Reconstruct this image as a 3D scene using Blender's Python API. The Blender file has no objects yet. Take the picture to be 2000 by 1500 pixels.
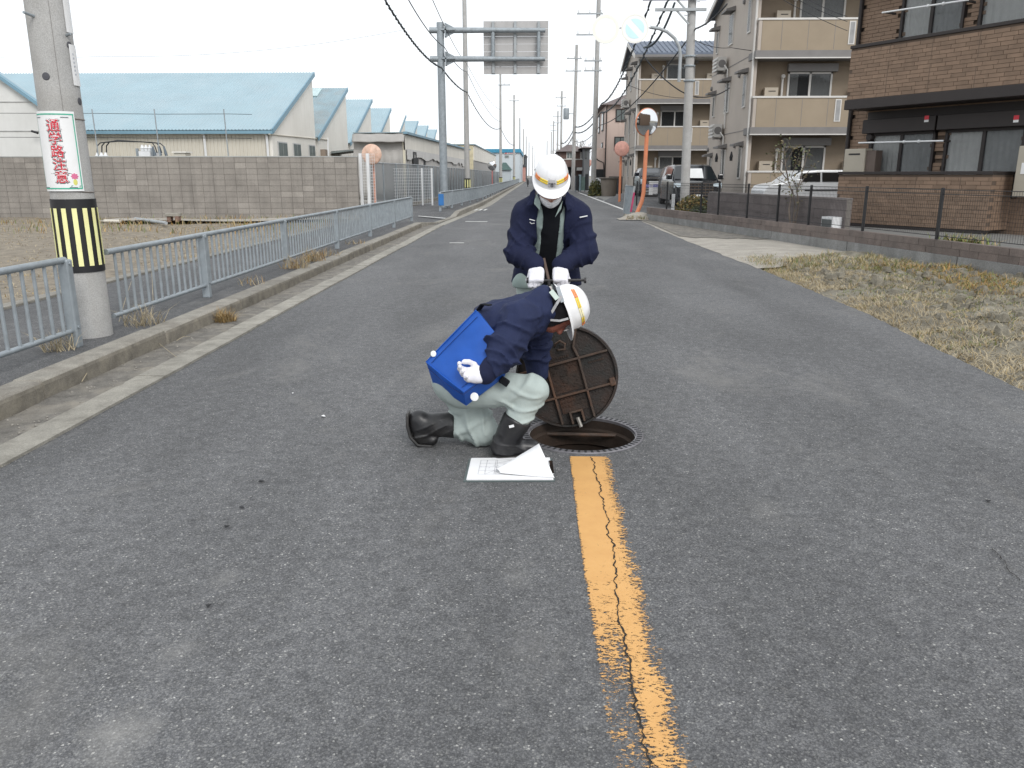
import bpy, bmesh, math, random
import numpy as np
from mathutils import Vector, Matrix
random.seed(7); RNG = np.random.default_rng(7)
PI = math.pi
scene = bpy.context.scene
COL = scene.collection

# ------------------------------------------------------------------ camera
CAM_H, FPX = 1.45, 1555.0                 # eye height (m) and focal length for a 2000 px wide frame
PITCH = math.atan(408 / FPX)
YAW = math.atan(45 / (FPX * math.cos(PITCH) + 408 * math.sin(PITCH)))
FWD = Vector((-math.sin(YAW) * math.cos(PITCH), math.cos(YAW) * math.cos(PITCH), -math.sin(PITCH)))
RGT = Vector((math.cos(YAW), math.sin(YAW), 0)); UPV = RGT.cross(FWD)
CAMP = Vector((0, 0, CAM_H))
cam_d = bpy.data.cameras.new('camera'); cam = bpy.data.objects.new('camera', cam_d); COL.objects.link(cam)
cam.matrix_world = Matrix(((RGT.x, UPV.x, -FWD.x, 0), (RGT.y, UPV.y, -FWD.y, 0), (RGT.z, UPV.z, -FWD.z, CAM_H), (0, 0, 0, 1)))
cam_d.sensor_width = 36; cam_d.lens = FPX / 2000 * 36; cam_d.clip_start = .05; cam_d.clip_end = 3000
scene.camera = cam

# ------------------------------------------------------------------ sky, sun, exposure (overcast daylight)
SUN_EL, SUN_AZ = math.radians(40), math.radians(155)      # behind the camera, a little to its right
world = bpy.data.worlds.new('World'); scene.world = world; world.use_nodes = True
nt = world.node_tree; nt.nodes.clear()
out = nt.nodes.new('ShaderNodeOutputWorld'); bg = nt.nodes.new('ShaderNodeBackground')
sky = nt.nodes.new('ShaderNodeTexSky'); sky.sky_type = 'NISHITA'; sky.sun_disc = False
sky.sun_elevation = SUN_EL; sky.sun_rotation = SUN_AZ; sky.air_density = 1.0; sky.dust_density = 3.0
hs = nt.nodes.new('ShaderNodeHueSaturation'); hs.inputs['Saturation'].default_value = .15
mx = nt.nodes.new('ShaderNodeMix'); mx.data_type = 'RGBA'; mx.inputs[0].default_value = .85
mx.inputs[7].default_value = (9.6, 10.0, 10.4, 1)          # the even grey-white cloud layer
nt.links.new(sky.outputs[0], hs.inputs['Color']); nt.links.new(hs.outputs[0], mx.inputs[6])
nt.links.new(mx.outputs[2], bg.inputs[0]); bg.inputs[1].default_value = .118
nt.links.new(bg.outputs[0], out.inputs[0])
sun_d = bpy.data.lights.new('sun', 'SUN'); sun_d.energy = 1.45; sun_d.angle = math.radians(24); sun_d.color = (1, .97, .93)
sun = bpy.data.objects.new('sun', sun_d); COL.objects.link(sun); sun.location = (-6, -10, 20)
sun.rotation_euler = Vector((math.sin(SUN_AZ) * math.cos(SUN_EL), math.cos(SUN_AZ) * math.cos(SUN_EL), math.sin(SUN_EL))).to_track_quat('Z', 'Y').to_euler()
scene.view_settings.view_transform = 'Standard'; scene.view_settings.look = 'None'
scene.view_settings.gamma = 1; scene.view_settings.use_curve_mapping = False; scene.view_settings.exposure = .18
scene.render.engine = 'CYCLES'; scene.cycles.max_bounces = 6; scene.cycles.diffuse_bounces = 3
scene.cycles.transparent_max_bounces = 16; scene.cycles.use_denoising = True
scene.cycles.caustics_reflective = False; scene.cycles.caustics_refractive = False

# ------------------------------------------------------------------ reading the survey: a sight line to a point at depth Y, or to the ground
def ray(px, py): return FWD + RGT * ((px - 1000) / FPX) - UPV * ((py - 750) / FPX)
def P(px, py, Y): d = ray(px, py); return CAMP + d * (Y / d.y)
def PX(px, py, X): d = ray(px, py); return CAMP + d * (X / d.x)
def G(px, py, z=0.): d = ray(px, py); return CAMP + d * ((z - CAM_H) / d.z)

# ------------------------------------------------------------------ materials
def N(nt, t, **kw):
    n = nt.nodes.new(t)
    for k, v in kw.items():
        if k in n.inputs: n.inputs[k].default_value = v
        else: setattr(n, k, v)
    return n
def new_mat(name):
    m = bpy.data.materials.new(name); m.use_nodes = True; nt = m.node_tree
    b = nt.nodes['Principled BSDF']; geo = N(nt, 'ShaderNodeNewGeometry')
    return m, nt, b, geo
def c4(c): return (c[0], c[1], c[2], 1)
def ramp(nt, src, stops):
    r = nt.nodes.new('ShaderNodeValToRGB'); e = r.color_ramp.elements
    while len(e) < len(stops): e.new(.5)
    for i, (p, c) in enumerate(stops):
        e[i].position = p; e[i].color = c4(c) if hasattr(c, '__len__') else (c, c, c, 1)
    nt.links.new(src, r.inputs[0]); return r.outputs[0]
def mixc(nt, f, a, b, mode='MIX'):
    m = nt.nodes.new('ShaderNodeMix'); m.data_type = 'RGBA'; m.blend_type = mode
    for s, v in ((0, f), (6, a), (7, b)):
        if hasattr(v, 'is_linked') or hasattr(v, 'links'): nt.links.new(v, m.inputs[s])
        else: m.inputs[s].default_value = v if s == 0 else c4(v)
    return m.outputs[2]
def noise(nt, vec, scale, detail=4, rough=.6, dist=0):
    n = N(nt, 'ShaderNodeTexNoise'); n.inputs['Scale'].default_value = scale; n.inputs['Detail'].default_value = detail
    n.inputs['Roughness'].default_value = rough; n.inputs['Distortion'].default_value = dist
    nt.links.new(vec, n.inputs['Vector']); return n.outputs['Fac']
def stretch(nt, vec, s):
    m = N(nt, 'ShaderNodeMapping'); m.inputs['Scale'].default_value = s; nt.links.new(vec, m.inputs['Vector']); return m.outputs[0]
def bump(nt, b, h, strength=.3, dist=.01):
    n = N(nt, 'ShaderNodeBump'); n.inputs['Strength'].default_value = strength; n.inputs['Distance'].default_value = dist
    nt.links.new(h, n.inputs['Height']); nt.links.new(n.outputs[0], b.inputs['Normal'])
MATS = {}
def mat(name, col, rough=.75, var=.18, scale=2.5, metal=0, objvar=0, rare=0, bmp=0, bscale=40, dirt=None, dirt_scale=1.2, dirt_amt=.5, streak=None, spec=.5, fine=0):
    """a painted, cast or woven surface: base colour, cloudy variation, optional stains, per-piece variation and fine relief"""
    if name in MATS: return MATS[name]
    m, nt, b, geo = new_mat(name); pos = geo.outputs['Position']
    lo = [c * (1 - var) for c in col]; hi = [min(.9, c * (1 + var)) for c in col]
    c = ramp(nt, noise(nt, pos, scale), [(.3, lo), (.7, hi)])
    if fine:
        c = mixc(nt, 1, c, ramp(nt, noise(nt, pos, fine, 2, .8), [(.3, .72), (.7, 1.28)]), 'MULTIPLY')
    if dirt:
        f = ramp(nt, noise(nt, pos, dirt_scale, 6, .7, .4), [(.45, 0.), (.75, dirt_amt)])
        c = mixc(nt, f, c, dirt)
    if streak:
        f = ramp(nt, noise(nt, stretch(nt, pos, (3.2, 3.2, .28)), 1.3, 5, .6), [(.46, 0.), (.78, .42)])
        c = mixc(nt, f, c, streak)
    if objvar:
        oi = N(nt, 'ShaderNodeObjectInfo')
        c = mixc(nt, 1, c, ramp(nt, oi.outputs['Random'], [(0, 1 - objvar), (.92, 1 + objvar), (.93, 1 + objvar + rare), (1, 1 + objvar + rare)]), 'MULTIPLY')
    nt.links.new(c, b.inputs['Base Color'])
    b.inputs['Roughness'].default_value = rough; b.inputs['Metallic'].default_value = metal
    b.inputs['Specular IOR Level'].default_value = spec
    if bmp: bump(nt, b, noise(nt, pos, bscale, 5, .65), bmp, .01)
    MATS[name] = m; return m
def glass_mat(name, tint=(.03, .035, .04), clear=.55):
    """window glass: part clear, part dark, with a mirror skin"""
    if name in MATS: return MATS[name]
    m, nt, b, geo = new_mat(name)
    b.inputs['Base Color'].default_value = c4(tint); b.inputs['Roughness'].default_value = .04; b.inputs['Specular IOR Level'].default_value = .6
    tr = N(nt, 'ShaderNodeBsdfTransparent'); tr.inputs[0].default_value = (.95, .955, .95, 1)
    mx = N(nt, 'ShaderNodeMixShader'); mx.inputs[0].default_value = clear
    nt.links.new(b.outputs[0], mx.inputs[1]); nt.links.new(tr.outputs[0], mx.inputs[2])
    nt.links.new(mx.outputs[0], nt.nodes['Material Output'].inputs[0]); MATS[name] = m; return m

# ------------------------------------------------------------------ mesh building
ORG = {}
def org(o): return ORG.get(o.name, Vector((0, 0, 0))) if o else Vector((0, 0, 0))
def props(o, label=None, cat=None, group=None, kind=None):
    if label: o['label'] = label
    if cat: o['category'] = cat
    if group: o['group'] = group
    if kind: o['kind'] = kind
    return o
def thing(name, label, cat, loc=(0, 0, 0), group=None):
    o = bpy.data.objects.new(name, None); COL.objects.link(o); o.location = loc; o.empty_display_size = .2
    ORG[o.name] = Vector(loc); return props(o, label, cat, group)
def link_mesh(name, me, mats, parent=None, at=None):
    o = bpy.data.objects.new(name, me); COL.objects.link(o)
    if mats is not None and len(me.materials) == 0:
        for m in (mats if isinstance(mats, (list, tuple)) else [mats]): me.materials.append(m)
    a = Vector(at) if at is not None else org(parent)
    if parent: o.parent = parent
    o.location = a - org(parent); ORG[o.name] = a; return o
def piece(name, me, loc, parent, rz=0, mats=None, scale=None):
    """one more of a set of alike pieces: its own object on shared mesh data"""
    o = link_mesh(name, me, mats, parent, loc)
    if rz: o.rotation_euler = (0, 0, rz)
    if scale: o.scale = scale
    return o
def frame_of(d):
    d = Vector(d).normalized(); a = Vector((0, 0, 1)) if abs(d.z) < .9 else Vector((1, 0, 0))
    u = d.cross(a).normalized(); return u, d.cross(u).normalized(), d
class MB:
    def __init__(s): s.v = []; s.f = []; s.mi = []
    def add(s, vs, fs, mi=0):
        k = len(s.v); s.v += [tuple(v) for v in vs]; s.f += [tuple(i + k for i in f) for f in fs]; s.mi += [mi] * len(fs); return s
    def box(s, c, d, rz=0, M=None, mi=0):
        M = M or Matrix.Rotation(rz, 3, 'Z'); c = Vector(c); h = [x / 2 for x in d]
        vs = [c + M @ Vector((sx * h[0], sy * h[1], sz * h[2])) for sx in (-1, 1) for sy in (-1, 1) for sz in (-1, 1)]
        return s.add(vs, [(0, 1, 3, 2), (4, 6, 7, 5), (0, 4, 5, 1), (2, 3, 7, 6), (0, 2, 6, 4), (1, 5, 7, 3)], mi)
    def bx(s, x0, x1, y0, y1, z0, z1, mi=0): return s.box(((x0 + x1) / 2, (y0 + y1) / 2, (z0 + z1) / 2), (x1 - x0, y1 - y0, z1 - z0), mi=mi)
    def beam(s, a, b, w, h, mi=0):
        """a bar of section w x h from a to b (h upright)"""
        a = Vector(a); b = Vector(b); d = (b - a); L = d.length; d.normalize()
        up = Vector((0, 0, 1)) if abs(d.z) < .95 else Vector((0, 1, 0))
        r = d.cross(up).normalized(); u = r.cross(d)
        return s.box((a + b) / 2, (w, L, h), M=Matrix((r, d, u)).transposed(), mi=mi)
    def tube(s, pts, r, n=8, mi=0, caps=True):
        pts = [Vector(p) for p in pts]; rs = r if hasattr(r, '__len__') else [r] * len(pts); k = len(s.v); vs = []; u = None
        for i, p in enumerate(pts):
            d = (pts[min(i + 1, len(pts) - 1)] - pts[max(i - 1, 0)]).normalized()
            if u is None: u, w, _ = frame_of(d)
            else:
                u = (u - d * u.dot(d))
                if u.length < 1e-5: u, w, _ = frame_of(d)
                u.normalize(); w = d.cross(u)
            vs += [p + (u * math.cos(2 * PI * j / n) + w * math.sin(2 * PI * j / n)) * rs[i] for j in range(n)]
        fs = [(i * n + j, i * n + (j + 1) % n, (i + 1) * n + (j + 1) % n, (i + 1) * n + j) for i in range(len(pts) - 1) for j in range(n)]
        if caps: fs += [tuple(range(n - 1, -1, -1)), tuple((len(pts) - 1) * n + j for j in range(n))]
        return s.add(vs, fs, mi)
    def prism(s, poly, h, mi=0):
        """poly: 3-D points of a flat face; h: vector of extrusion"""
        n = len(poly); h = Vector(h); vs = [Vector(p) for p in poly] + [Vector(p) + h for p in poly]
        nn = Vector((0, 0, 0))
        for i in range(n): nn += vs[i].cross(vs[(i + 1) % n])
        fs = [tuple(range(n)), tuple(range(2 * n - 1, n - 1, -1))] + [((i + 1) % n, i, n + i, n + (i + 1) % n) for i in range(n)]
        if nn.dot(h) > 0: fs = [f[::-1] for f in fs]
        return s.add(vs, fs, mi)
    def lathe(s, prof, c=(0, 0, 0), n=24, axis=(0, 0, 1), mi=0, closed=False):
        """prof: (radius, height) pairs"""
        u, w, d = frame_of(axis); c = Vector(c)
        vs = [c + d * z + (u * math.cos(2 * PI * j / n) + w * math.sin(2 * PI * j / n)) * r for r, z in prof for j in range(n)]
        m = len(prof)
        fs = [(i * n + j, i * n + (j + 1) % n, (i + 1) % m * n + (j + 1) % n, (i + 1) % m * n + j) for i in range(m if closed else m - 1) for j in range(n)]
        return s.add(vs, fs, mi)
    def grid(s, fn, nu, nv, mi=0):
        vs = [fn(i / nu, j / nv) for i in range(nu + 1) for j in range(nv + 1)]
        fs = [(i * (nv + 1) + j, (i + 1) * (nv + 1) + j, (i + 1) * (nv + 1) + j + 1, i * (nv + 1) + j + 1) for i in range(nu) for j in range(nv)]
        return s.add(vs, fs, mi)
    def mesh(s, name, o=Vector((0, 0, 0)), smooth=False):
        me = bpy.data.meshes.new(name); me.from_pydata([(v[0] - o.x, v[1] - o.y, v[2] - o.z) for v in s.v], [], s.f)
        if any(s.mi): me.polygons.foreach_set('material_index', s.mi)
        bm = bmesh.new(); bm.from_mesh(me); bmesh.ops.recalc_face_normals(bm, faces=bm.faces); bm.to_mesh(me); bm.free()
        if smooth:
            me.polygons.foreach_set('use_smooth', [True] * len(me.polygons)); me.set_sharp_from_angle(angle=.7)
        me.update(); return me
    def build(s, name, mats, parent=None, smooth=False, bev=0, at=None, solid=0):
        a = Vector(at) if at is not None else org(parent)
        o = link_mesh(name, s.mesh(name, a, smooth), mats, parent, a)
        if solid: m = o.modifiers.new('thickness', 'SOLIDIFY'); m.thickness = solid; m.offset = 0
        if bev: m = o.modifiers.new('edge', 'BEVEL'); m.width = bev; m.segments = 2; m.limit_method = 'ANGLE'
        return o
def np_mesh(name, v, f, mats, parent=None, smooth=True, at=None):
    a = Vector(at) if at is not None else org(parent)
    me = bpy.data.meshes.new(name); me.from_pydata((np.asarray(v, float) - np.array(a)).tolist(), [], np.asarray(f).tolist())
    if smooth: me.polygons.foreach_set('use_smooth', [True] * len(me.polygons))
    me.update(); return link_mesh(name, me, mats, parent, a)
def copy_tree(o, parent=None):
    c = o.copy(); COL.objects.link(c)
    if parent: c.parent = parent
    for ch in list(o.children): copy_tree(ch, c)
    return c

# ------------------------------------------------------------------ value noise and signed-distance modelling for cloth, bodies and soil
TAB = RNG.random((32, 32, 32)).astype(np.float32)
def vnoise(x, y, z):
    xi = np.floor(x).astype(np.int32); yi = np.floor(y).astype(np.int32); zi = np.floor(z).astype(np.int32)
    fx = (x - xi); fy = (y - yi); fz = (z - zi)
    fx = fx * fx * (3 - 2 * fx); fy = fy * fy * (3 - 2 * fy); fz = fz * fz * (3 - 2 * fz)
    a = lambda i, j, k: TAB[(xi + i) & 31, (yi + j) & 31, (zi + k) & 31]
    l = lambda p, q, t: p + (q - p) * t
    return l(l(l(a(0, 0, 0), a(1, 0, 0), fx), l(a(0, 1, 0), a(1, 1, 0), fx), fy), l(l(a(0, 0, 1), a(1, 0, 1), fx), l(a(0, 1, 1), a(1, 1, 1), fx), fy), fz)
def fbm(x, y, z, o=4):
    r = 0; s = .5
    for i in range(o): r = r + s * vnoise(x * 2 ** i + 7.3 * i, y * 2 ** i + 3.1 * i, z * 2 ** i + 5.7 * i); s *= .5
    return r
A3 = lambda v: np.array(v, np.float32)
def cap(p, a, b, ra, rb=None):
    a = A3(a); b = A3(b); rb = ra if rb is None else rb; d = b - a; L = float(d @ d) + 1e-9
    t = np.clip(((p[0] - a[0]) * d[0] + (p[1] - a[1]) * d[1] + (p[2] - a[2]) * d[2]) / L, 0, 1)
    return np.sqrt((p[0] - a[0] - d[0] * t) ** 2 + (p[1] - a[1] - d[1] * t) ** 2 + (p[2] - a[2] - d[2] * t) ** 2) - (ra + (rb - ra) * t)
def squash(p, c, n, s):
    """space stretched about c along n so that what is drawn in it comes out s times as thick along n"""
    n = A3(n); n = n / np.linalg.norm(n); c = A3(c)
    k = ((p[0] - c[0]) * n[0] + (p[1] - c[1]) * n[1] + (p[2] - c[2]) * n[2]) * (1 / s - 1)
    return (p[0] + k * n[0], p[1] + k * n[1], p[2] + k * n[2])
def local(p, c, M):
    q = [p[i] - c[i] for i in range(3)]
    return [q[0] * m[0] + q[1] * m[1] + q[2] * m[2] for m in M]
def ell(p, c, r, M=((1, 0, 0), (0, 1, 0), (0, 0, 1))):
    q = local(p, c, M); k0 = np.sqrt(sum((q[i] / r[i]) ** 2 for i in range(3))); k1 = np.sqrt(sum((q[i] / r[i] ** 2) ** 2 for i in range(3))) + 1e-6
    return k0 * (k0 - 1) / k1
def rbox(p, c, h, rd, M=((1, 0, 0), (0, 1, 0), (0, 0, 1))):
    q = [np.abs(x) - (hh - rd) for x, hh in zip(local(p, c, M), h)]
    return np.sqrt(sum(np.maximum(x, 0) ** 2 for x in q)) + np.minimum(np.maximum(np.maximum(q[0], q[1]), q[2]), 0) - rd
def smin(a, b, k=.03):
    h = np.maximum(k - np.abs(a - b), 0) / k; return np.minimum(a, b) - h * h * k * .25
def smax(a, b, k=.02): return -smin(-a, -b, k)
def chain(p, pts, rs, k=.03):
    d = None
    for i in range(len(pts) - 1):
        e = cap(p, pts[i], pts[i + 1], rs[i], rs[i + 1]); d = e if d is None else smin(d, e, k)
    return d
def nets(fn, lo, hi, h):
    """surface nets: the skin where fn = 0"""
    n = [int(math.ceil((hi[i] - lo[i]) / h)) + 1 for i in range(3)]
    ax = [lo[i] + h * np.arange(n[i], dtype=np.float32) for i in range(3)]
    p = np.meshgrid(*ax, indexing='ij'); d = fn(p).astype(np.float32); ins = d < 0
    acc = np.zeros([m - 1 for m in n] + [3], np.float32); cnt = np.zeros([m - 1 for m in n], np.float32)
    cs = [(i, j, k) for i in (0, 1) for j in (0, 1) for k in (0, 1)]
    sl = lambda c: tuple(slice(c[a], n[a] - 1 + c[a]) for a in range(3))
    for a in cs:
        for ax_ in range(3):
            if a[ax_]: continue
            b = list(a); b[ax_] = 1; da, db = d[sl(a)], d[sl(b)]
            m = (da < 0) != (db < 0); t = np.where(m, da / np.where(m, da - db, 1), 0); cnt += m
            for k in range(3): acc[..., k] += m * (a[k] + (t if k == ax_ else 0))
    act = cnt > 0; idx = -np.ones(act.shape, np.int64); idx[act] = np.arange(int(act.sum()))
    ijk = np.argwhere(act); v = (acc[act] / cnt[act][:, None] + ijk) * h + A3(lo)
    fs = []
    for ax_ in range(3):
        u, w = (ax_ + 1) % 3, (ax_ + 2) % 3
        s0 = [slice(None)] * 3; s1 = [slice(None)] * 3; s0[ax_] = slice(0, n[ax_] - 1); s1[ax_] = slice(1, n[ax_])
        ch = ins[tuple(s0)] != ins[tuple(s1)]; pos = np.argwhere(ch); pos = pos[(pos[:, u] > 0) & (pos[:, w] > 0) & (pos[:, u] < n[u] - 1) & (pos[:, w] < n[w] - 1)]
        if not len(pos): continue
        fl = ins[tuple(s0)][tuple(pos.T)]
        def at(du, dw): q = pos.copy(); q[:, u] += du; q[:, w] += dw; return idx[tuple(q.T)]
        q = np.stack([at(-1, -1), at(0, -1), at(0, 0), at(-1, 0)], 1); q[~fl] = q[~fl][:, ::-1]; fs.append(q)
    return v, np.concatenate(fs)
def sdf_obj(name, fn, lo, hi, h, mats, parent, at=None, sub=0):
    v, f = nets(fn, lo, hi, h); o = np_mesh(name, v, f, mats, parent, True, at)
    if sub: m = o.modifiers.new('smooth', 'SMOOTH'); m.iterations = sub; m.factor = .5
    return o
# ------------------------------------------------------------------ special materials
def asphalt(name, tone=1., stains=()):
    m, nt, b, geo = new_mat(name); pos = geo.outputs['Position']
    def vor(scale, feature='F1'):
        n = N(nt, 'ShaderNodeTexVoronoi'); n.feature = feature; n.inputs['Scale'].default_value = scale; nt.links.new(pos, n.inputs['Vector']); return n
    st = vor(165); fine = vor(330)
    sep = N(nt, 'ShaderNodeSeparateColor'); nt.links.new(st.outputs['Color'], sep.inputs[0])
    c = ramp(nt, sep.outputs[0], [(0, [x * tone for x in (.079, .080, .084)]), (.5, [x * tone for x in (.113, .1135, .117)]), (.88, [x * tone for x in (.146, .146, .147)]), (.982, [x * tone for x in (.185, .184, .18)]), (.9965, [x * tone for x in (.34, .335, .32)])])
    sep2 = N(nt, 'ShaderNodeSeparateColor'); nt.links.new(fine.outputs['Color'], sep2.inputs[0])
    c = mixc(nt, 1, c, ramp(nt, sep2.outputs[1], [(0, .76), (.6, 1.03), (1, 1.26)]), 'MULTIPLY')
    c = mixc(nt, 1, c, ramp(nt, st.outputs['Distance'], [(.25, 1.06), (.75, .74)]), 'MULTIPLY')
    c = mixc(nt, 1, c, ramp(nt, noise(nt, pos, 14, 5, .75), [(.3, .72), (.7, 1.26)]), 'MULTIPLY')
    c = mixc(nt, 1, c, ramp(nt, noise(nt, stretch(nt, pos, (1, .16, 1)), 1.0, 3, .5), [(.35, .88), (.65, 1.12)]), 'MULTIPLY')
    c = mixc(nt, 1, c, ramp(nt, noise(nt, stretch(nt, pos, (1, .45, 1)), 1.1, 5, .65, .5), [(.32, .86), (.7, 1.15)]), 'MULTIPLY')
    dust = ramp(nt, noise(nt, stretch(nt, pos, (1, .6, 1)), .9, 6, .72, .8), [(.55, 0.), (.78, .6)])
    c = mixc(nt, dust, c, (.22, .212, .20))
    for px_, py_, rad, amt in stains:      # pale dried smears that lie on the road
        p_ = G(px_, py_); dn = N(nt, 'ShaderNodeVectorMath'); dn.operation = 'DISTANCE'; nt.links.new(stretch(nt, pos, (1, .7, 1)), dn.inputs[0]); dn.inputs[1].default_value = (p_.x, p_.y * .7, 0)
        ad = N(nt, 'ShaderNodeMath'); ad.operation = 'MULTIPLY_ADD'; nt.links.new(noise(nt, pos, 9, 6, .75), ad.inputs[0]); ad.inputs[1].default_value = rad * 2.2; nt.links.new(dn.outputs['Value'], ad.inputs[2])
        c = mixc(nt, ramp(nt, ad.outputs[0], [(rad * 1.0, amt), (rad * 2.0, 0.)]), c, (.30, .292, .275))
    nt.links.new(c, b.inputs['Base Color']); b.inputs['Roughness'].default_value = .82; b.inputs['Specular IOR Level'].default_value = .35
    bump(nt, b, st.outputs['Distance'], .4, .005); MATS[name] = m; return m
M_ASPH = asphalt('road asphalt', 1.10, ((225, 1445, .13, .5), (345, 1270, .08, .3), (440, 1130, .07, .25), (1010, 1120, .10, .2), (1500, 1000, .14, .2))); M_ASPH2 = asphalt('worn footway asphalt', .92)
M_DIRTY_ASPH = mat('gutter grit', (.15, .14, .125), .95, .35, 9, bmp=.6, bscale=70, dirt=(.30, .27, .22), dirt_scale=3, dirt_amt=.7, fine=110)
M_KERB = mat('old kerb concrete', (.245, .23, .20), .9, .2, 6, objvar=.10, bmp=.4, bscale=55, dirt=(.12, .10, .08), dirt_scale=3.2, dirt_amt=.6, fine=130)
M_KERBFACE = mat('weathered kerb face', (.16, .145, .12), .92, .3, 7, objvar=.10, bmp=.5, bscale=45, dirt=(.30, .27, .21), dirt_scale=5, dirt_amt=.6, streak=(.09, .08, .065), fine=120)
M_SLAB = mat('gutter concrete', (.29, .275, .24), .9, .18, 5, objvar=.10, bmp=.4, bscale=60, dirt=(.13, .12, .10), dirt_scale=4, dirt_amt=.8, fine=150)
M_POLE = mat('spun concrete pole', (.40, .395, .385), .8, .09, 4, bmp=.15, bscale=60, dirt=(.26, .24, .21), dirt_scale=2.2, dirt_amt=.35, streak=(.3, .28, .25), fine=140)
M_GALV = mat('galvanised steel', (.30, .335, .36), .5, .14, 8, metal=.25, bmp=.05, dirt=(.19, .20, .20), dirt_scale=6, dirt_amt=.5)
M_GALV2 = mat('pale painted steel', (.36, .385, .40), .55, .1, 5, dirt=(.25, .24, .22), dirt_scale=4, dirt_amt=.4)
M_BLACKRUB = mat('black rubber band', (.012, .012, .014), .5, .2, 8)
M_YELREF = mat('yellow reflective tape', (.90, .85, .42), .35, .06, 10)
M_WHITEPL = mat('white sign plate', (.80, .80, .80), .4, .03, 3, dirt=(.6, .58, .54), dirt_scale=4, dirt_amt=.3)
M_SOIL = mat('tilled dry soil', (.19, .162, .125), .97, .3, 7, bmp=.8, bscale=30, dirt=(.30, .26, .20), dirt_scale=4, dirt_amt=.8, fine=60)
M_SOIL_R = mat('verge soil', (.165, .150, .118), .97, .3, 9, bmp=.8, bscale=40, dirt=(.30, .28, .225), dirt_scale=5, dirt_amt=.6, fine=80)
M_GROUND = mat('open ground', (.22, .2, .16), .95, .25, .3, dirt=(.14, .14, .12), dirt_scale=.1, dirt_amt=.6)
M_STRAW = mat('dry straw', (.36, .27, .135), .8, .3, 6)
M_STRAW2 = mat('pale dead grass', (.39, .33, .225), .8, .25, 6)
M_GREEN = mat('green grass blades', (.14, .17, .045), .75, .3, 4)
M_RUSTG = mat('orange brown grass', (.34, .20, .06), .8, .35, 3)
M_BLOCK = mat('concrete block', (.285, .262, .237), .92, .10, 1.6, objvar=.06, rare=.13, bmp=.3, bscale=50, dirt=(.15, .135, .12), dirt_scale=.9, dirt_amt=.45, streak=(.13, .12, .11), fine=60)
M_MORTAR = mat('grey mortar', (.185, .17, .155), .95, .15, 5)
M_BASEC = mat('stained wall base concrete', (.25, .25, .245), .93, .2, 3, bmp=.3, streak=(.12, .118, .115), dirt=(.14, .138, .13), dirt_scale=1.6, dirt_amt=.6, fine=60)
M_FOOT = mat('stained footing concrete', (.17, .16, .15), .93, .25, 3, bmp=.3, streak=(.09, .085, .08), dirt=(.28, .27, .25), dirt_scale=2, dirt_amt=.5)
M_ROOFB = mat('pale blue sheet roof', (.29, .40, .45), .45, .06, .6, dirt=(.34, .42, .46), dirt_scale=.5, dirt_amt=.6)
M_ROOFW = mat('weathered blue sheet roof', (.24, .33, .37), .6, .12, .8, dirt=(.26, .24, .22), dirt_scale=.7, dirt_amt=.7)
M_TRIMB = mat('blue roof trim', (.17, .30, .38), .5, .06, 1)
M_FACT = mat('cream factory render', (.78, .755, .70), .85, .05, .5, dirt=(.64, .61, .55), dirt_scale=.4, dirt_amt=.5, streak=(.66, .63, .57))
M_FACTSH = mat('cream ribbed sheet', (.60, .565, .49), .7, .05, 1, streak=(.54, .50, .43))
M_WHITEWALL = mat('white sheet wall', (.66, .66, .64), .8, .05, .6, streak=(.57, .57, .55), dirt=(.5, .5, .48), dirt_scale=.8, dirt_amt=.4)
M_TARP = mat('grey tarpaulin', (.36, .345, .325), .7, .12, 1.6, streak=(.30, .29, .28))
M_DARK = mat('dark opening', (.02, .021, .023), .7, .1)
M_WINGREY = mat('grey window glass', (.17, .20, .20), .15, .1, 2)
M_ALU = mat('aluminium frame', (.5, .5, .5), .4, .06, 3, metal=.3)
M_WHITEP = mat('white painted metal', (.74, .75, .76), .45, .05, 4)
M_ORANGE = mat('faded orange paint', (.62, .21, .10), .5, .1, 4, dirt=(.55, .30, .2), dirt_scale=3, dirt_amt=.5)
M_PINKOR = mat('bleached orange paint', (.62, .30, .22), .6, .14, 5)
M_ROADWHITE = mat('worn white road paint', (.62, .62, .60), .7, .12, 6, dirt=(.3, .3, .3), dirt_scale=9, dirt_amt=.6)
M_CABLE = mat('black cable', (.02, .022, .026), .6, .1)
M_CABLE2 = mat('teal grey bundled cable', (.045, .06, .068), .6, .1)

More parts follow.
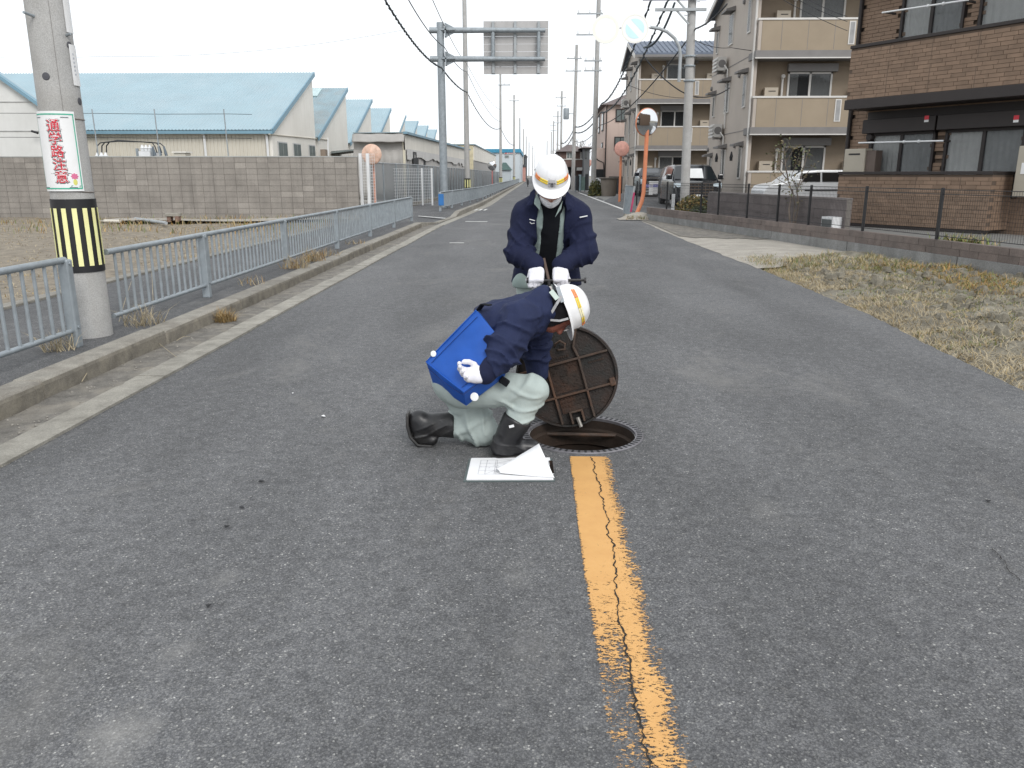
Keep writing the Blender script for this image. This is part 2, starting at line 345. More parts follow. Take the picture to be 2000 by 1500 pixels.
def paint_worn():
    """yellow line paint, worn through to the stones; ragged towards its edges"""
    m, nt, b, geo = new_mat('worn yellow line paint'); pos = geo.outputs['Position']
    b.inputs['Roughness'].default_value = .6
    c = ramp(nt, noise(nt, pos, 7, 5, .7), [(.3, (.57, .305, .10)), (.7, (.64, .36, .125))])
    nt.links.new(c, b.inputs['Base Color'])
    sx = N(nt, 'ShaderNodeSeparateXYZ'); nt.links.new(pos, sx.inputs[0])
    def mth(op, a, bb, cl=False):
        n = N(nt, 'ShaderNodeMath'); n.operation = op; n.use_clamp = cl
        for i, v in enumerate((a, bb)):
            if hasattr(v, 'links'): nt.links.new(v, n.inputs[i])
            else: n.inputs[i].default_value = v
        return n.outputs[0]
    r = mth('SUBTRACT', sx.outputs[0], .296)
    cl = lambda a_, b_: mth('DIVIDE', mth('SUBTRACT', r, a_), b_, True)
    eR = mth('MULTIPLY', cl(.034, .088), .32); eL = mth('MULTIPLY', cl(-.086, -.018), .22)
    left = cl(.06, -.075); near = mth('DIVIDE', mth('SUBTRACT', 2.95, sx.outputs[1]), .95, True)
    bad = mth('MULTIPLY', mth('MULTIPLY', left, near), .25)
    wear = noise(nt, stretch(nt, pos, (.75, 1.35, 1)), 78, 7, .72, .5)
    big = noise(nt, pos, 6.5, 4, .6)
    T = mth('ADD', mth('ADD', mth('MULTIPLY', mth('SUBTRACT', big, .5), .34), .315), mth('ADD', mth('ADD', eR, eL), bad))
    keep = mth('SUBTRACT', wear, T)
    f = ramp(nt, keep, [(0., 0.), (.02, 1.)])
    tr = N(nt, 'ShaderNodeBsdfTransparent'); ms = N(nt, 'ShaderNodeMixShader')
    nt.links.new(f, ms.inputs[0]); nt.links.new(tr.outputs[0], ms.inputs[1]); nt.links.new(b.outputs[0], ms.inputs[2])
    nt.links.new(ms.outputs[0], nt.nodes['Material Output'].inputs[0]); return m

# ------------------------------------------------------------------ ground and road
HX, HY, HR_IN, HR_OUT = .283, 4.40, .307, .352             # the open manhole
RX0, RX1 = -3.2, 3.52
mb = MB()
for x0, x1 in ((-900, -3.3), (3.6, 900)): mb.add([(x0, -60, -.30), (x1, -60, -.30), (x1, 2200, -.30), (x0, 2200, -.30)], [(0, 1, 2, 3)])
props(mb.build('ground', M_GROUND), kind='structure')
mb = MB(); n = 64; s = 1.0
ring = [(HX + HR_OUT * math.cos(2 * PI * k / n), HY + HR_OUT * math.sin(2 * PI * k / n), 0) for k in range(n)]
sq = []
for k in range(n):
    a = 2 * PI * k / n; c, q = math.cos(a), math.sin(a); t = s / max(abs(c), abs(q)); sq.append((HX + c * t, HY + q * t, 0))
mb.add(ring + sq, [(k, (k + 1) % n, n + (k + 1) % n, n + k) for k in range(n)])
x0, x1, y0, y1 = HX - s, HX + s, HY - s, HY + s
def rough_edge(x, y): return x + .05 * (float(fbm(np.float32(y * 1.7), np.float32(3.), np.float32(x))) - .47) + .03 * (float(vnoise(np.float32(y * 9), np.float32(1.), np.float32(5.))) - .5)
mb.add([(RX0, -4, 0), (x0, -4, 0), (x0, 30, 0), (RX0, 30, 0)], [(0, 1, 2, 3)])
mb.add([(x0, -4, 0), (x1, -4, 0), (x1, y0, 0), (x0, y0, 0)], [(0, 1, 2, 3)])
mb.add([(x0, y1, 0), (x1, y1, 0), (x1, 30, 0), (x0, 30, 0)], [(0, 1, 2, 3)])
ys = [-4 + .12 * k for k in range(int(34 / .12) + 2)]
ys = [y for y in ys if y < 30] + [30]
k0 = len(mb.v)
def rdx(y):                       # the right-hand edge of the asphalt
    return float(np.interp(y, [-4, 2, 5.4, 8.7, 13, 16, 22, 28, 30], [3.2, 3.28, 3.40, 3.60, 3.60, 3.52, 3.44, 3.50, 3.55]))
vs = []
for y in ys: vs += [(x1, y, 0), (rough_edge(rdx(y), y) if y < 14 else rdx(y), y, 0), (rdx(y) + .06 if y < 14 else rdx(y) + .3, y, -.07)]
mb.add(vs, [(3 * i + j, 3 * i + j + 1, 3 * i + j + 4, 3 * i + j + 3) for i in range(len(ys) - 1) for j in (0, 1)])
mb.add([(-3.3, 30, 0), (4.2, 30, 0), (4.2, 900, 0), (-3.3, 900, 0)], [(0, 1, 2, 3)])
props(mb.build('road', M_ASPH), kind='structure')

# yellow centre line and the crack that runs along it
mb = MB(); mb.add([(.194, -1, .004), (.424, -1, .004), (.412, 4.005, .004), (.194, 4.005, .004)], [(0, 1, 2, 3)])
props(mb.build('road_marking', paint_worn()), kind='structure')
def crack(pts, w0):
    mb = MB(); vs = []; x = 0
    for i in range(len(pts) - 1):
        (xa, ya), (xb, yb) = pts[i], pts[i + 1]; m = max(2, int((yb - ya) / .013))
        for k in range(m):
            t = k / m; x = .8 * x + random.uniform(-.007, .007); w = w0 * random.uniform(.3, 1.25) * (1.6 if random.random() < .06 else 1)
            cx = xa + (xb - xa) * t + x; vs += [(cx - w, ya + (yb - ya) * t, .006), (cx + w, ya + (yb - ya) * t + random.uniform(-.003, .003), .006)]
    mb.add(vs, [(2 * i, 2 * i + 1, 2 * i + 3, 2 * i + 2) for i in range(len(vs) // 2 - 1)]); return mb
M_CRACK = mat('dirt in crack', (.018, .016, .014), .98, .2)
ck = [tuple(G(px, py)[:2]) for px, py in ((1277, 1500), (1255, 1440), (1246, 1385), (1232, 1300), (1218, 1215), (1206, 1130), (1195, 1060), (1188, 1020), (1180, 985), (1170, 950), (1163, 920), (1156, 893))]
props(crack([(.3, 1.2)] + ck, .0031).build('road_crack', M_CRACK), kind='structure')
def across(pts, w):
    q = [G(*a) for a in pts]; mb = MB(); vs = []; y_ = 0
    for A, B in zip(q[:-1], q[1:]):
        m = max(2, int((B - A).length / .02))
        for k in range(m): y_ = .8 * y_ + random.uniform(-.008, .008); p = A.lerp(B, k / m); ww = w * random.uniform(.2, 1.2); vs += [(p.x, p.y + y_ - ww, .003), (p.x, p.y + y_ + ww, .003)]
    mb.add(vs, [(2 * i, 2 * i + 2, 2 * i + 3, 2 * i + 1) for i in range(len(vs) // 2 - 1)]); props(mb.build('road_crack', M_CRACK), kind='structure')
across(((1165, 578), (1230, 575), (1310, 574), (1395, 573)), .006); across(((1405, 678), (1440, 681), (1475, 687)), .004)
props(crack([tuple(G(px, py)[:2]) for px, py in ((1995, 1140), (1965, 1110), (1950, 1085), (1940, 1070))], .002).build('road_crack', M_CRACK), kind='structure')

# small white dashes, the side line and the stop bars far ahead
def marking(pts, z=.009):
    mb = MB(); mb.add([(x, y, z) for x, y in pts], [tuple(range(len(pts)))]); return props(mb.build('road_marking', M_ROADWHITE), kind='structure')
for a, b, w in (((878, 475), (906, 475), .13), ((909, 433), (952, 433.5), .25)):
    A, B = G(*a), G(*b); marking([(A.x, A.y - w / 2), (B.x, B.y - w / 2), (B.x, B.y + w / 2), (A.x, A.y + w / 2)])
for k in range(4):
    A = G(921 + 9 * k, 410); marking([(A.x - .07, A.y - .7), (A.x + .03, A.y - .7), (A.x + .07, A.y + .7), (A.x - .03, A.y + .7)])
marking([(3.78, 33.0), (3.93, 33.0), (3.80, 70), (3.66, 70)])
for py in (386, 391.5, 399): A = G(1172 + (py - 386) * 3.1, py); marking([(A.x - .25, A.y - .45), (A.x + .25, A.y - .45), (A.x + .1, A.y + .45), (A.x - .4, A.y + .45)])

# the gutter: grit, long concrete slabs; then the kerb, stone by stone
mb = MB(); mb.grid(lambda u, v: (-3.22 + .31 * u, -2 + 26 * v, .012 + .02 * float(fbm(np.float32(u * 3), np.float32(v * 90), np.float32(2.))) - (.01 if u > .9 else 0)), 5, 300)
props(mb.build('gutter_grit', M_DIRTY_ASPH, smooth=True), kind='structure')
gut = props(bpy.data.objects.new('gutter', None), kind='structure'); COL.objects.link(gut)
y = 1.9; L = 1.86
slab = MB().box((0, 0, 0), (.205, L - .012, .06)).mesh('gutter_slab'); slab.materials.append(M_SLAB)
while y < 24: piece('gutter_slab', slab, (-2.826 + random.uniform(-.006, .006), y + L / 2, -.014 + random.uniform(-.002, .004)), gut); y += L
mb = MB(); mb.add([(-2.93, 24.05, .004), (-2.70, 24.05, .004), (-2.16, 40, .004), (-2.14, 400, .004), (-2.6, 400, .004), (-2.62, 40, .004)], [(0, 1, 2, 3, 4, 5)])
props(mb.build('gutter_strip', M_SLAB), kind='structure')
kerb = props(bpy.data.objects.new('kerb', None), kind='structure'); COL.objects.link(kerb)
def kerb_mesh(L, h=.145, w=.205):
    mb = MB(); pr = [(-w, -.1), (0.012, -.1), (0, h - .025), (-.02, h), (-w, h)]     # x across (0 = road face), z up
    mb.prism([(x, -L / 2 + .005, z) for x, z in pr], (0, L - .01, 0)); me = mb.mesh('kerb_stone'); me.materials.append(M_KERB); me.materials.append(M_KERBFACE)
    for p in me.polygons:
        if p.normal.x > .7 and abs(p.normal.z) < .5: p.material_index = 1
    return me
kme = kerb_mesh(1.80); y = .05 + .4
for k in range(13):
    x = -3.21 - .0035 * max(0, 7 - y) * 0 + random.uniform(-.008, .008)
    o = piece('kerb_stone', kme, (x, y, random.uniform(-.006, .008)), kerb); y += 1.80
    o.modifiers.new('worn', 'BEVEL').width = .012
# dropped kerb across the entrance and the kerb beyond it
def kerb_run(a, b, h0, h1, w=.2):
    A = Vector((*a, 0)); B = Vector((*b, 0)); d = (B - A).normalized(); n = Vector((-d.y, d.x, 0)) * w; mb = MB()
    vs = [A, A + n, A + n + Vector((0, 0, h0)), A + Vector((0, 0, h0)), B, B + n, B + n + Vector((0, 0, h1)), B + Vector((0, 0, h1))]
    vs = [v - Vector((0, 0, .05)) if v.z == 0 else v for v in vs]
    mb.add(vs, [(0, 1, 2, 3), (7, 6, 5, 4), (0, 4, 5, 1), (1, 5, 6, 2), (2, 6, 7, 3), (3, 7, 4, 0)]); mb.build('kerb_stone', M_KERB, kerb, bev=.01)
kerb_run((-3.21, 23.2), (-2.95, 25.2), .14, .03); kerb_run((-2.95, 25.22), (-2.80, 28.6), .03, .03); kerb_run((-2.80, 28.62), (-2.75, 29.9), .03, .16)
yy = 29.92
while yy < 60:
    f = min(1, (yy - 29.9) / 10); kerb_run((-2.75 + .20 * f, yy), (-2.75 + .20 * min(1, (yy + 1.98 - 29.9) / 10), yy + 1.98), .17, .17); yy += 2
kerb_run((-2.55, yy), (-2.50, 300), .17, .17)

# footway behind the kerb
mb = MB(); fw_rows = [(-4, -3.40, .12), (22.9, -3.40, .12), (23.3, -3.38, .12), (25.2, -3.12, .026), (28.6, -2.98, .026), (29.9, -2.93, .13), (45, -2.7, .13), (60, -2.72, .13), (400, -2.68, .13)]
fv = []
for y, x, z in fw_rows: fv += [(-5.42 if y < 30 else -5.3, y, .12), (-4.1, y, .12), (x, y, z)]
mb.add(fv, [(3 * i + j, 3 * i + j + 1, 3 * i + j + 4, 3 * i + j + 3) for i in range(len(fw_rows) - 1) for j in (0, 1)])
props(mb.build('footway', M_ASPH2), kind='structure')
mb = MB(); mb.bx(-5.56, -5.40, -4, 24.5, -.2, .15); props(mb.build('footway_edging', M_KERB, bev=.01), kind='structure')
mb = MB(); mb.add([(-3.9, 27.0, .127), (-2.95, 26.6, .075), (-2.95, 26.85, .075), (-3.9, 27.25, .127)], [(0, 1, 2, 3)]); props(mb.build('road_marking', M_ROADWHITE), kind='structure')

# the fallow field
nx, ny = 150, 220
gx = np.linspace(-40, -5.5, nx) ** 1; gx = -5.5 - 34.5 * np.linspace(1, 0, nx) ** 1.7; gy = -2 + 31.2 * np.linspace(0, 1, ny)
X, Y = np.meshgrid(gx, gy, indexing='ij'); X32, Y32 = X.astype(np.float32), Y.astype(np.float32)
Z = -.06 + .16 * (fbm(X32 * 1.6, Y32 * 1.6, X32 * 0 + 4, 5) - .47) * np.minimum(1, (-5.5 - X) / .5 + .15)
V = np.stack([X, Y, Z], -1).reshape(-1, 3); I = np.arange(nx * ny).reshape(nx, ny)
Fq = np.stack([I[:-1, :-1], I[1:, :-1], I[1:, 1:], I[:-1, 1:]], -1).reshape(-1, 4)
props(np_mesh('field', V, Fq, M_SOIL), kind='structure')
def blades(name, pts, h, w, lean, mats, label=None, kind='stuff', parent=None, cat=None):
    """many grass blades, each a bent, tapering leaf standing at its own point"""
    pts = np.asarray(pts, float); n = len(pts); a = RNG.random(n) * 2 * PI; hh = h * (.4 + .9 * RNG.random(n)); le = lean * (.3 + RNG.random(n)) * hh
    b = a + PI / 2 + RNG.normal(0, .5, n); ww = w * (.6 + .8 * RNG.random(n))
    sx, sy = np.cos(b) * ww / 2, np.sin(b) * ww / 2; z0 = np.zeros(n)
    rows = []
    for t, k in ((0, 1), (.55, .8)):
        cx = pts[:, 0] + np.cos(a) * le * t ** 1.7; cy = pts[:, 1] + np.sin(a) * le * t ** 1.7; cz = pts[:, 2] + hh * t - le * .3 * t * t
        rows += [np.stack([cx - sx * k, cy - sy * k, cz], -1), np.stack([cx + sx * k, cy + sy * k, cz], -1)]
    rows.append(np.stack([pts[:, 0] + np.cos(a) * le, pts[:, 1] + np.sin(a) * le, pts[:, 2] + hh - le * .3], -1))
    V = np.stack(rows, 1).reshape(-1, 3); B = (np.arange(n) * 5)[:, None]
    me = bpy.data.meshes.new(name); fs = np.concatenate([B + [0, 1, 3, 2]], 0).tolist() + np.concatenate([B + [2, 3, 4]], 0).tolist()
    o0 = np.array(org(parent)) if parent else 0
    me.from_pydata((V - o0).tolist(), [], fs); ms = mats if isinstance(mats, list) else [mats]
    for m in ms: me.materials.append(m)
    if len(ms) > 1:
        r = RNG.integers(0, len(ms), n); me.polygons.foreach_set('material_index', np.concatenate([r, r]))
    o = link_mesh(name, me, None, parent); return props(o, label, cat, None, kind)
def field_z(x, y):
    x = np.asarray(x, np.float32); y = np.asarray(y, np.float32)
    return -.06 + .16 * (fbm(x * 1.6, y * 1.6, x * 0 + 4, 5) - .47) * np.minimum(1, (-5.5 - x) / .5 + .15)
n = 24000; fx = -5.6 - 22 * RNG.random(n) ** 1.8; fy = 6 + 22.6 * RNG.random(n)
keep = fbm((fx * .9).astype(np.float32), (fy * .9).astype(np.float32), np.float32(9) + 0 * fx.astype(np.float32)) > .42
fx, fy = fx[keep], fy[keep]
blades('dry_grass', np.stack([fx, fy, field_z(fx, fy) - .01], -1), .06, .012, 1.3, [M_STRAW2, M_STRAW2, M_STRAW, M_STRAW], 'short straw coloured stubble covering the fallow field')
n = 3600; fx = -5.7 - 16 * RNG.random(n) ** 1.5; fy = 21 + 7.6 * RNG.random(n) ** .8
keep = fbm((fx * .5).astype(np.float32), (fy * .8).astype(np.float32), np.float32(2) + 0 * fx.astype(np.float32)) > .47
fx, fy = fx[keep], fy[keep]
blades('tall_grass', np.stack([fx, fy, field_z(fx, fy) - .01], -1), .22, .018, .7, [M_STRAW, M_GREEN, M_STRAW2, M_RUSTG], 'taller yellow green grass growing along the foot of the block wall')

# ------------------------------------------------------------------ guard fences along the footway
def guard_fence(label, posts, x_of, z0, end_free=(False, False), bal_step=.135, individual=True, group=None, first_post=True):
    y0, y1 = posts[0], posts[-1]
    t = thing('guard_fence', label, 'fence', (x_of(y0), y0, z0), group)
    zr = z0 + .685
    def rail(nm, a, b, z, r):
        MB().tube([(x_of(a), a, z), (x_of((a + b) / 2), (a + b) / 2, z), (x_of(b), b, z)], r, 10).build(nm, M_GALV, t, smooth=True)
    for i, yp in enumerate(posts):
        if i == 0 and not first_post: continue
        pb = MB(); pb.box((x_of(yp), yp, z0 + .34), (.085, .075, .70)); p = pb.build('post', M_GALV, t, bev=.012)
        q = MB(); q.lathe([(0, .012), (.012, .012), (.012, 0)], (x_of(yp) + .043, yp - .01, z0 + .66), 8, (1, 0, 0)); q.lathe([(0, .012), (.012, .012), (.012, 0)], (x_of(yp) + .043, yp - .01, z0 + .16), 8, (1, 0, 0)); q.build('bolt', M_GALV, p)
    for a, b in zip(posts[:-1], posts[1:]):
        rail('top_rail', a, b, zr, .026); rail('bottom_rail', a, b, z0 + .13, .02)
        m = max(2, int(round((b - a) / bal_step)))
        if individual:
            if 'bal' not in guard_fence.__dict__:
                guard_fence.bal = MB().tube([(0, 0, 0), (0, 0, .56)], .0135, 8).mesh('baluster', smooth=True); guard_fence.bal.materials.append(M_GALV)
            for k in range(1, m): yk = a + (b - a) * k / m; piece('baluster', guard_fence.bal, (x_of(yk), yk, z0 + .128), t)
        else:
            q = MB()
            for k in range(1, m): yk = a + (b - a) * k / m; q.box((x_of(yk), yk, z0 + .40), (.03, .03, .55))
            props(q.build('balusters', M_GALV, t), kind='stuff')
    return t
guard_fence('grey pipe guard fence, near piece ending beside the striped concrete pole', [.14, 3.14, 6.14], lambda y: -3.66, .125)
guard_fence('grey pipe guard fence, long middle piece from the striped pole to the footway entrance', [6.80, 8.83, 11.78, 14.93, 18.0, 21.1, 24.2], lambda y: -3.68, .125, first_post=False)
xf = lambda y: -3.55 + .65 * min(1, max(0, (y - 30.5) / 14))
ff = guard_fence('grey guard fence running far up the road beyond the footway entrance', [30.5 + 3 * k for k in range(13)], xf, .14, bal_step=.14, individual=False)
q = MB()
for k in range(1, 420): q.box((-2.9, 66.5 + .4 * k, .50), (.03, .10, .60))
q.bx(-2.93, -2.87, 66.5, 235, .79, .85); q.bx(-2.93, -2.87, 66.5, 235, .24, .29); props(q.build('far_stretch', M_GALV, ff), kind='stuff')
MB().box((-3.50, 30.42, .56), (.20, .03, .42)).build('end_plate', mat('blue reflective plate', (.03, .16, .42), .4), ff, bev=.004)
# ------------------------------------------------------------------ utility poles
def text_mesh(s, size, bold=0, off=0):
    cu = bpy.data.curves.new('t', 'FONT'); cu.body = s; cu.size = size; cu.bevel_depth = bold; cu.bevel_resolution = 0; cu.offset = off; cu.align_x = 'CENTER'; cu.align_y = 'CENTER'; cu.resolution_u = 3
    o = bpy.data.objects.new('t', cu); COL.objects.link(o); dg = bpy.context.evaluated_depsgraph_get(); dg.update()
    me = bpy.data.meshes.new_from_object(o.evaluated_get(dg)); bpy.data.objects.remove(o); bpy.data.curves.remove(cu)
    me.materials.clear()
    for v in me.vertices: v.co.z *= .08
    return me
PLX, PLY = -3.80, 6.62
def plr(z): return .170 - .006 * z
pole = thing('utility_pole', 'thick concrete pole carrying the school route sign and a black and yellow band', 'utility pole', (PLX, PLY, .1))
MB().lathe([(0, 9), (plr(9), 9)] + [(plr(z), z) for z in (6, 4, 3, 2, 1, 0, -.1)], (PLX, PLY, .1), 40).build('shaft', M_POLE, pole, smooth=True)
def on_pole(a, z, e=0): r = plr(z - .1) + e; return Vector((PLX + r * math.sin(a), PLY - r * math.cos(a), z))     # a = 0 faces back down the road, positive towards the carriageway
def pole_patch(name, a0, a1, z0, z1, e, m, par, n=14, th=.003, skew=0):
    mb = MB(); f = lambda u, v, ee: on_pole(a0 + (a1 - a0) * u + skew * (v - .5), z0 + (z1 - z0) * v, ee)
    mb.grid(lambda u, v: f(u, v, e), n, 4); mb.grid(lambda u, v: f(u, v, e + th), n, 4)
    return mb.build(name, m, par, smooth=True)
band = pole_patch('striped_band', -PI, PI, .672, 1.262, .004, M_BLACKRUB, pole, 48)
for k in range(13):
    a = -2.70 + k * .458; pole_patch('yellow_stripe', a - .105, a + .105, .725, 1.19, .0085, M_YELREF, band, 4)
# the seam line of the pole, step bolts, sockets, straps
sm = MB().tube([on_pole(.62, z, .0005) for z in (1.9, 2.6, 3.4, 4.5)], .002, 4).build('mould_seam', mat('grey seam', (.2, .19, .18), .9), pole)
for a, z, L in ((-.15, 2.62, .10), (1.30, 2.50, .04)): MB().tube([on_pole(a, z, -.01), on_pole(a, z + .01, L)], [.012, .010], 8).build('step_bolt', M_GALV, pole, smooth=True)
for a, z in ((.06, 2.19), (1.62, 2.02), (1.40, 2.43)): MB().lathe([(0, .006), (.016, .004), (.026, .004), (.030, 0)], on_pole(a, z, 0), 14, on_pole(a, z, 1) - on_pole(a, z, 0)).build('socket', mat('dark socket', (.07, .07, .08), .6), pole, smooth=True)
for z, w in ((1.90, .004), (1.335, .004)): MB().tube([on_pole(-PI + 2 * PI * k / 40, z + .02 * math.sin(k / 40 * 2 * PI), .003) for k in range(41)], w, 5).build('wire_strap', mat('rusted wire', (.16, .13, .11), .7), pole)
for zz in (2.66, 2.27): 
    o = pole_patch('number_plate', 1.30, 2.0, zz - .135, zz + .17, .004, M_WHITEPL, pole, 6)
mb = MB()
for k in range(6): mb.prism([on_pole(1.46, 2.375 - .03 * k, .0085), on_pole(1.54 + .05 * (k % 2), 2.375 - .03 * k, .0085), on_pole(1.54, 2.363 - .03 * k, .0085), on_pole(1.47, 2.36 - .03 * k, .0085)], on_pole(1.2, 2.3, .001) - on_pole(1.2, 2.3, 0))
mb.build('plate_writing', mat('faded grey print', (.45, .47, .52), .6), pole)
# school route sign: white plate, green border, red characters outlined in white and dark, a small pink flower figure
SA0, SA1, SZ0, SZ1 = -.98, 1.06, 1.325, 1.935
sg = pole_patch('route_sign', SA0, SA1, SZ0, SZ1, .010, M_WHITEPL, pole, 16)
M_SGREEN = mat('sign green', (.06, .42, .28), .5, .05); M_SRED = mat('sign red', (.62, .035, .06), .5, .08, 8); M_SDARK = mat('sign outline', (.20, .16, .17), .6)
for a0, a1, z0, z1 in ((SA0 + .03, SA1 - .05, SZ1 - .028, SZ1 - .018), (SA1 - .105, SA1 - .06, SZ0 + .02, SZ1 - .02), (SA0 + .03, SA1 - .06, SZ0 + .016, SZ0 + .026), (SA0 + .03, SA0 + .06, SZ0 + .02, SZ1 - .02)):
    pole_patch('sign_border', a0, a1, z0, z1, .0145, M_SGREEN, sg, 10, .0008)
def wrap_on_pole(me, a_c, z_c, e, par, m, name):
    for v in me.vertices:
        a = a_c + v.co.x / (plr(1.6) + .012); v.co = on_pole(a, z_c + v.co.y, e + v.co.z) - org(par)
    me.materials.append(m); o = bpy.data.objects.new(name, me); COL.objects.link(o); o.parent = par; ORG[o.name] = org(par)
    o.location = (0, 0, 0); return o
TXA = .10
for k, ch in enumerate('通学路注意'):
    zc = SZ1 - .115 - .098 * k
    wrap_on_pole(text_mesh(ch, .100, .0085), TXA + .022 * k, zc, .0142, sg, M_SDARK, 'character_outline')
    wrap_on_pole(text_mesh(ch, .100, .0068), TXA + .022 * k, zc, .0150, sg, M_WHITEPL, 'character_edge')
    wrap_on_pole(text_mesh(ch, .100, .0016), TXA + .022 * k, zc, .0160, sg, M_SRED, 'character')
mb = MB(); fc = (.72, SZ0 + .115)
def pp(da, dz, e): return on_pole(fc[0] + da / .2, fc[1] + dz, e)
mb.prism([pp(.028 * math.cos(t) * (1 + .18 * math.cos(8 * t)), .022 * math.sin(t) * (1 + .18 * math.cos(8 * t)), .0145) for t in np.linspace(0, 2 * PI, 33)[:-1]], on_pole(0, 1.5, .001) - on_pole(0, 1.5, 0)); mb.build('flower_print', mat('print pink', (.68, .16, .30), .6), sg)
mb = MB(); mb.prism([pp(.017 * math.cos(t), -.045 + .024 * math.sin(t), .0143) for t in np.linspace(0, 2 * PI, 20)[:-1]], on_pole(0, 1.5, .001) - on_pole(0, 1.5, 0)); mb.build('flower_print', mat('print yellow', (.70, .68, .18), .6), sg)
mb = MB(); mb.prism([pp(x, z, .0143) for x, z in ((-.045, -.085), (.04, -.085), (.046, -.070), (-.035, -.068))], on_pole(0, 1.5, .001) - on_pole(0, 1.5, 0)); mb.build('flower_print', mat('print grey green', (.35, .50, .42), .6), sg)
for a in (SA0 + .30, .62):
    for z in (SZ1 - .045, SZ0 + .03): MB().tube([on_pole(a - .16, z, .017), on_pole(a + .16, z, .017)], .0035, 5).build('sign_clip', M_GALV, sg)

# far poles on the left of the road
def far_pole(label, x, y, ztop, r0=.17, band=True, arms=(), z0=.1, r1=.10, lean=0, box=False):
    t = thing('utility_pole', label, 'utility pole', (x, y, z0), 'utility poles lining the road')
    MB().tube([(x, y, z0), (x + lean * (ztop - z0), y, ztop)], [r0, r1], 16).build('shaft', M_POLE, t, smooth=True)
    if band:
        b = MB().lathe([(r0 + .012, .62), (r0 + .012, 1.26)], (x, y, 0), 18).build('striped_band', M_BLACKRUB, t, smooth=True)
        mb = MB()
        for k in range(8):
            a = 2 * PI * k / 8 + .2; mb.box((x + (r0 + .014) * math.cos(a), y + (r0 + .014) * math.sin(a), .95), (.012, .055, .46), rz=a)
        mb.build('yellow_stripe', M_YELREF, b)
    for z, xa, xb in arms:
        xl = x + lean * (z - z0)
        a = MB().beam((xl + xa, y - .12, z), (xl + xb, y - .12, z), .09, .09).build('crossarm', M_GALV2, t)
        if not far_pole.__dict__.get('ins'):
            far_pole.ins = MB().lathe([(0, .2), (.035, .2), (.05, .13), (.035, .1), (.055, .05), (.04, 0)], (0, 0, 0), 8).mesh('insulator', smooth=True); far_pole.ins.materials.append(M_WHITEP)
        for k in range(3): piece('insulator', far_pole.ins, (xl + xa + .12 + (xb - xa - .24) * k / 2, y - .12, z + .045), a)
    if box: 
        c = MB().lathe([(0, 1.0), (.25, 1.0), (.28, .9), (.28, .1), (.25, 0), (0, 0)], (x - .75, y, box), 14).build('transformer', M_GALV, t, smooth=True)
        MB().beam((x - .8, y, box + .5), (x, y, box + .5), .07, .07).build('bracket', M_GALV2, t)
    return t
far_pole('pale concrete utility pole standing just behind the back of the road sign board', *P(913, 360, 50).xy, 16, .17, lean=-.003)
p85 = P(978, 350, 85); far_pole('slim utility pole whose top ends below the road sign board', p85.x, 85, 12.4, .16, arms=((10.2, -.2, 1.0),), r1=.09)
for i, (px, Y, zt) in enumerate(((1004, 119, 12.4), (1015, 160, 12), (1022, 197, 12), (1027.5, 235, 12), (1033, 275, 12), (1040, 330, 12.6), (1044.5, 420, 13))):
    far_pole('utility pole rising just right of the slim one, its foot before the blue roofed building' if i == 0 else 'thin far utility pole, %s after the one before the blue roofed building' % ('first', 'second', 'third', 'fourth', 'fifth', 'last')[i - 1], P(px, 345, Y).x, Y, zt, .17, band=i < 1, r1=.11, arms=((zt - .8, -.7, .7),) if i in (0, 5) else ())

# ------------------------------------------------------------------ overhead road sign seen from behind
gx, gy = P(868, 400, 34).x, 34.
gs = thing('overhead_sign', 'grey cantilever gantry with the back of a large road sign board over the lane', 'road sign', (gx, gy, .13))
ztop = P(868, 44, gy).z
MB().tube([(gx, gy, .1), (gx - .02, gy, ztop)], [.165, .145], 20).build('column', M_GALV, gs, smooth=True)
bx0, bx1 = P(943, 90, gy - .3).x, P(1071, 90, gy - .3).x; bz0, bz1 = P(1000, 142, gy - .3).z, P(1000, 36, gy - .3).z
M_SIGNB = mat('dull aluminium sign back', (.44, .43, .425), .6, .06, 2, metal=.1, streak=(.36, .35, .34))
bd = thing  # noqa
nrow = 7; hgt = (bz1 - bz0) / nrow
pm = MB().box((0, 0, 0), (bx1 - bx0, .03, hgt - .012)).mesh('sign_panel'); pm.materials.append(M_SIGNB)
for k in range(nrow): piece('sign_panel', pm, ((bx0 + bx1) / 2, gy + .22 + random.uniform(-.004, .004), bz0 + hgt * (k + .5)), gs)
for py in (59, 115):
    z = P(868, py, gy).z
    a = MB().tube([(gx - .45, gy, z), (bx1 - .12, gy, z - .02)], [.115, .085], 14).build('arm', M_GALV, gs, smooth=True)
    mb = MB(); mb.box((gx + .30, gy, z), (.55, .34, .05)); mb.prism([(gx + .16, gy - .02, z - .28), (gx + .75, gy - .02, z), (gx + .16, gy - .02, z + .28)], (0, .04, 0)); mb.box((gx + .19, gy, z), (.05, .34, .5)); mb.build('bracket', M_GALV, a)
for px in (963, 1006, 1052):
    x = P(px, 90, gy).x
    MB().bx(x - .05, x + .05, gy + .12, gy + .20, bz0 + .03, bz1 - .03).build('back_rib', M_GALV2, gs)
    if px != 1006: MB().tube([(x, gy, P(px, 59, gy).z), (x, gy, P(px, 115, gy).z)], .07, 12).build('upright', M_GALV, gs, smooth=True)
q = MB()
for px in (963, 1006, 1052):
    for k in range(nrow): q.box((P(px, 90, gy).x, gy + .19, bz0 + hgt * k + .02), (.16, .03, .05))
q.build('panel_clip', M_GALV2, gs)

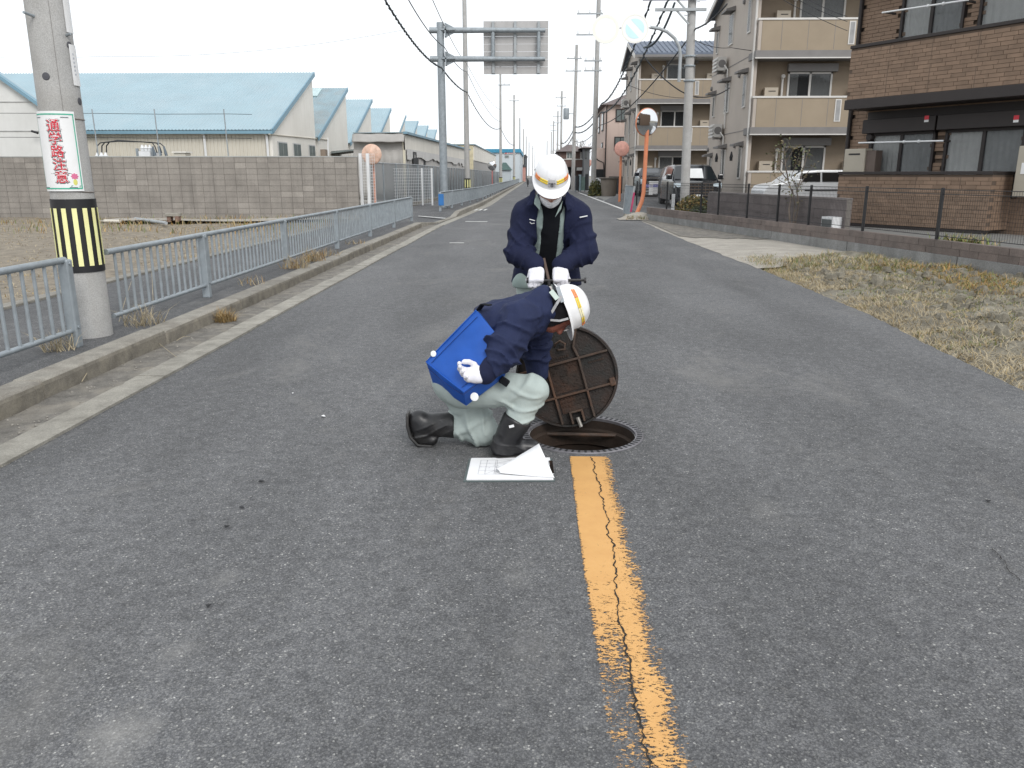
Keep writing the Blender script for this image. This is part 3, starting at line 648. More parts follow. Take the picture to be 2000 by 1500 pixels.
# ------------------------------------------------------------------ block wall round the factory
WY, WX1, WZ0, WZ1 = 29.0, -6.28, -.10, 2.07
bw = thing('block_wall', 'long grey concrete block wall along the far side of the field', 'wall', (-18, WY, 0))
MB().bx(-32, WX1, WY + .015, WY + .12, -.4, WZ1 - .01).build('mortar', M_MORTAR, bw)
MB().bx(-32, WX1 + .02, WY - .05, WY + .13, -.5, WZ0 - .004).build('footing', M_FOOT, bw)
MB().bx(-32, WX1 + .01, WY - .012, WY + .13, WZ1 - .006, WZ1 + .03).build('coping', mat('light coping', (.36, .37, .36), .8, .1, 2), bw)
bl = MB().box((0, 0, 0), (.388, .10, .188)).mesh('block'); bl.materials.append(M_BLOCK)
cand = []
nc = 11; ch = (WZ1 - WZ0) / nc
for r in range(nc):
    x = WX1 - .2
    while x > -19.8:
        a = math.atan2(x, WY); cand.append((x, WZ0 + ch * (r + .5))); x -= .398
vis = [c for c in cand if not (-17.1 < c[0] < -14.9)]
vis.sort(key=lambda c: -c[0]); keepset = vis[:300]
bms = [bl]
for x, z in keepset: piece('block', bl, (x, WY + .05 + random.uniform(-.004, .004), z), bw)
q = MB(); ks = set(keepset)
for c in cand:
    if c not in ks: q.box((c[0], WY + .05 + random.uniform(-.004, .004), c[1]), (.388, .10, .188))
props(q.build('more_blocks', M_BLOCK, bw), kind='stuff')
# wire stand-offs on the wall
wf = thing('wire_fence', 'thin posts and two wires rising above the block wall', 'wire fence', (-12, WY + .2, WZ1))
for px in (192, 312, 446): 
    x = P(px, 300, WY + .2).x; MB().tube([(x, WY + .2, WZ1 - .3), (x - .03, WY + .2, P(px, 213, WY + .2).z)], .02, 6).build('post', M_GALV, wf)
for py in (222, 269):
    MB().tube([P(-10, py - 1, WY + .2), P(190, py - .5, WY + .2), P(312, py + 1, WY + .2), P(446, py + .5, WY + .2), P(492, py + 1.5, WY + .2)], .009, 5).build('wire', M_CABLE, wf)

# ------------------------------------------------------------------ saw-tooth factory
fac = thing('factory', 'cream saw-tooth factory with pale blue sheet roofs behind the block wall', 'factory', (-14, 44, 0))
FX = -12.75; E0, PER, ZE, ZR = 40.0, 8.35, 3.62, 7.02
def tooth(k, rm, wid, base=True, par=fac, FX=FX, E0=E0, PER=PER, ZE=ZE, ZR=ZR, wallm=M_FACT, corr=True):
    ye, yr = E0 + PER * k, E0 + PER * k + 7.9; x0 = FX - wid
    mb = MB()
    if corr:
        n = int(wid / .17); vs = []; 
        for i in range(2 * n + 1):
            x = FX + .12 - i * wid / (2 * n); dz = .035 if i % 2 else 0.
            vs += [(x, ye - .25, ZE - .08 + dz), (x, yr + .12, ZR + .06 + dz)]
        mb.add(vs, [(2 * i, 2 * i + 2, 2 * i + 3, 2 * i + 1) for i in range(2 * n)])
    else: mb.add([(FX + .1, ye - .2, ZE - .08), (x0, ye - .2, ZE - .08), (x0, yr + .1, ZR + .06), (FX + .1, yr + .1, ZR + .06)], [(0, 1, 2, 3)])
    mb.build('roof', rm, par, solid=.02)
    MB().prism([(FX, ye, 0), (FX, ye, ZE - .05), (FX, yr, ZR), (FX, E0 + PER * (k + 1) - .02, ZR - .02), (FX, E0 + PER * (k + 1) - .02, 0)] if False else [(FX, ye, 0), (FX, ye, ZE - .12), (FX, yr, ZR - .05), (FX, yr + .05, 0)], (-.15, 0, 0)).build('gable_wall', wallm, par)
    MB().bx(x0, FX - .02, yr + .06, yr + .12, ZE - .2, ZR).build('north_light', wallm, par)
    mb = MB(); mb.beam((FX + .14, ye - .28, ZE - .12), (FX + .14, yr + .12, ZR + .0), .06, .24); mb.build('barge_board', M_TRIMB if corr else wallm, par)
tooth(0, M_ROOFB, 34); tooth(1, M_ROOFW, 14); tooth(2, M_ROOFB, 10); tooth(3, M_ROOFB, 8); tooth(4, M_FACT, 6); 
for k in (5, 6, 7): tooth(k, M_ROOFB, 6)
for k in (8, 9, 10, 11, 12, 13, 14): tooth(k, M_FACT, 5, corr=False)
MB().bx(FX - 34, FX - .16, E0 + .03, E0 + .15, 0, ZE - .10).build('front_wall', M_FACTSH, fac)
mb = MB()
for i in range(190): mb.bx(FX - .25 - .18 * i, FX - .19 - .18 * i, E0 - .005, E0 + .03, 0, ZE - .2)
props(mb.build('wall_ribs', M_FACTSH, fac), kind='stuff')
MB().bx(FX - 34, FX + .14, E0 - .34, E0 - .22, ZE - .25, ZE - .10).build('gutter', M_TRIMB, fac)
for px in (400, 522): x = P(px, 280, E0 - .1).x; MB().tube([(x, E0 - .1, 0), (x, E0 - .1, ZE - .3), (x - .1, E0 - .25, ZE - .2)], .06, 8).build('downpipe', M_WHITEP, fac, smooth=True)
for px, py0, py1, w in ((552, 277, 304, 20), (580, 280, 305, 16), (609, 283, 305, 13)):
    A = PX(px - w / 2 * .8, py1, FX + .02); B = PX(px + w / 2 * .8, py0, FX + .02); zt = P(px, py0, (A.y + B.y) / 2).z; zb = zt - 1.0
    w_ = MB().bx(FX, FX + .05, A.y, B.y, zb, zt).build('window', M_ALU, fac); ym = (A.y + B.y) / 2
    for a, b in ((A.y + .06, ym - .03), (ym + .03, B.y - .06)): MB().bx(FX + .05, FX + .06, a, b, zb + .06, zt - .06).build('pane', M_WINGREY, w_)
A = PX(628, 287, FX + .02); MB().box((FX + .15, A.y, 2.65), (.3, .5, .55)).build('vent_hood', mat('rusty grey vent', (.25, .2, .16), .8), fac)
MB().tube([PX(640, 270, FX + .05), PX(641, 310, FX + .05)], .05, 6).build('downpipe', M_WHITEP, fac)
MB().tube([PX(525, 262, FX + .04), PX(640, 273, FX + .04)], .025, 5).build('conduit', M_FACTSH, fac)
# skylight on the second tooth
a0 = MB(); k = 1; sl = lambda t: (E0 + PER + 7.9 * t, ZE + (ZR - ZE) * t + .1)
ya, za = sl(.80); yb, zb = sl(.97); a0.add([(FX - 2.6, ya, za), (FX - 1.5, ya, za), (FX - 1.5, yb, zb), (FX - 2.6, yb, zb)], [(0, 1, 2, 3)]); a0.build('skylight', mat('pale skylight', (.42, .55, .56), .3), fac, solid=.06)
# entrance canopy and door
cn = MB(); c0 = PX(648, 291, FX + .1); yC = c0.y
cn.prism([(FX + .02, yC, 2.75), (FX + 2.3, yC - .4, 3.0), (FX + 2.3, yC + .1, 3.07), (FX + .02, yC + .2, 2.9)], (0, 2.6, 0)); cn.build('canopy', mat('dark green grey canopy', (.12, .135, .13), .6), fac)
MB().bx(FX, FX + .06, yC + .5, yC + 2.2, 0, 2.6).build('doorway', M_DARK, fac)
# low shed wrapped in grey tarpaulin
SY, SX1, SX0 = 44.0, -6.93, -9.70
sh = thing('shed', 'low shed hung with grey tarpaulin sheets in front of the factory', 'shed', (-8, 46, 0))
MB().bx(SX0, SX1 - .1, SY + .1, SY + .2, 0, 3.45).build('front_sheet', M_TARP, sh)
mb = MB(); mb.grid(lambda u, v: (SX0 + (SX1 - SX0 - .1) * u, SY + .06 - .03 * math.sin(u * 40 + v), .2 + 2.55 * v), 60, 4); mb.build('front_curtain', M_TARP, sh, smooth=True, solid=.01)
mb = MB(); mb.grid(lambda u, v: (SX0 + (SX1 - SX0) * u, SY - .30 + .3 * v, 3.14 + .42 * v + .015 * math.sin(u * 15)), 20, 5); mb.build('awning_roll', M_TARP, sh, smooth=True, solid=.03)
MB().bx(SX1 - .12, SX1, SY, SY + .12, 0, 3.6).build('corner_post', mat('cream post', (.62, .58, .46), .7), sh)
MB().prism([(SX1, SY, 2.75), (SX1, SY, 3.55), (SX1 + .55, 80, 3.75), (SX1 + .55, 80, 2.8)], (-.08, 0, 0)).build('upper_wall', mat('pale cream cladding', (.74, .71, .64), .8, .06, .5, streak=(.45, .42, .36)), sh)
MB().beam((SX1 + .05, SY - .1, 3.62), (SX1 + .6, 80, 3.82), .2, .12).build('roof_edge', M_TRIMB, sh)
MB().prism([(SX0, SY, 3.6), (SX1, SY, 3.62), (SX1 + .55, 80, 3.8), (SX0, 80, 3.8)], (0, 0, .04)).build('roof', M_ROOFW, sh)
mb = MB(); mb.grid(lambda u, v: (SX1 - .04 + .55 * u + .03 * math.sin(u * 260), SY + .15 + 35.8 * u, .1 + 2.7 * v), 160, 2); mb.build('side_curtain', M_TARP, sh, smooth=True, solid=.01)
for p0, p1 in ((807, 817), (827, 831)):
    A = PX(p0, 315, SX1 + .08); B = PX(p1, 315, SX1 + .08); MB().prism([(SX1 + .07, A.y, 2.0), (SX1 + .07, B.y, 2.0), (SX1 + .07, B.y, 2.72), (SX1 + .07, A.y, 2.72)], (.03, 0, 0)).build('opening', M_DARK, sh)
mb = MB(); mb.grid(lambda u, v: (SX1 + .05 + .52 * u + .02 * math.sin(u * 190) * (1 - v), SY + .3 + 34 * u, 2.36 + (1 - v) * .30 * (float(vnoise(np.float32(u * 34), np.float32(1), np.float32(1))) - .5) + .46 * v), 80, 2); mb.build('valance', mat('pale tarpaulin', (.60, .59, .57), .7, .1, 2), sh, solid=.004)
# smaller cream sheds beyond
s2 = thing('shed', 'small cream shed with a grey curtain front beyond the tarpaulin shed', 'shed', (-6.3, 86, 0))
MB().bx(-9.5, -6.3, 84, 84.1, 0, 4.4).build('end_wall', mat('yellow cream wall', (.58, .52, .36), .8), s2)
MB().bx(-6.32, -6.2, 84.1, 130, 2.9, 4.4).build('upper_wall', MATS['pale cream cladding'], s2); MB().bx(-6.36, -6.26, 84.1, 130, 0, 2.9).build('side_curtain', M_TARP, s2)
MB().bx(-9.6, -6.1, 83.9, 130.2, 4.4, 4.5).build('roof', M_ROOFW, s2)
# white building with a gable at the far left
gb = thing('gabled_building', 'white sheet-walled gabled building at the left end of the block wall', 'building', (-25, 36, 0))
g0, g1 = P(0, 150, 36), P(72, 200, 36); sl_ = (g1.z - g0.z) / (g1.x - g0.x); xe = g1.x + .25; ze = g1.z + sl_ * .25; xr = -27.; zr = g1.z + sl_ * (xr - g1.x)
MB().prism([(-36, 36, 0), (xe, 36, 0), (xe, 36, ze), (xr, 36, zr), (-36, 36, ze)], (0, .25, 0)).build('wall', M_WHITEWALL, gb)
mb = MB(); mb.beam((xr, 35.9, zr + .08), (xe + .35, 35.9, ze + .02 + sl_ * .35), .3, .14); mb.build('barge_board', M_TRIMB, gb)
MB().prism([(xr, 36, zr + .12), (xe + .35, 36, ze + .06 + sl_ * .35), (xe + .35, 36.28, ze + .06 + sl_ * .35), (xr, 36.28, zr + .12)], (0, 0, .06)).build('roof', M_ROOFB, gb)
for py in (199, 256): MB().bx(-30, xe, 35.97, 35.995, P(30, py, 36).z - .015, P(30, py, 36).z + .015).build('joint_strip', mat('joint shadow grey', (.40, .40, .39), .9), gb)
MB().tube([P(62, 256, 35.7), P(74, 260, 35.6)], .05, 6).build('wall_bracket', M_DARK, gb)

# transformer cabinet and cables behind the wall
tc = thing('transformer_cabinet', 'white insulators and looping black cables of a transformer just above the block wall', 'transformer', (P(270, 300, 30.5).x, 30.5, 0))
for px, w, py in ((198, 24, 301), (285, 22, 286)):
    A = P(px - w / 2, py, 30.5); B = P(px + w / 2, py, 30.5); MB().bx(A.x, B.x, 30.3, 31.0, .3, A.z - .18).build('cabinet', M_WHITEP, tc)
    for k in range(3):
        x = A.x + (B.x - A.x) * (k + .5) / 3
        MB().lathe([(.05, 0), (.09, .02), (.05, .05), (.09, .07), (.05, .10), (.09, .12), (.05, .16), (.03, .24), (0, .24)], (x, 30.5, A.z - .18), 10).build('insulator', M_WHITEP, tc, smooth=True)
MB().bx(P(268, 300, 30.5).x, P(272, 300, 30.5).x, 30.4, 30.5, .3, P(270, 290, 30.5).z).build('frame_leg', M_GALV, tc); MB().bx(P(297, 300, 30.5).x, P(301, 300, 30.5).x, 30.4, 30.5, .3, P(270, 290, 30.5).z).build('frame_leg', M_GALV, tc)
for k in range(3):
    x0 = 190 + 9 * k; pts = [(x0, 298), (x0, 285), (x0 + 6, 279 - k), (230, 276 - k), (275, 277), (297 + 8 * k, 278 + k), (303 + 9 * k, 287), (307 + 9 * k, 299)]
    MB().tube([P(a, b, 30.45 + .06 * k) for a, b in pts], .022, 6).build('cable', M_CABLE, tc, smooth=True)
    MB().tube([P(298 + 11 * k, 286, 30.4), P(303 + 11 * k, 304, 30.4)], [.035, .06], 8).build('cable_end', mat('grey cable sleeve', (.13, .16, .19), .6), tc, smooth=True)
vt = thing('vent_cowl', 'small cream vent cowl poking up behind the block wall', 'vent', (P(354, 303, 30).x, 30, 0))
A = P(344, 300, 30); B = P(366, 300, 30)
MB().bx(A.x, B.x, 29.8, 30.3, 1.0, A.z + .02).build('hood', M_FACTSH, vt, bev=.02); MB().bx(A.x - .05, B.x + .05, 29.75, 30.35, A.z + .02, A.z + .07).build('hood_lid', M_FACT, vt)

# ------------------------------------------------------------------ white mesh gate, orange traffic mirrors, long dark mesh fence, far left things
def mesh_panel(a, b, z0, z1, sx, sz, r=.003):
    """welded wire: uprights and cross wires as flat strips in one mesh"""
    a = Vector(a); b = Vector(b); L = (b - a).length; d = (b - a) / L; mb = MB()
    n = int(L / sx)
    for k in range(n + 1): p = a + d * (L * k / n); mb.beam((p.x, p.y, z0), (p.x, p.y, z1), 2 * r, 2 * r)
    m = max(1, int((z1 - z0) / sz))
    for k in range(m + 1): z = z0 + (z1 - z0) * k / m; mb.beam((a.x, a.y, z), (b.x, b.y, z), 2 * r, 2 * r)
    return mb
gt = thing('mesh_gate', 'narrow white wire mesh gate panel at the end of the block wall', 'gate', (-6.1, 29.4, 0))
for px in (708, 722): p = P(px, 400, 29.4); MB().bx(p.x - .05, p.x + .05, 29.36, 29.44, .05, 2.2).build('gate_post', M_WHITEP, gt)
q = mesh_panel((P(709, 400, 29.4).x, 29.4), (P(735, 400, 29.4).x, 29.4), .15, 2.18, .07, .10, .004); props(q.build('wire_mesh', M_WHITEP, gt), kind='stuff')
for px in (832, 849): 
    p = PX(px, 390, -5.72); 
g2 = thing('mesh_gate', 'low white wire mesh gate standing open by the footway entrance', 'gate', (-5.6, 38, 0))
for px in (844.5, 825.5): p = P(px, 390, 37); MB().bx(p.x - .035, p.x + .035, 36.96, 37.04, .1, 1.75).build('gate_post', M_WHITEP, g2)
q = mesh_panel((P(736, 400, 33.8).x, 33.8), (P(845, 400, 37).x, 37), .2, 1.72, .12, .12, .0035); props(q.build('wire_mesh', M_WHITEP, g2), kind='stuff')
dm = thing('mesh_fence', 'long dark grey screened fence beside the footway up the road', 'fence', (-5.8, 33, 0))
M_SCREEN = None
def screen_mat():
    m, nt, b, geo = new_mat('grey privacy mesh'); b.inputs['Base Color'].default_value = (.19, .21, .225, 1); b.inputs['Roughness'].default_value = .8
    pos = geo.outputs['Position']; f = ramp(nt, noise(nt, stretch(nt, pos, (1, .12, .3)), 1.5, 3), [(.35, .5), (.65, .78)])
    tr = N(nt, 'ShaderNodeBsdfTransparent'); ms = N(nt, 'ShaderNodeMixShader'); nt.links.new(f, ms.inputs[0]); nt.links.new(tr.outputs[0], ms.inputs[1]); nt.links.new(b.outputs[0], ms.inputs[2])
    nt.links.new(ms.outputs[0], nt.nodes['Material Output'].inputs[0]); return m
M_SCREEN = screen_mat()
DX = lambda y: -6.35 + .75 * min(1, max(0, (y - 31) / 8))
ys = [31.2 + 2 * k for k in range(28)]
for a in ys: MB().bx(DX(a) - .03, DX(a) + .03, a - .03, a + .03, .1, 1.92).build('post', M_GALV, dm)
MB().tube([(DX(y), y, 1.92) for y in (31.2, 33, 35, 37, 39, 60, 200)], .022, 6).build('top_rail', M_GALV2, dm)
MB().tube([(DX(y), y, .18) for y in (31.2, 33, 35, 37, 39, 60, 200)], .022, 6).build('bottom_rail', M_GALV2, dm)
mb = MB(); yy = [31.2, 33, 35, 37, 39, 48, 60, 90, 200]
mb.add([(DX(y), y + .01, z) for y in yy for z in (.2, 1.9)], [(2 * i, 2 * i + 2, 2 * i + 3, 2 * i + 1) for i in range(len(yy) - 1)]); mb.build('screen', M_SCREEN, dm)
MB().prism([(DX(y) - .1, y, .06) for y in (31.2, 39)] + [(-5.68, 200, .1), (-5.45, 200, .1)] + [(DX(y) + .12, y, .06) for y in (39, 31.2)], (0, 0, .18)).build('base_kerb', M_KERB, dm)
def mirror(label, x, y, z, zb, px_base, r=.40, face=-1, pm=M_ORANGE, bm_=M_ORANGE, bend=None, axis=None, thick=1):
    t = thing('traffic_mirror', label, 'traffic mirror', (x, y, zb)); ax = Vector(axis or (0, face, -.06)).normalized(); c = Vector((x, y, z))
    MB().lathe([(r, 0), (r * 1.04, .02), (r * 1.04, .05), (r, .07), (r * .8, .10), (0, .14)], c + ax * -.07, 32, -ax).build('back_shell', bm_, t, smooth=True)
    MB().lathe([(r * .99, -.055)] + [(r * .99 * q, -.055 + .09 * (1 - q * q)) for q in (.8, .6, .4, .2, 0)], c - ax * .02, 32, ax).build('mirror_face', mat('mirror glass', (.75, .76, .77), .06, .02, metal=1), t, smooth=True)
    MB().tube(bend or [(x, y + .2, zb), (x, y + .2, z + r * .3)], .045 * thick, 12).build('mirror_post', pm, t, smooth=True)
    MB().beam(c - ax * .1, c - ax * .1 + Vector((0, .2, 0)), .06, .06).build('bracket', M_GALV, t); return t
c = P(727, 302, 30.8); mirror('round traffic mirror with a faded orange back behind the white mesh gate', c.x, 30.8, c.z, .1, 0, .36, face=1, pm=M_PINKOR, bm_=mat('peeling orange disc', (.62, .40, .30), .6, .25, 6, dirt=(.7, .55, .45), dirt_scale=4, dirt_amt=.8))
c = P(961, 324, 78); mirror('small far traffic mirror on a red post above the screened fence', c.x, 78, c.z, .1, 0, .40, face=-1, pm=mat('faded red post', (.5, .16, .15), .6), bm_=M_DARK)
bb = thing('blue_roofed_building', 'far white building with a bright blue roof band at the road side', 'building', (-7, 150, 0))
xa, xb = P(942, 320, 150).x, P(1015, 320, 150).x; zt = P(980, 291, 150).z; zm = P(980, 298, 150).z
M_PALEB = mat('pale blue white cladding', (.52, .57, .60), .8, .04, .3)
MB().bx(xa, xb, 150, 185, 0, zm).build('wall', M_PALEB, bb); MB().bx(xa - .2, xb + .2, 149.7, 185, zm, zt).build('roof', mat('blue roof band', (.04, .24, .38), .6), bb)
A, B = P(985, 297.2, 149.9), P(1007, 301, 149.9); f = MB().bx(A.x, B.x, 149.85, 149.95, B.z, A.z).build('sign_board', M_WHITEP, bb)
mb = MB(); mb.bx(A.x + .1, A.x + .5, 149.8, 149.84, B.z + .06, A.z - .06)
for k in range(7): mb.bx(A.x + .65 + .2 * k, A.x + .78 + .2 * k, 149.8, 149.84, B.z + .1, A.z - .1 - .03 * (k % 2))
mb.build('red_lettering', mat('red lettering', (.60, .12, .12), .6), f)
for a, b in ((955, 960), (963, 968), (986, 994)):
    A, B = P(a, 303, 149.9), P(b, 308, 149.9); w = MB().bx(A.x, B.x, 149.9, 149.99, B.z, A.z).build('window', M_ALU, bb); MB().bx(A.x + .07, B.x - .07, 149.86, 149.9, B.z + .07, A.z - .07).build('pane', M_WINGREY, w)
gh = thing('green_roofed_hut', 'small hut with a dark green hipped roof before the blue roofed building', 'hut', (-6, 120, 0))
A, B = P(977, 332, 120), P(999, 332, 120); zt = P(985, 317, 120).z
MB().add([(A.x, 119, A.z), (B.x, 119, A.z), (B.x, 126, A.z), (A.x, 126, A.z), (A.x + .3, 122, zt), (A.x + .8, 122, zt)], [(0, 1, 5, 4), (1, 2, 5), (2, 3, 4, 5), (3, 0, 4), (3, 2, 1, 0)]).build('roof', mat('dark green roof', (.035, .085, .075), .6), gh)
MB().bx(A.x + .1, B.x - .2, 119.3, 125.5, 0, A.z).build('wall', M_PALEB, gh)
for px, py, w, col, nm, lab in ((1020, 304, 9, (.10, .085, .08), 'far_house', 'tall dark far house behind the thin poles left of the helmet'), (1026, 306, 6, (.09, .10, .11), 'far_house', 'narrow grey far house at the end of the left row'), (1023, 326, 6, (.50, .27, .23), 'far_house', 'small salmon coloured far house among the far poles')):
    Y = 215 if py < 320 else 190; A, B = P(px - w / 2, py, Y), P(px + w / 2, py, Y); t = thing(nm, lab, 'house', (A.x, Y, 0))
    MB().bx(A.x, B.x, Y, Y + 9, 0, A.z).build('wall', mat('far wall %d' % px, col, .9), t); MB().prism([(A.x - .2, Y - .2, A.z), (B.x + .2, Y - .2, A.z), ((A.x + B.x) / 2, Y - .2, A.z + .6)], (0, 9.4, 0)).build('roof', mat('far roof', (.08, .08, .085), .8), t)
# ------------------------------------------------------------------ right-hand verge: soil, grass, sandy apron
RXW = lambda y: 3.75 + .21 * (27 - y)                   # road-side face of the retaining wall
def verge_z(x, y):
    x = np.asarray(x, np.float32); y = np.asarray(y, np.float32)
    e = np.interp(y, [-4, 2, 5.4, 8.7, 13], [3.2, 3.28, 3.40, 3.60, 3.62]); t = np.clip((x - e) / .6, 0, 1)
    return -.05 + .07 * t + t * (.30 * (fbm(x * 3.2, y * 3.2, x * 0 + 1, 5) - .47)) - .03 * np.clip((x - e - 1) / 2, 0, 1)
nx, ny = 110, 260; u = np.linspace(0, 1, nx); yv = 1.5 + 13.7 * np.linspace(0, 1, ny)
Y = np.repeat(yv[None], nx, 0); e0 = np.interp(yv, [-4, 2, 5.4, 8.7, 13], [3.2, 3.28, 3.40, 3.60, 3.62]) - .05
X = e0[None] + (RXW(yv) + .05 - e0)[None] * u[:, None]
Zv = verge_z(X, Y); I = np.arange(nx * ny).reshape(nx, ny)
props(np_mesh('verge', np.stack([X, Y, Zv], -1).reshape(-1, 3), np.stack([I[:-1, :-1], I[1:, :-1], I[1:, 1:], I[:-1, 1:]], -1).reshape(-1, 4), M_SOIL_R), kind='structure')
def scatter(n, f, y0=2.5, y1=13.2, pw=1.):
    y = y0 + (y1 - y0) * RNG.random(n); a = np.interp(y, [-4, 2, 5.4, 8.7, 13], [3.2, 3.28, 3.40, 3.60, 3.62]); b = RXW(y); t = RNG.random(n) ** pw; x = a + (b - a) * t
    k = f(x.astype(np.float32), y.astype(np.float32), t); x, y = x[k], y[k]; return np.stack([x, y, verge_z(x, y) - .012], -1)
nz = lambda x, y, s, q: fbm(x * s, y * s, x * 0 + q)
blades('straw_grass', scatter(46000, lambda x, y, t: (t < .5) & (nz(x, y, 1.5, 3) > .36 + .5 * t), pw=1.3), .095, .006, 1.7, [M_STRAW2, M_STRAW2, M_STRAW, M_STRAW2], 'pale dead grass lying along the right edge of the road')
blades('dead_stalks', scatter(26000, lambda x, y, t: nz(x, y, 2.2, 8) > .48), .06, .006, 1.9, [M_STRAW2, M_STRAW], 'scattered straw stalks over the rough verge soil')
blades('green_grass', scatter(34000, lambda x, y, t: nz(x, y, 1.1, 5) > .50), .055, .007, 1.0, [M_GREEN, M_GREEN, M_STRAW], 'short green grass in patches on the right verge')
blades('rusty_grass', scatter(42000, lambda x, y, t: (t > .54 + .3 * (nz(x, y, .8, 2) - .4)) & (nz(x, y, 1.4, 6) > .31)), .13, .007, 1.2, [M_RUSTG, M_RUSTG, M_GREEN, M_STRAW], 'orange brown grass growing along the foot of the retaining wall')
blades('corner_grass', scatter(7000, lambda x, y, t: nz(x, y, 2, 4) > .35, 12.4, 14.6), .12, .008, 1.1, [M_GREEN, M_STRAW, M_STRAW2], 'yellow green grass between the sandy apron and the verge')
# loose clods
n = 2600; pts = scatter(n, lambda x, y, t: (t > .12)); mb = MB()
for p in pts:
    r = .012 + .085 * random.random() ** 2.5; vs = [Vector((math.cos(a) * r * random.uniform(.7, 1.2), math.sin(a) * r * random.uniform(.7, 1.2), 0)) for a in np.linspace(0, 2 * PI, 7)[:-1]]
    mb.add([Vector(p) + v for v in vs] + [Vector(p) + v * .6 + Vector((0, 0, r * random.uniform(.5, 1))) for v in vs], [(i, (i + 1) % 6, 6 + (i + 1) % 6, 6 + i) for i in range(6)] + [tuple(range(6, 12))])
props(mb.build('soil_clods', M_SOIL_R), 'grey clods of earth scattered on the right verge', 'soil', kind='stuff')
# sandy apron and the asphalt behind it
M_SAND = mat('sandy concrete apron', (.34, .315, .275), .95, .16, 2.5, bmp=.4, bscale=40, dirt=(.24, .225, .20), dirt_scale=1.6, dirt_amt=.75, fine=70)
mb = MB(); ys = np.linspace(12.9, 29.8, 80); vs = []
for y in ys:
    y00 = y
    a = rdx(y) - .02 + .10 * (float(fbm(np.float32(y * 2), np.float32(1), np.float32(2))) - .47); b = RXW(y) + .06 if y < 27 else RXW(27) + .06 + (y - 27) * .55
    for t in np.linspace(0, 1, 10): vs.append((a + (b - a) * t, y + max(0, 1 - (y - 12.9) / 4) * (2.0 * t + .5 * float(fbm(np.float32(t * 9), np.float32(3), np.float32(7))) - .25), .004 + .07 * math.sin(PI * min(1, t * 1.25)) ** 1.2 * math.exp(-((y - 15.0) / 2.4) ** 2)))
mb.add(vs, [(10 * i + j, 10 * i + j + 1, 10 * i + j + 11, 10 * i + j + 10) for i in range(79) for j in range(9)])
props(mb.build('apron', M_SAND, smooth=True), kind='structure')
gv = [(3.52, 19.8), (3.8, 19.2), (4.15, 19.4), (4.5, 18.9), (4.8, 19.2), (5.1, 18.8), (RXW(19) + .05, 19.0), (RXW(27) + .05, 27), (5.0, 29.9), (3.4, 29.9), (3.55, 24)]
mb = MB(); mb.add([(x, y, .016) for x, y in gv], [tuple(range(len(gv)))])
props(mb.build('gravel_strip', M_DIRTY_ASPH), kind='structure')
# ------------------------------------------------------------------ retaining wall with a black mesh fence
rw = thing('retaining_wall', 'low red grey block retaining wall on a concrete base along the right verge', 'wall', (5.5, 19, 0))
ang = math.atan2(1, -.21) - PI / 2; D_ = Vector((-.21, 1, 0)).normalized(); N_ = Vector((D_.y, -D_.x, 0))      # along, and into the bank
def rwp(s, n=0, z=0): return Vector((RXW(8), 8, 0)) + D_ * s + N_ * n + Vector((0, 0, z))
LW = (27.2 - 8) / D_.y
M_REDBLK = mat('red grey split block', (.185, .150, .135), .93, .16, 4, objvar=.12, bmp=.5, bscale=40, dirt=(.10, .09, .082), dirt_scale=1.8, dirt_amt=.6, streak=(.11, .10, .092), fine=70)
Mz = Matrix.Rotation(ang, 3, 'Z')
def rwbox(mb, s0, s1, n0, n1, z0, z1): mb.box(rwp((s0 + s1) / 2, (n0 + n1) / 2, (z0 + z1) / 2), (n1 - n0, s1 - s0, z1 - z0), M=Mz); return mb
RZ = .42
k = 0; s = -1.0
while s < LW:
    L = min(3.02, LW - s); rwbox(MB(), s, s + L - .02, 0, .16, -.35, .195).build('base_panel', M_BASEC, rw, bev=.006); s += L
rwbox(MB(), -1, LW, .02, .13, .19, RZ - .01).build('mortar', M_MORTAR, rw)
rb = MB().box((0, 0, 0), (.14, .392, .108)).mesh('block'); rb.materials.append(M_REDBLK)
for r in range(2):
    s = -.8 + .2 * r
    while s < LW - .1: piece('block', rb, rwp(s, .075 + random.uniform(-.003, .003), (.252 + .112 * r)), rw, ang); s += .40
rwbox(MB(), -1, LW + .02, -.004, .17, RZ + .001, RZ + .016)
mf = thing('mesh_fence', 'black wire mesh fence on the retaining wall before the brown house', 'fence', (5.6, 19, RZ))
M_FBLACK = mat('black coated steel', (.018, .018, .020), .5, .1)
def wall_s(px):                        # where the sight line through px crosses the fence line
    d = ray(px, 400); o = rwp(0, .08); t = ((o.x) * D_.y - (o.y) * D_.x) / (d.x * D_.y - d.y * D_.x); return (Vector((d.x * t, d.y * t, 0)) - Vector((o.x, o.y, 0))).dot(D_)
fs = [wall_s(px) for px in (1243, 1302, 1369, 1403, 1460, 1520, 1582, 1690, 1838)] + [wall_s(1838) - 2.0]
FZ1 = 1.22
for s in fs: rwbox(MB(), s - .02, s + .02, .06, .10, RZ, FZ1 + .03).build('post', M_FBLACK, mf)
a, b = rwp(fs[0], .08), rwp(fs[-1], .08)
q = mesh_panel((a.x, a.y), (b.x, b.y), RZ + .06, FZ1, .05, .13, .0016); props(q.build('wire_mesh', M_FBLACK, mf), kind='stuff')
for z in (FZ1, FZ1 - .07, RZ + .06): MB().tube([Vector((a.x, a.y, z)), Vector((b.x, b.y, z))], .007, 6).build('rail_wire', M_FBLACK, mf)
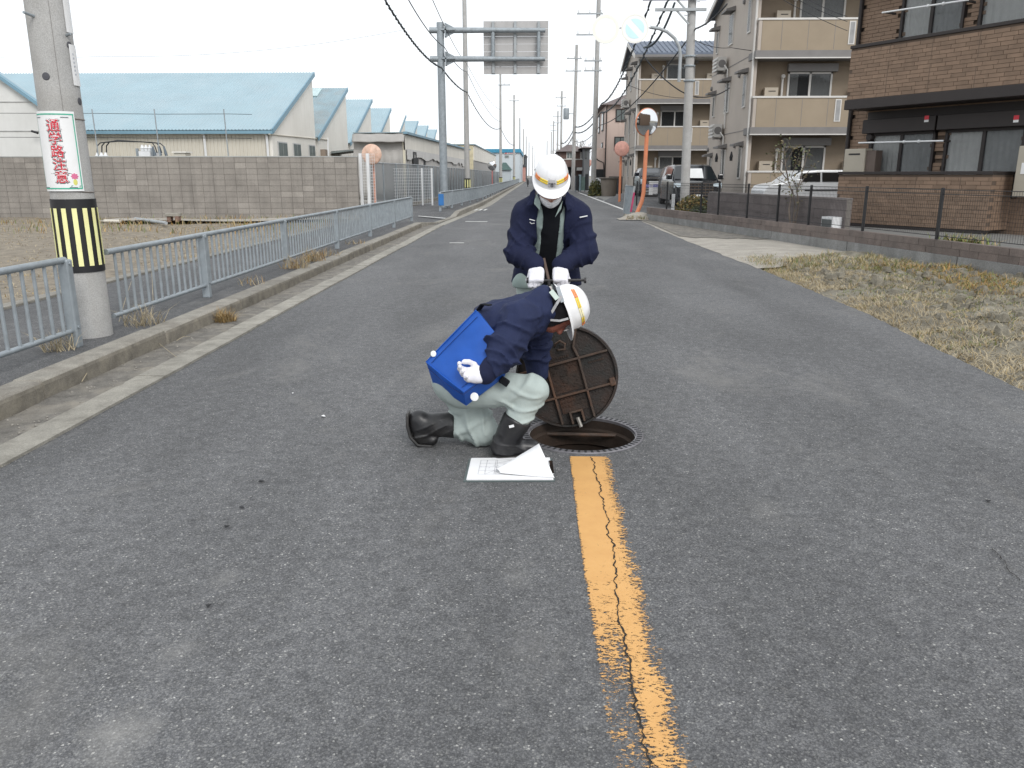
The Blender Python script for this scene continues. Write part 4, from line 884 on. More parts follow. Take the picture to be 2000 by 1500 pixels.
# raised ground of the building plots
M_PLOT = mat('grey plot surface', (.17, .168, .16), .93, .15, 1.5, bmp=.3, fine=60)
mb = MB(); c0 = rwp(-1, .17); c1 = rwp(LW, .17)
mb.add([(c0.x, c0.y, .33), (14, 6, .33), (40, 30, .33), (40, 33, .33), (11.5, 33, .33), (5.2, 30.5, .20), (c1.x, c1.y, .33)], [tuple(range(7))])
props(mb.build('plot', M_PLOT), kind='structure')
mb = MB(); pv = []
for y, z in ((30.3, .21), (33, .25), (40, .40), (48, .43)): pv += [(4.05, y, .012), (5.1, y, z), (12, y + (1.2 if y < 32 else 0), max(z, .34)), (60, y + (2.6 if y < 32 else 0), max(z, .34))]
mb.add(pv, [(4 * i + j, 4 * i + j + 1, 4 * i + j + 5, 4 * i + j + 4) for i in range(3) for j in range(3)])
props(mb.build('parking_ground', M_ASPH2), kind='structure')
mb = MB(); mb.add([(4.15, 48, .02), (60, 48, .4), (60, 300, .3), (4.15, 300, .02)], [(0, 1, 2, 3)]); props(mb.build('side_ground', M_PLOT), kind='structure')
for px, py in ((1274, 389.5), (1283, 388)):
    A = P(px, py, 36.5); MB().add([(A.x - .35, 36.0, A.z + .004), (A.x - .15, 36.0, A.z + .004), (A.x + .2, 37.2, A.z + .03), (A.x, 37.2, A.z + .03)], [(0, 1, 2, 3)])
# inner purple block wall
iw = thing('block_wall', 'low purple brown block wall behind the black mesh fence', 'wall', (6.5, 17, .33))
s0, s1 = wall_s(1640) + .2, wall_s(1366)
M_PURP = mat('purple brown block', (.165, .142, .138), .93, .14, 3, objvar=.08, bmp=.4, bscale=40, dirt=(.10, .09, .09), dirt_scale=1.5, dirt_amt=.55, fine=60)
rwbox(MB(), s0, s1, .37, .47, .3, .98).build('mortar', M_MORTAR, iw)
pb_ = MB().box((0, 0, 0), (.13, .393, .19)).mesh('block'); pb_.materials.append(M_PURP)
for r in range(3):
    s = s0 + .2
    while s < s1: piece('block', pb_, rwp(s, .42, .455 + .2 * r), iw, ang); s += .4
rwbox(MB(), s0, s1 + .01, .35, .49, .955, 1.0).build('coping', mat('purple coping', (.20, .18, .175), .9), iw, bev=.005)
MB().box(rwp(wall_s(1612), .30, .47), (.3, .42, .30), M=Mz).build('air_con_unit', M_WHITEP, None, bev=.01)
acu = bpy.data.objects['air_con_unit']; props(acu, 'small white outdoor unit behind the mesh fence at the corner of the brown house', 'outdoor unit')
g = MB().box(rwp(wall_s(1612), .145, .46), (.02, .34, .22), M=Mz).build('grille', mat('dark grille', (.10, .11, .11), .6), acu)

# ------------------------------------------------------------------ brown tiled house
HB = .20
hA = P(1630, 430, 19.0); hA.z = 0
hdg = math.radians(-31); U_ = Vector((-math.sin(hdg), -math.cos(hdg), 0)); NO = Vector((-U_.y * -1, 0, 0))
NO = Vector((U_.y, -U_.x, 0)); NO = NO if NO.x < 0 else -NO                                              # outwards, towards the road
def hp(s, n=0, z=0): return hA + U_ * s + NO * n + Vector((0, 0, z))
def hs(px, n=0):
    d = ray(px, 400); o = hp(0, n); t = (o.x * U_.y - o.y * U_.x) / (d.x * U_.y - d.y * U_.x); return (Vector((d.x * t, d.y * t, 0)) - Vector((o.x, o.y, 0))).dot(U_)
def hz(px, py, n=0):
    s = hs(px, n); q = hp(s, n); d = ray(px, py); t = q.y / d.y; return CAM_H + d.z * t
MH = Matrix((U_, NO, Vector((0, 0, 1)))).transposed()
def hbox(mb, s0, s1, n0, n1, z0, z1, mi=0): mb.box(hp((s0 + s1) / 2, (n0 + n1) / 2, (z0 + z1) / 2), (s1 - s0, n1 - n0, z1 - z0), M=MH, mi=mi); return mb
house = thing('brown_house', 'brown tile-clad two storey house with dark trim behind the black mesh fence', 'house', tuple(hp(2, -3)))
M_TILE = mat('brown wall tile', (.225, .152, .105), .75, .12, 5, objvar=.13, bmp=.2, bscale=50)
M_TILEB = mat('tile joint', (.118, .085, .064), .9, .1); M_HTRIM = mat('dark brown trim', (.026, .020, .019), .6, .12, 3)
sE = hs(1930); sB = hs(1966, .0)
zt_low = 1.49; z_sof0 = hz(1650, 210); z_b0 = hz(1650, 194); z_b1 = hz(1660, 92); 
WALLN = -.74                                               # the main wall stands back behind the porch walls
# main body
hbox(MB(), -.40, 9, -9, WALLN - .05, 0, 6.4).build('wall_core', M_TILEB, house)
hbox(MB(), -.35, 9.4, -9.3, -.2, 5.55, 5.75).build('roof', M_HTRIM, house)
hbox(MB(), -.416, -.402, -9, WALLN - .32, 0, 6.4).build('end_wall', M_TILE, house)
hbox(MB(), -.44, -.385, WALLN - .3, WALLN + .012, .1, 6.2).build('corner_board', M_HTRIM, house)
MB().tube([hp(-.40, WALLN + .07, .2), hp(-.40, WALLN + .07, 6.2)], .045, 8).build('downpipe', M_HTRIM, house, smooth=True)
tl = MB().box((0, 0, 0), (.292, .012, .070)).mesh('tile'); tl.materials.append(M_TILE)
rot_h = math.atan2(U_.y, U_.x)
tiles_left = [300]; more = MB()
def tiled(s0, s1, n, z0, z1, prio=True, core=True, th=.10):
    if core: hbox(MB(), s0, s1, n - th, n - .004, z0, z1).build('wall_panel', M_TILEB, house)
    z = z0 + .040; r = 0
    while z < z1 - .03:
        s = s0 + (.15 if r % 2 else 0) + (.075 if r % 3 == 1 else 0) - .146
        while s < s1:
            a, b = max(s, s0), min(s + .292, s1)
            if b - a > .05:
                ok = not any(w[0] - .02 < (a + b) / 2 < w[1] + .02 and w[2] - .02 < z < w[3] + .02 for w in HOLES)
                if ok:
                    if prio and tiles_left[0] > 0 and b - a > .28:
                        piece('tile', tl, hp((a + b) / 2, n + .001 + random.uniform(0, .002), z), house, rot_h); tiles_left[0] -= 1
                    else: hbox(more, a, b, n - .005, n + .006 + random.uniform(0, .002), z - .035, z + .035)
            s += .300
        z += .078; r += 1
HOLES = []
tiled(0, sB, 0, z_b0, z_b1)                                     # upper balcony front
sE2 = sE; tiled(0, sE2, 0, .40, zt_low - .03)                   # lower porch wall
W1 = []
def hwin(px0, px1, zb, zt, n, shutter=None):
    s0, s1 = hs(px0, n), hs(px1, n); HOLES.append((s0, s1, zb, zt + (.35 if shutter else 0)))
    w = thing  # noqa
    mb = MB(); fw = .055
    hbox(mb, s0, s1, n - .04, n + .05, zt - fw, zt); hbox(mb, s0, s1, n - .04, n + .05, zb, zb + fw); hbox(mb, s0, s0 + fw, n - .04, n + .05, zb, zt); hbox(mb, s1 - fw, s1, n - .04, n + .05, zb, zt)
    m = (s0 + s1) / 2; hbox(mb, m - .035, m + .035, n - .03, n + .045, zb, zt)
    f = mb.build('window', M_HTRIM, house)
    for a, b, e in ((s0 + fw, m, .01), (m, s1 - fw, .03)):
        hbox(MB(), a + .01, b - .01, n + e - .006, n + e, zb + fw, zt - fw).build('pane', glass_mat('house glass', (.03, .035, .04), .78), f)
        cm = MB(); cm.grid(lambda u, v: hp(a + (b - a) * u, n - .012 - .012 * math.sin(u * 38 + 2 * v) - (.0), zb + fw + (zt - zb - 2 * fw) * v), 44, 3)
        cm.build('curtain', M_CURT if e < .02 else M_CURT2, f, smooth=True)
    hbox(MB(), s0, s1, n - .06, n - .05, zb, zt).build('room_dark', M_DARK, f)
    if shutter: hbox(MB(), s0 - .12, s1 + .06, n - .02, n + .20, zt + .003, zt + shutter).build('shutter_box', M_HTRIM, house, bev=.01)
    return s0, s1
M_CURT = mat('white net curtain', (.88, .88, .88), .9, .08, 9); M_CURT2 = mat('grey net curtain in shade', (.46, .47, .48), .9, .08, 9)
zw0 = 1.02; 
for px0, px1 in ((1688, 1812), (1815 + 16, 1985)): W1.append(hwin(px0, px1, zw0, hz(1760, 258, WALLN), WALLN, .30))
for px0, px1 in ((1720, 1836), (1863, 2060)): W1.append(hwin(px0, px1, hz(1780, 78, WALLN) - .9, hz(1780, -40, WALLN) , WALLN))
tiled(-.38, 9, WALLN, .3, 6.1, prio=False, core=False)
# return walls on the right, dark coping, soffit, base band
for nm, z0, z1, s in (('balcony', z_b0, z_b1, sB), ('porch', .40, zt_low - .03, sE2)):
    hbox(MB(), s - .1, s - .006, WALLN, -.1, z0, z1).build('return_panel', M_TILEB, house)
    z = z0 + .04; r = 0
    while z < z1 - .03:
        n_ = -.0 - (.15 if r % 2 else 0)
        while n_ > WALLN:
            a, b = max(n_ - .29, WALLN), n_; hbox(more, s - .012, s + .002, a, b - .01, z - .035, z + .035); n_ -= .3
        z += .078; r += 1
hbox(MB(), -.02, sB + .02, -.14, .03, z_b1 + .002, z_b1 + .07).build('coping', M_HTRIM, house, bev=.008); hbox(MB(), sB - .14, sB + .03, WALLN, -.145, z_b1 + .002, z_b1 + .07).build('coping', M_HTRIM, house, bev=.008)
hbox(MB(), -.02, sE2 + .02, -.14, .03, zt_low - .027, zt_low + .035).build('coping', M_HTRIM, house, bev=.008); hbox(MB(), sE2 - .14, sE2 + .02, WALLN, -.145, zt_low - .027, zt_low + .03).build('coping', M_HTRIM, house, bev=.008)
hbox(MB(), -.03, sB + .03, WALLN, .03, z_b0 - .21, z_b0 - .003).build('soffit', M_HTRIM, house, bev=.01)
hbox(MB(), -.02, sE2 + .01, -.13, .004, .0, .392).build('base_band', M_HTRIM, house)
hbox(MB(), .05, 8, WALLN - .03, WALLN + .03, z_b0 - .42, z_b0 - .24).build('trim_band', M_HTRIM, house)
hbox(MB(), .0, 9, WALLN - .02, WALLN + .04, hz(1700, 118, WALLN) + .3, hz(1700, 118, WALLN) + .36).build('trim_band', M_HTRIM, house)
for k in (1, 2, 3): 
    for z0, z1 in ((z_b0, z_b1), (.4, zt_low - .03)): hbox(MB(), k * sB / 4 - .006, k * sB / 4 + .006, .004, .0085, z0, z1).build('panel_joint', M_TILEB, house)
props(more.build('more_tiles', M_TILE, house), kind='stuff')
for (a, b), px in zip(W1, (1805, 1976)):
    s = b - .14; zz = hz(px, 232, WALLN)
    q = hbox(MB(), s - .05, s + .05, WALLN + .205, WALLN + .207, zz - .02, zz + .06).build('sticker', mat('red sticker', (.60, .03, .05), .5), house); hbox(MB(), s - .05, s + .05, WALLN + .205, WALLN + .207, zz - .07, zz - .024).build('sticker', M_WHITEPL, house)
def drying_pole(label, a, b, n, m=M_GALV2):
    A, B = hp(hs(a[0], n), n, hz(*a, n)), hp(hs(b[0], n), n, hz(*b, n)); t = thing('drying_pole', label, 'laundry pole', tuple(A))
    MB().tube([A, B], .017, 8).build('pole', M_WHITEP, t, smooth=True)
    for q in (A.lerp(B, .04), A.lerp(B, .96)): MB().beam(q, q - NO * .35, .03, .04).build('bracket', M_HTRIM, t)
    for f in (.55, .72): MB().lathe([(.03, 0), (.035, .02), (.03, .04)], A.lerp(B, f), 8, (B - A)).build('clip', M_WHITEP, t)
drying_pole('white laundry pole across the lower left window of the brown house', (1664, 279), (1826, 275), -.2)
drying_pole('white laundry pole above the upper balcony of the brown house', (1682, 25), (1838, 0), -.2)
hb = thing('water_heater', 'beige water heater box on the wall left of the lower window of the brown house', 'water heater', tuple(hp(.3, -.9, 1)))
s_ = hs(1641, -.35); hbox(MB(), s_ - .0, s_ + .55, -.58, -.32, zt_low + .05 - .2, hz(1650, 291, -.35)).build('body', mat('beige enamel', (.42, .38, .31), .5, .06), hb, bev=.015)
hbox(MB(), s_ + .12, s_ + .42, -.318, -.312, hz(1650, 303, -.35), hz(1650, 300, -.35)).build('vent_slot', M_DARK, hb); hbox(MB(), s_ + .56, s_ + .80, -.58, -.36, zt_low - .15, hz(1650, 295, -.35)).build('side_cover', mat('brown cover', (.12, .09, .075), .6), hb)
MB().lathe([(0, .09), (.07, .085), (.1, .05), (.1, 0)], hp(hs(1688, WALLN), WALLN + .02, hz(1690, 268, WALLN)), 16, NO).build('vent_hood', M_HTRIM, house, smooth=True); MB().tube([hp(hs(1688, WALLN), WALLN + .02, hz(1690, 275, WALLN)), hp(hs(1688, WALLN), WALLN + .02, 1.2)], .035, 8).build('pipe', M_HTRIM, house)
hb2 = thing('water_heater', 'beige meter box on the wall at the right edge beside the tiled porch', 'meter box', tuple(hp(sE2 + .5, -.5, .8)))
hbox(MB(), hs(1980, -.5), hs(1980, -.5) + .6, -.58, -.38, hz(1985, 385, -.5), hz(1985, 285, -.5)).build('body', MATS['beige enamel'], hb2, bev=.015); hbox(MB(), hs(1980, -.5) + .1, hs(1980, -.5) + .3, -.378, -.37, hz(1985, 340, -.5), hz(1985, 318, -.5)).build('label_plate', M_WHITEPL, hb2)
# weeds at the foot of the house
pts = [rwp(wall_s(1838 + 60 * random.random()) + random.uniform(-.4, .4), .22 + .2 * random.random(), .33) for _ in range(260)]
blades('weeds', pts, .22, .02, .8, [M_GREEN, M_STRAW, M_GREEN], 'weeds growing on the retaining wall before the porch', cat='weeds')
# ------------------------------------------------------------------ tan apartment blocks
M_TAN = mat('tan siding', (.285, .228, .168), .8, .07, .8, streak=(.25, .20, .145)); M_TANL = mat('light tan balcony panel', (.315, .255, .185), .8, .06, 1.2)
M_GREYW = mat('grey beige siding', (.45, .395, .345), .8, .06, .7, streak=(.41, .36, .31)); M_FASC = mat('grey fascia', (.20, .19, .185), .7, .08)
M_WTRIM = mat('off-white trim', (.62, .60, .57), .6, .05); M_GLASSD = glass_mat('apartment glass', (.04, .045, .05), .6)
M_ROOFD = mat('blue grey tile roof', (.12, .145, .19), .6, .15, 2); M_SHUT = mat('grey shutter', (.25, .24, .235), .6, .05)
def apartment(label, x0, x1, y0, y1, z0, storey, ncol, seed, hide_right=False):
    rn = random.Random(seed); t = thing('apartment_building', label, 'apartment block', ((x0 + x1) / 2, (y0 + y1) / 2, 0)); zt = z0 + storey * 2 + 2.62
    bd = 1.0                                              # balcony depth
    MB().bx(x0 + .02, x1, y0 + bd, y1, 0, zt).build('wall', M_TAN, t)
    rise = 1.0
    MB().prism([(x0, y0 + .25, 0), (x0, y0 + .25, zt), (x0, (y0 + y1) / 2, zt + rise), (x0, y1, zt), (x0, y1, 0)], (.12, 0, 0)).build('side_wall', M_GREYW, t)
    mb = MB(); ry = (y0 + y1) / 2
    for a, b in (((y0 - .35, zt - .12), (ry, zt + rise + .12)), ((y1 + .3, zt - .12), (ry, zt + rise + .12))): mb.prism([(x0 - .35, a[0], a[1]), (x1 + .3, a[0], a[1]), (x1 + .3, b[0], b[1]), (x0 - .35, b[0], b[1])], (0, 0, .12))
    mb.build('roof', M_ROOFD, t)
    mb = MB(); n = int((x1 - x0) / .3)
    for k in range(n): mb.tube([(x0 - .2 + .3 * k, y0 - .3, zt + .03), (x0 - .2 + .3 * k, ry, zt + rise + .24)], .05, 5)
    props(mb.build('roof_tiles', M_ROOFD, t), kind='stuff')
    for a, b in (((y0 - .4, zt - .2), (ry, zt + rise + .06)), ((y1 + .35, zt - .2), (ry, zt + rise + .06))): MB().beam((x0 - .37, a[0], a[1]), (x0 - .37, b[0], b[1]), .05, .22).build('barge_board', M_WTRIM, t)
    MB().bx(x0 - .3, x1, y0 - .46, y0 - .34, zt - .26, zt - .12).build('gutter', M_FASC, t); MB().bx(x0, x1, y0 - .3, y0 + bd, zt - .3, zt - .24).build('eaves_soffit', M_WTRIM, t)
    for f in range(3):
        zf = z0 + storey * f; zr = zf + 1.1
        MB().bx(x0 + .15, x1, y0, y0 + .1, zf + .02, zr).build('balcony_front', M_TANL, t); MB().bx(x0 + .02, x0 + .14, y0, y0 + bd, zf + .02, zr).build('balcony_side', M_GREYW, t)
        MB().bx(x0 - .02, x1, y0 - .03, y0 + .13, zr, zr + .07).build('balcony_rail', M_WTRIM, t)
        k = x0 + .9
        while k < x1: MB().bx(k - .008, k + .008, y0 - .004, y0 + .01, zf + .05, zr - .02).build('panel_joint', M_FASC, t); k += 1.0
        if f:
            MB().bx(x0 - .05, x1, y0 - .08, y0 + bd, zf - .25, zf + .015).build('balcony_slab', M_FASC, t); MB().bx(x0 - .07, x1, y0 - .12, y0 - .085, zf - .28, zf - .24).build('drip_edge', M_WTRIM, t)
        for c in range(ncol):
            wx = x0 + 1.55 + c * 3.4 + (.25 if f == 2 else 0); yw = y0 + bd
            w = MB(); zb, ztw = zf + .35, zf + 2.15
            w.bx(wx, wx + 1.75, yw - .06, yw + .02, ztw - .07, ztw); w.bx(wx, wx + 1.75, yw - .06, yw + .02, zb, zb + .06); w.bx(wx, wx + .07, yw - .06, yw + .02, zb, ztw); w.bx(wx + 1.68, wx + 1.75, yw - .06, yw + .02, zb, ztw); w.bx(wx + .84, wx + .92, yw - .06, yw + .02, zb, ztw)
            w = w.build('window', M_WTRIM, t)
            for a, b in ((.07, .84), (.92, 1.68)):
                MB().bx(wx + a, wx + b, yw - .03, yw - .02, zb + .06, ztw - .07).build('pane', M_GLASSD, w)
                if rn.random() < .75 or f == 2: 
                    cm = MB(); ww = (b - a) * (1 if f == 2 else rn.choice((.45, 1))); cm.grid(lambda u, v: (wx + a + ww * u, yw - .012 - .006 * math.sin(40 * u), zb + .06 + (ztw - zb - .13) * v), 24, 2); cm.build('curtain', M_CURT, w, smooth=True)
            MB().bx(wx, wx + 1.75, yw - .013 + .008, yw - .001, zb, ztw).build('dark_room', M_DARK, w)
            MB().bx(wx - .05, wx + 1.9, yw - .20, yw - .0, ztw + .01, ztw + .30).build('shutter_box', M_SHUT, t)
            a = MB().bx(wx - .95, wx - .42, yw - .32, yw - .06, zf + .55, zf + 1.55).build('water_heater', mat('beige heater', (.46, .40, .32), .5, .06), t); MB().bx(wx - .8, wx - .52, yw - .33, yw - .322, zf + 1.4, zf + 1.43).build('vent_slot', M_DARK, a)
            MB().tube([(wx - .22, yw - .1, zf + .2), (wx - .22, yw - .1, zf + 1.95)], .045, 8).build('pipe', M_WTRIM, t, smooth=True); MB().lathe([(0, .1), (.07, .1), (.09, 0), (0, 0)], (wx - .22, yw - .12, zf + 1.98), 10, (0, -1, 0)).build('vent_hood', M_WTRIM, t, smooth=True)
            if f and c == 0:
                fr = MB(); xx = wx + 1.62; fr.bx(xx, xx + .24, y0 - .02, y0 - .003, zf + .22, zr - .05); o = fr.build('slit_frame', M_WTRIM, t); MB().bx(xx + .04, xx + .20, y0 - .026, y0 - .02, zf + .26, zr - .09).build('slit', mat('slit glass', (.30, .30, .30), .4), o)
    # side wall: windows, hoods, air conditioners, a downpipe
    L = y1 - y0
    for f in range(3):
        zf = z0 + storey * f
        for u, w_, h_ in ((.17, .45, 1.25), (.55, .75, 1.25), (.88, .35, .95)):
            yc = y0 + L * u; zb = zf + .85
            fr = MB(); fr.bx(x0 - .05, x0 + .0, yc - w_ / 2, yc + w_ / 2, zb, zb + h_); o = fr.build('window', M_WTRIM, t); MB().bx(x0 - .06, x0 - .05, yc - w_ / 2 + .06, yc + w_ / 2 - .06, zb + .06, zb + h_ - .06).build('pane', M_GLASSD, o)
            MB().prism([(x0 - .003, yc - w_ / 2 - .12, zb + h_ + .06), (x0 - .40, yc - w_ / 2 - .12, zb + h_ + .05), (x0 - .40, yc - w_ / 2 - .12, zb + h_ + .13), (x0 - .003, yc - w_ / 2 - .12, zb + h_ + .24)], (0, w_ + .24, 0)).build('window_hood', M_FASC, t)
        if f:
            yc = y0 + L * .62; zb = zf - .15
            a = MB().bx(x0 - .48, x0 - .12, yc - .40, yc + .40, zb, zb + .56).build('air_con_unit', M_WTRIM, t)
            MB().lathe([(0, .012), (.15, .012), (.165, 0)], (x0 - .30, yc - .405, zb + .28), 16, (0, -1, 0)).build('fan_guard', M_FASC, a)
            q = MB()
            for k in range(4): q.bx(x0 - .55, x0 - .52, yc - .42, yc + .42, zb - .02 + .15 * k, zb + .06 + .15 * k)
            q.build('guard_slats', M_WTRIM, a); MB().beam((x0 - .35, yc + .2, zb - .05), (x0 + .05, yc + .2, zb - .05), .5, .04).build('bracket', M_FASC, a)
            MB().tube([(x0 - .2, yc - .45, zb + .2), (x0 - .08, yc - .6, zb), (x0 - .06, yc - .6, zf - storey + .2)], .035, 6).build('pipe', M_WTRIM, t)
        for yc in (y0 + L * .3, y0 + L * .97):
            MB().lathe([(0, .09), (.09, .08), (.11, 0)], (x0, yc, zf + 2.2), 12, (-1, 0, 0)).build('vent_hood', M_FASC, t, smooth=True)
        MB().bx(x0 - .012, x0 - .002, y0 + .3, y1, zf - .06, zf - .03).build('band_joint', M_FASC, t)
    MB().tube([(x0 - .06, y0 + .18, 0), (x0 - .06, y0 + .18, zt - .3)], .045, 8).build('downpipe', M_WTRIM, t, smooth=True)
    for u in (.36, .72):
        q = MB(); yc = y0 + L * u; q.tube([(x0 - .02, yc - .18, z0 + 1.75), (x0 - .02, yc, z0 + 1.95), (x0 - .02, yc + .2, z0 + 1.72)], .04, 5); q.tube([(x0 - .02, yc - .1, z0 + 1.6), (x0 - .02, yc - .1, z0 + 1.8)], .04, 5); q.tube([(x0 - .02, yc + .12, z0 + 1.6), (x0 - .02, yc + .12, z0 + 1.8)], .04, 5); q.build('wall_ornament', M_DARK, t)
    return t
apartment('nearer tan three storey apartment block behind the bare shrub and the white car', 8.46, 16.5, 33.0, 41.0, .45, 2.80, 2, 3)
apartment('farther tan three storey apartment block behind the two black vans', 6.32, 15.6, 52.0, 59.5, .47, 2.75, 2, 5)

# pink house and brown houses farther on
def simple_house(label, x0, x1, y0, y1, h, wallm, roofm, rise, wins, sidewins=(), z0=.0, name='house'):
    t = thing(name, label, 'house', ((x0 + x1) / 2, y0, 0)); MB().bx(x0, x1, y0, y1, 0, h).build('wall', wallm, t)
    MB().add([(x0 - .4, y0 - .4, h), (x1 + .4, y0 - .4, h), (x1 + .4, y1 + .4, h), (x0 - .4, y1 + .4, h), (x0 + (x1 - x0) * .35, (y0 + y1) / 2, h + rise), (x0 + (x1 - x0) * .65, (y0 + y1) / 2, h + rise)], [(0, 1, 5, 4), (1, 2, 5), (2, 3, 4, 5), (3, 0, 4), (3, 2, 1, 0)]).build('roof', roofm, t)
    for a, b, za, zb, fm in wins:
        w = MB().bx(a, b, y0 - .06, y0, za, zb).build('window', fm, t); m = (a + b) / 2
        for p, q in ((a + .08, m - .03), (m + .03, b - .08)): MB().bx(p, q, y0 - .075, y0 - .06, za + .08, zb - .08).build('pane', M_WINGREY, w)
    for a, b, za, zb, fm in sidewins:
        w = MB().bx(x0 - .06, x0, a, b, za, zb).build('window', fm, t); MB().bx(x0 - .075, x0 - .06, a + .08, b - .08, za + .08, zb - .08).build('pane', M_WINGREY, w)
    return t
M_PINK = mat('pale pink render', (.62, .49, .43), .85, .05, .5, streak=(.48, .37, .32)); M_BRROOF = mat('brown tile roof', (.12, .09, .085), .7, .1, 3)
x0 = P(1182, 300, 65).x
pk = simple_house('pale pink three storey house with dark window frames beside the second utility pole', x0, 11, 65, 75, P(1200, 205, 65).z, M_PINK, M_BRROOF, 1.2,
    [(P(1200, 300, 65).x, P(1222, 300, 65).x, P(1210, 238, 65).z, P(1210, 213, 65).z, M_HTRIM), (P(1199, 300, 65).x, P(1222, 300, 65).x, P(1210, 293, 65).z, P(1210, 267, 65).z, M_HTRIM)],
    [(67.2, 68.6, 4.9, 6.3, M_HTRIM), (67.2, 68.6, 1.9 + .6, 4.0, M_HTRIM), (71, 72.2, 4.9, 6.3, M_HTRIM)])
xb = P(1162, 300, 65).x; MB().bx(xb, x0 - .01, 65.2, 69, 1.0, P(1170, 289, 65).z).build('balcony_box', M_PINK, pk); MB().bx(xb + .1, x0, 65.15, 65.19, .1, 1.0 + .9).build('porch_opening', M_DARK, pk)
MB().tube([(x0 + .02, 64.95, 0), (x0 + .02, 64.95, 6.6)], .05, 6).build('downpipe', M_HTRIM, pk); MB().tube([P(1165, 310, 64.9), P(1168, 313, 64.9), P(1179, 318, 64.9), P(1180, 345, 64.9)], .05, 6).build('drain_pipe', M_HTRIM, pk)
MB().bx(x0 + .3, 9.5, 64.3, 64.5, 0, 1.35).build('garden_wall', mat('dark garden wall', (.055, .06, .065), .8), pk); MB().bx(P(1160, 340, 64).x, P(1173, 340, 64).x, 63.9, 64, .7, 1.25).build('notice_panel', M_WHITEP, pk)
A, B = P(1098, 298, 88), P(1141, 298, 88); zr = P(1110, 281, 88).z; M_BRW = mat('red brown siding', (.15, .095, .08), .8, .1, 1)
bh = simple_house('red brown two storey house with white windows and a long balcony beside the helmet', A.x - .2, B.x, 88, 98, A.z + .1, M_BRW, M_BRROOF, zr - A.z, [(P(1106, 310, 88).x, P(1119, 310, 88).x, P(1110, 310.5, 88).z, P(1110, 297, 88).z, M_WTRIM), (P(1133, 310, 88).x, P(1139, 310, 88).x, P(1110, 310.5, 88).z, P(1110, 297, 88).z, M_WTRIM)])
MB().bx(A.x - .3, B.x, 86.9, 88, P(1110, 326, 87).z, P(1110, 312, 87).z).build('balcony', M_BRW, bh); MB().bx(A.x - .3, B.x, 86.85, 86.95, P(1110, 312, 87).z, P(1110, 310.5, 87).z).build('balcony_rail', M_WTRIM, bh)
MB().bx(P(1126, 340, 87).x, B.x + .6, 86.7, 87.4, P(1110, 333, 87).z, P(1110, 327, 87).z).build('carport_roof', M_WTRIM, bh); MB().bx(A.x, P(1124, 340, 87).x, 87.8, 87.95, .1, P(1110, 327, 87).z).build('porch_opening', M_DARK, bh)
dkh = simple_house('dark grey slim house between the brown house and the pink house', P(1141, 300, 84).x, P(1152, 300, 84).x, 84, 92, P(1141, 289, 84).z, mat('dark grey siding', (.11, .115, .12), .8, .08), M_BRROOF, .3, [(P(1143, 300, 84).x, P(1146, 300, 84).x, P(1143, 310, 84).z, P(1143, 293, 84).z, M_HTRIM)])
for px, py, Y, w, col, lab in ((1066, 318, 170, 22, (.30, .28, .26), 'pale far house showing above the helmet to its left'), (1090, 310, 140, 16, (.24, .22, .2), 'grey far house above the right side of the helmet'), (1052, 332, 240, 14, (.2, .21, .2), 'tiny far house at the end of the road')):
    A, B = P(px - w / 2, py, Y), P(px + w / 2, py, Y); simple_house(lab, A.x, B.x, Y, Y + 10, A.z, mat('far house %d' % px, col, .9), M_BRROOF, .8, [((A.x + B.x) / 2 - .4, (A.x + B.x) / 2 + .6, A.z - 1.8, A.z - .7, M_WTRIM)])
# bare trees behind the far houses
def bare_tree(name, label, base, h, r, n, spread, leafm=None, leaves=0, lsize=.05, depth=4, cat='tree', seed=1, group=None, twig_r=.15):
    rn = random.Random(seed); t = thing(name, label, cat, tuple(base), group); mb = MB(); tips = []
    def grow(p, d, L, rad, k):
        q = p + d * L * .5 + Vector((rn.uniform(-1, 1), rn.uniform(-1, 1), rn.uniform(-.3, .5))) * L * .10; e = p + d * L; r1 = rad * .62
        mb.tube([p, q, e], [rad, (rad + r1) / 2, r1], 6 if k > 1 else 4)
        if k == 0: tips.append((e, d)); return
        for i in range(rn.choice((2, 3)) if k < depth else n):
            a = Vector((rn.uniform(-1, 1), rn.uniform(-1, 1), rn.uniform(-.2, .8))).normalized(); grow(e if i or k < depth else e, (d + a * spread).normalized(), L * rn.uniform(.62, .82), r1, k - 1)
            if k <= 2: tips.append((e, d))
    grow(Vector(base), Vector((rn.uniform(-.1, .1), 0, 1)).normalized(), h * .3, r, depth)
    mb.build('trunk', mat('grey brown bark', (.14, .115, .095), .9, .2, 6), t, smooth=True)
    if leaves:
        pts = []
        for i in range(leaves): e, d = rn.choice(tips); pts.append(e + Vector((rn.gauss(0, 1), rn.gauss(0, 1), rn.gauss(0, 1))) * lsize * 1.6)
        m2 = MB()
        for p in pts:
            a = Vector((rn.gauss(0, 1), rn.gauss(0, 1), rn.gauss(0, .6))).normalized(); b = a.cross(Vector((rn.gauss(0, 1), rn.gauss(0, 1), rn.gauss(0, 1)))).normalized(); s = lsize * rn.uniform(.6, 1.3)
            m2.add([p - a * s, p + b * s * .45, p + a * s, p - b * s * .45], [(0, 1, 2, 3)], rn.randrange(2))
        props(m2.build('leaves', leafm, t), kind='stuff')
    return t
for i, (px, Y) in enumerate(((1130, 101), (1146, 102), (1100, 135))): bare_tree('bare_tree', ['bare branching tree behind the roof of the red brown house', 'second bare tree between the red brown and dark grey houses', 'far bare tree left of the red brown house roof'][i], (P(px, 345, Y).x, Y, 0), 6.6 if i < 2 else 6.5, .075, 6, .75, depth=4, seed=i + 4, group='bare trees behind the far houses')
M_LEAF = [mat('dull olive leaf', (.10, .115, .05), .7, .3, 8), mat('brownish leaf', (.17, .14, .075), .7, .3, 8)]
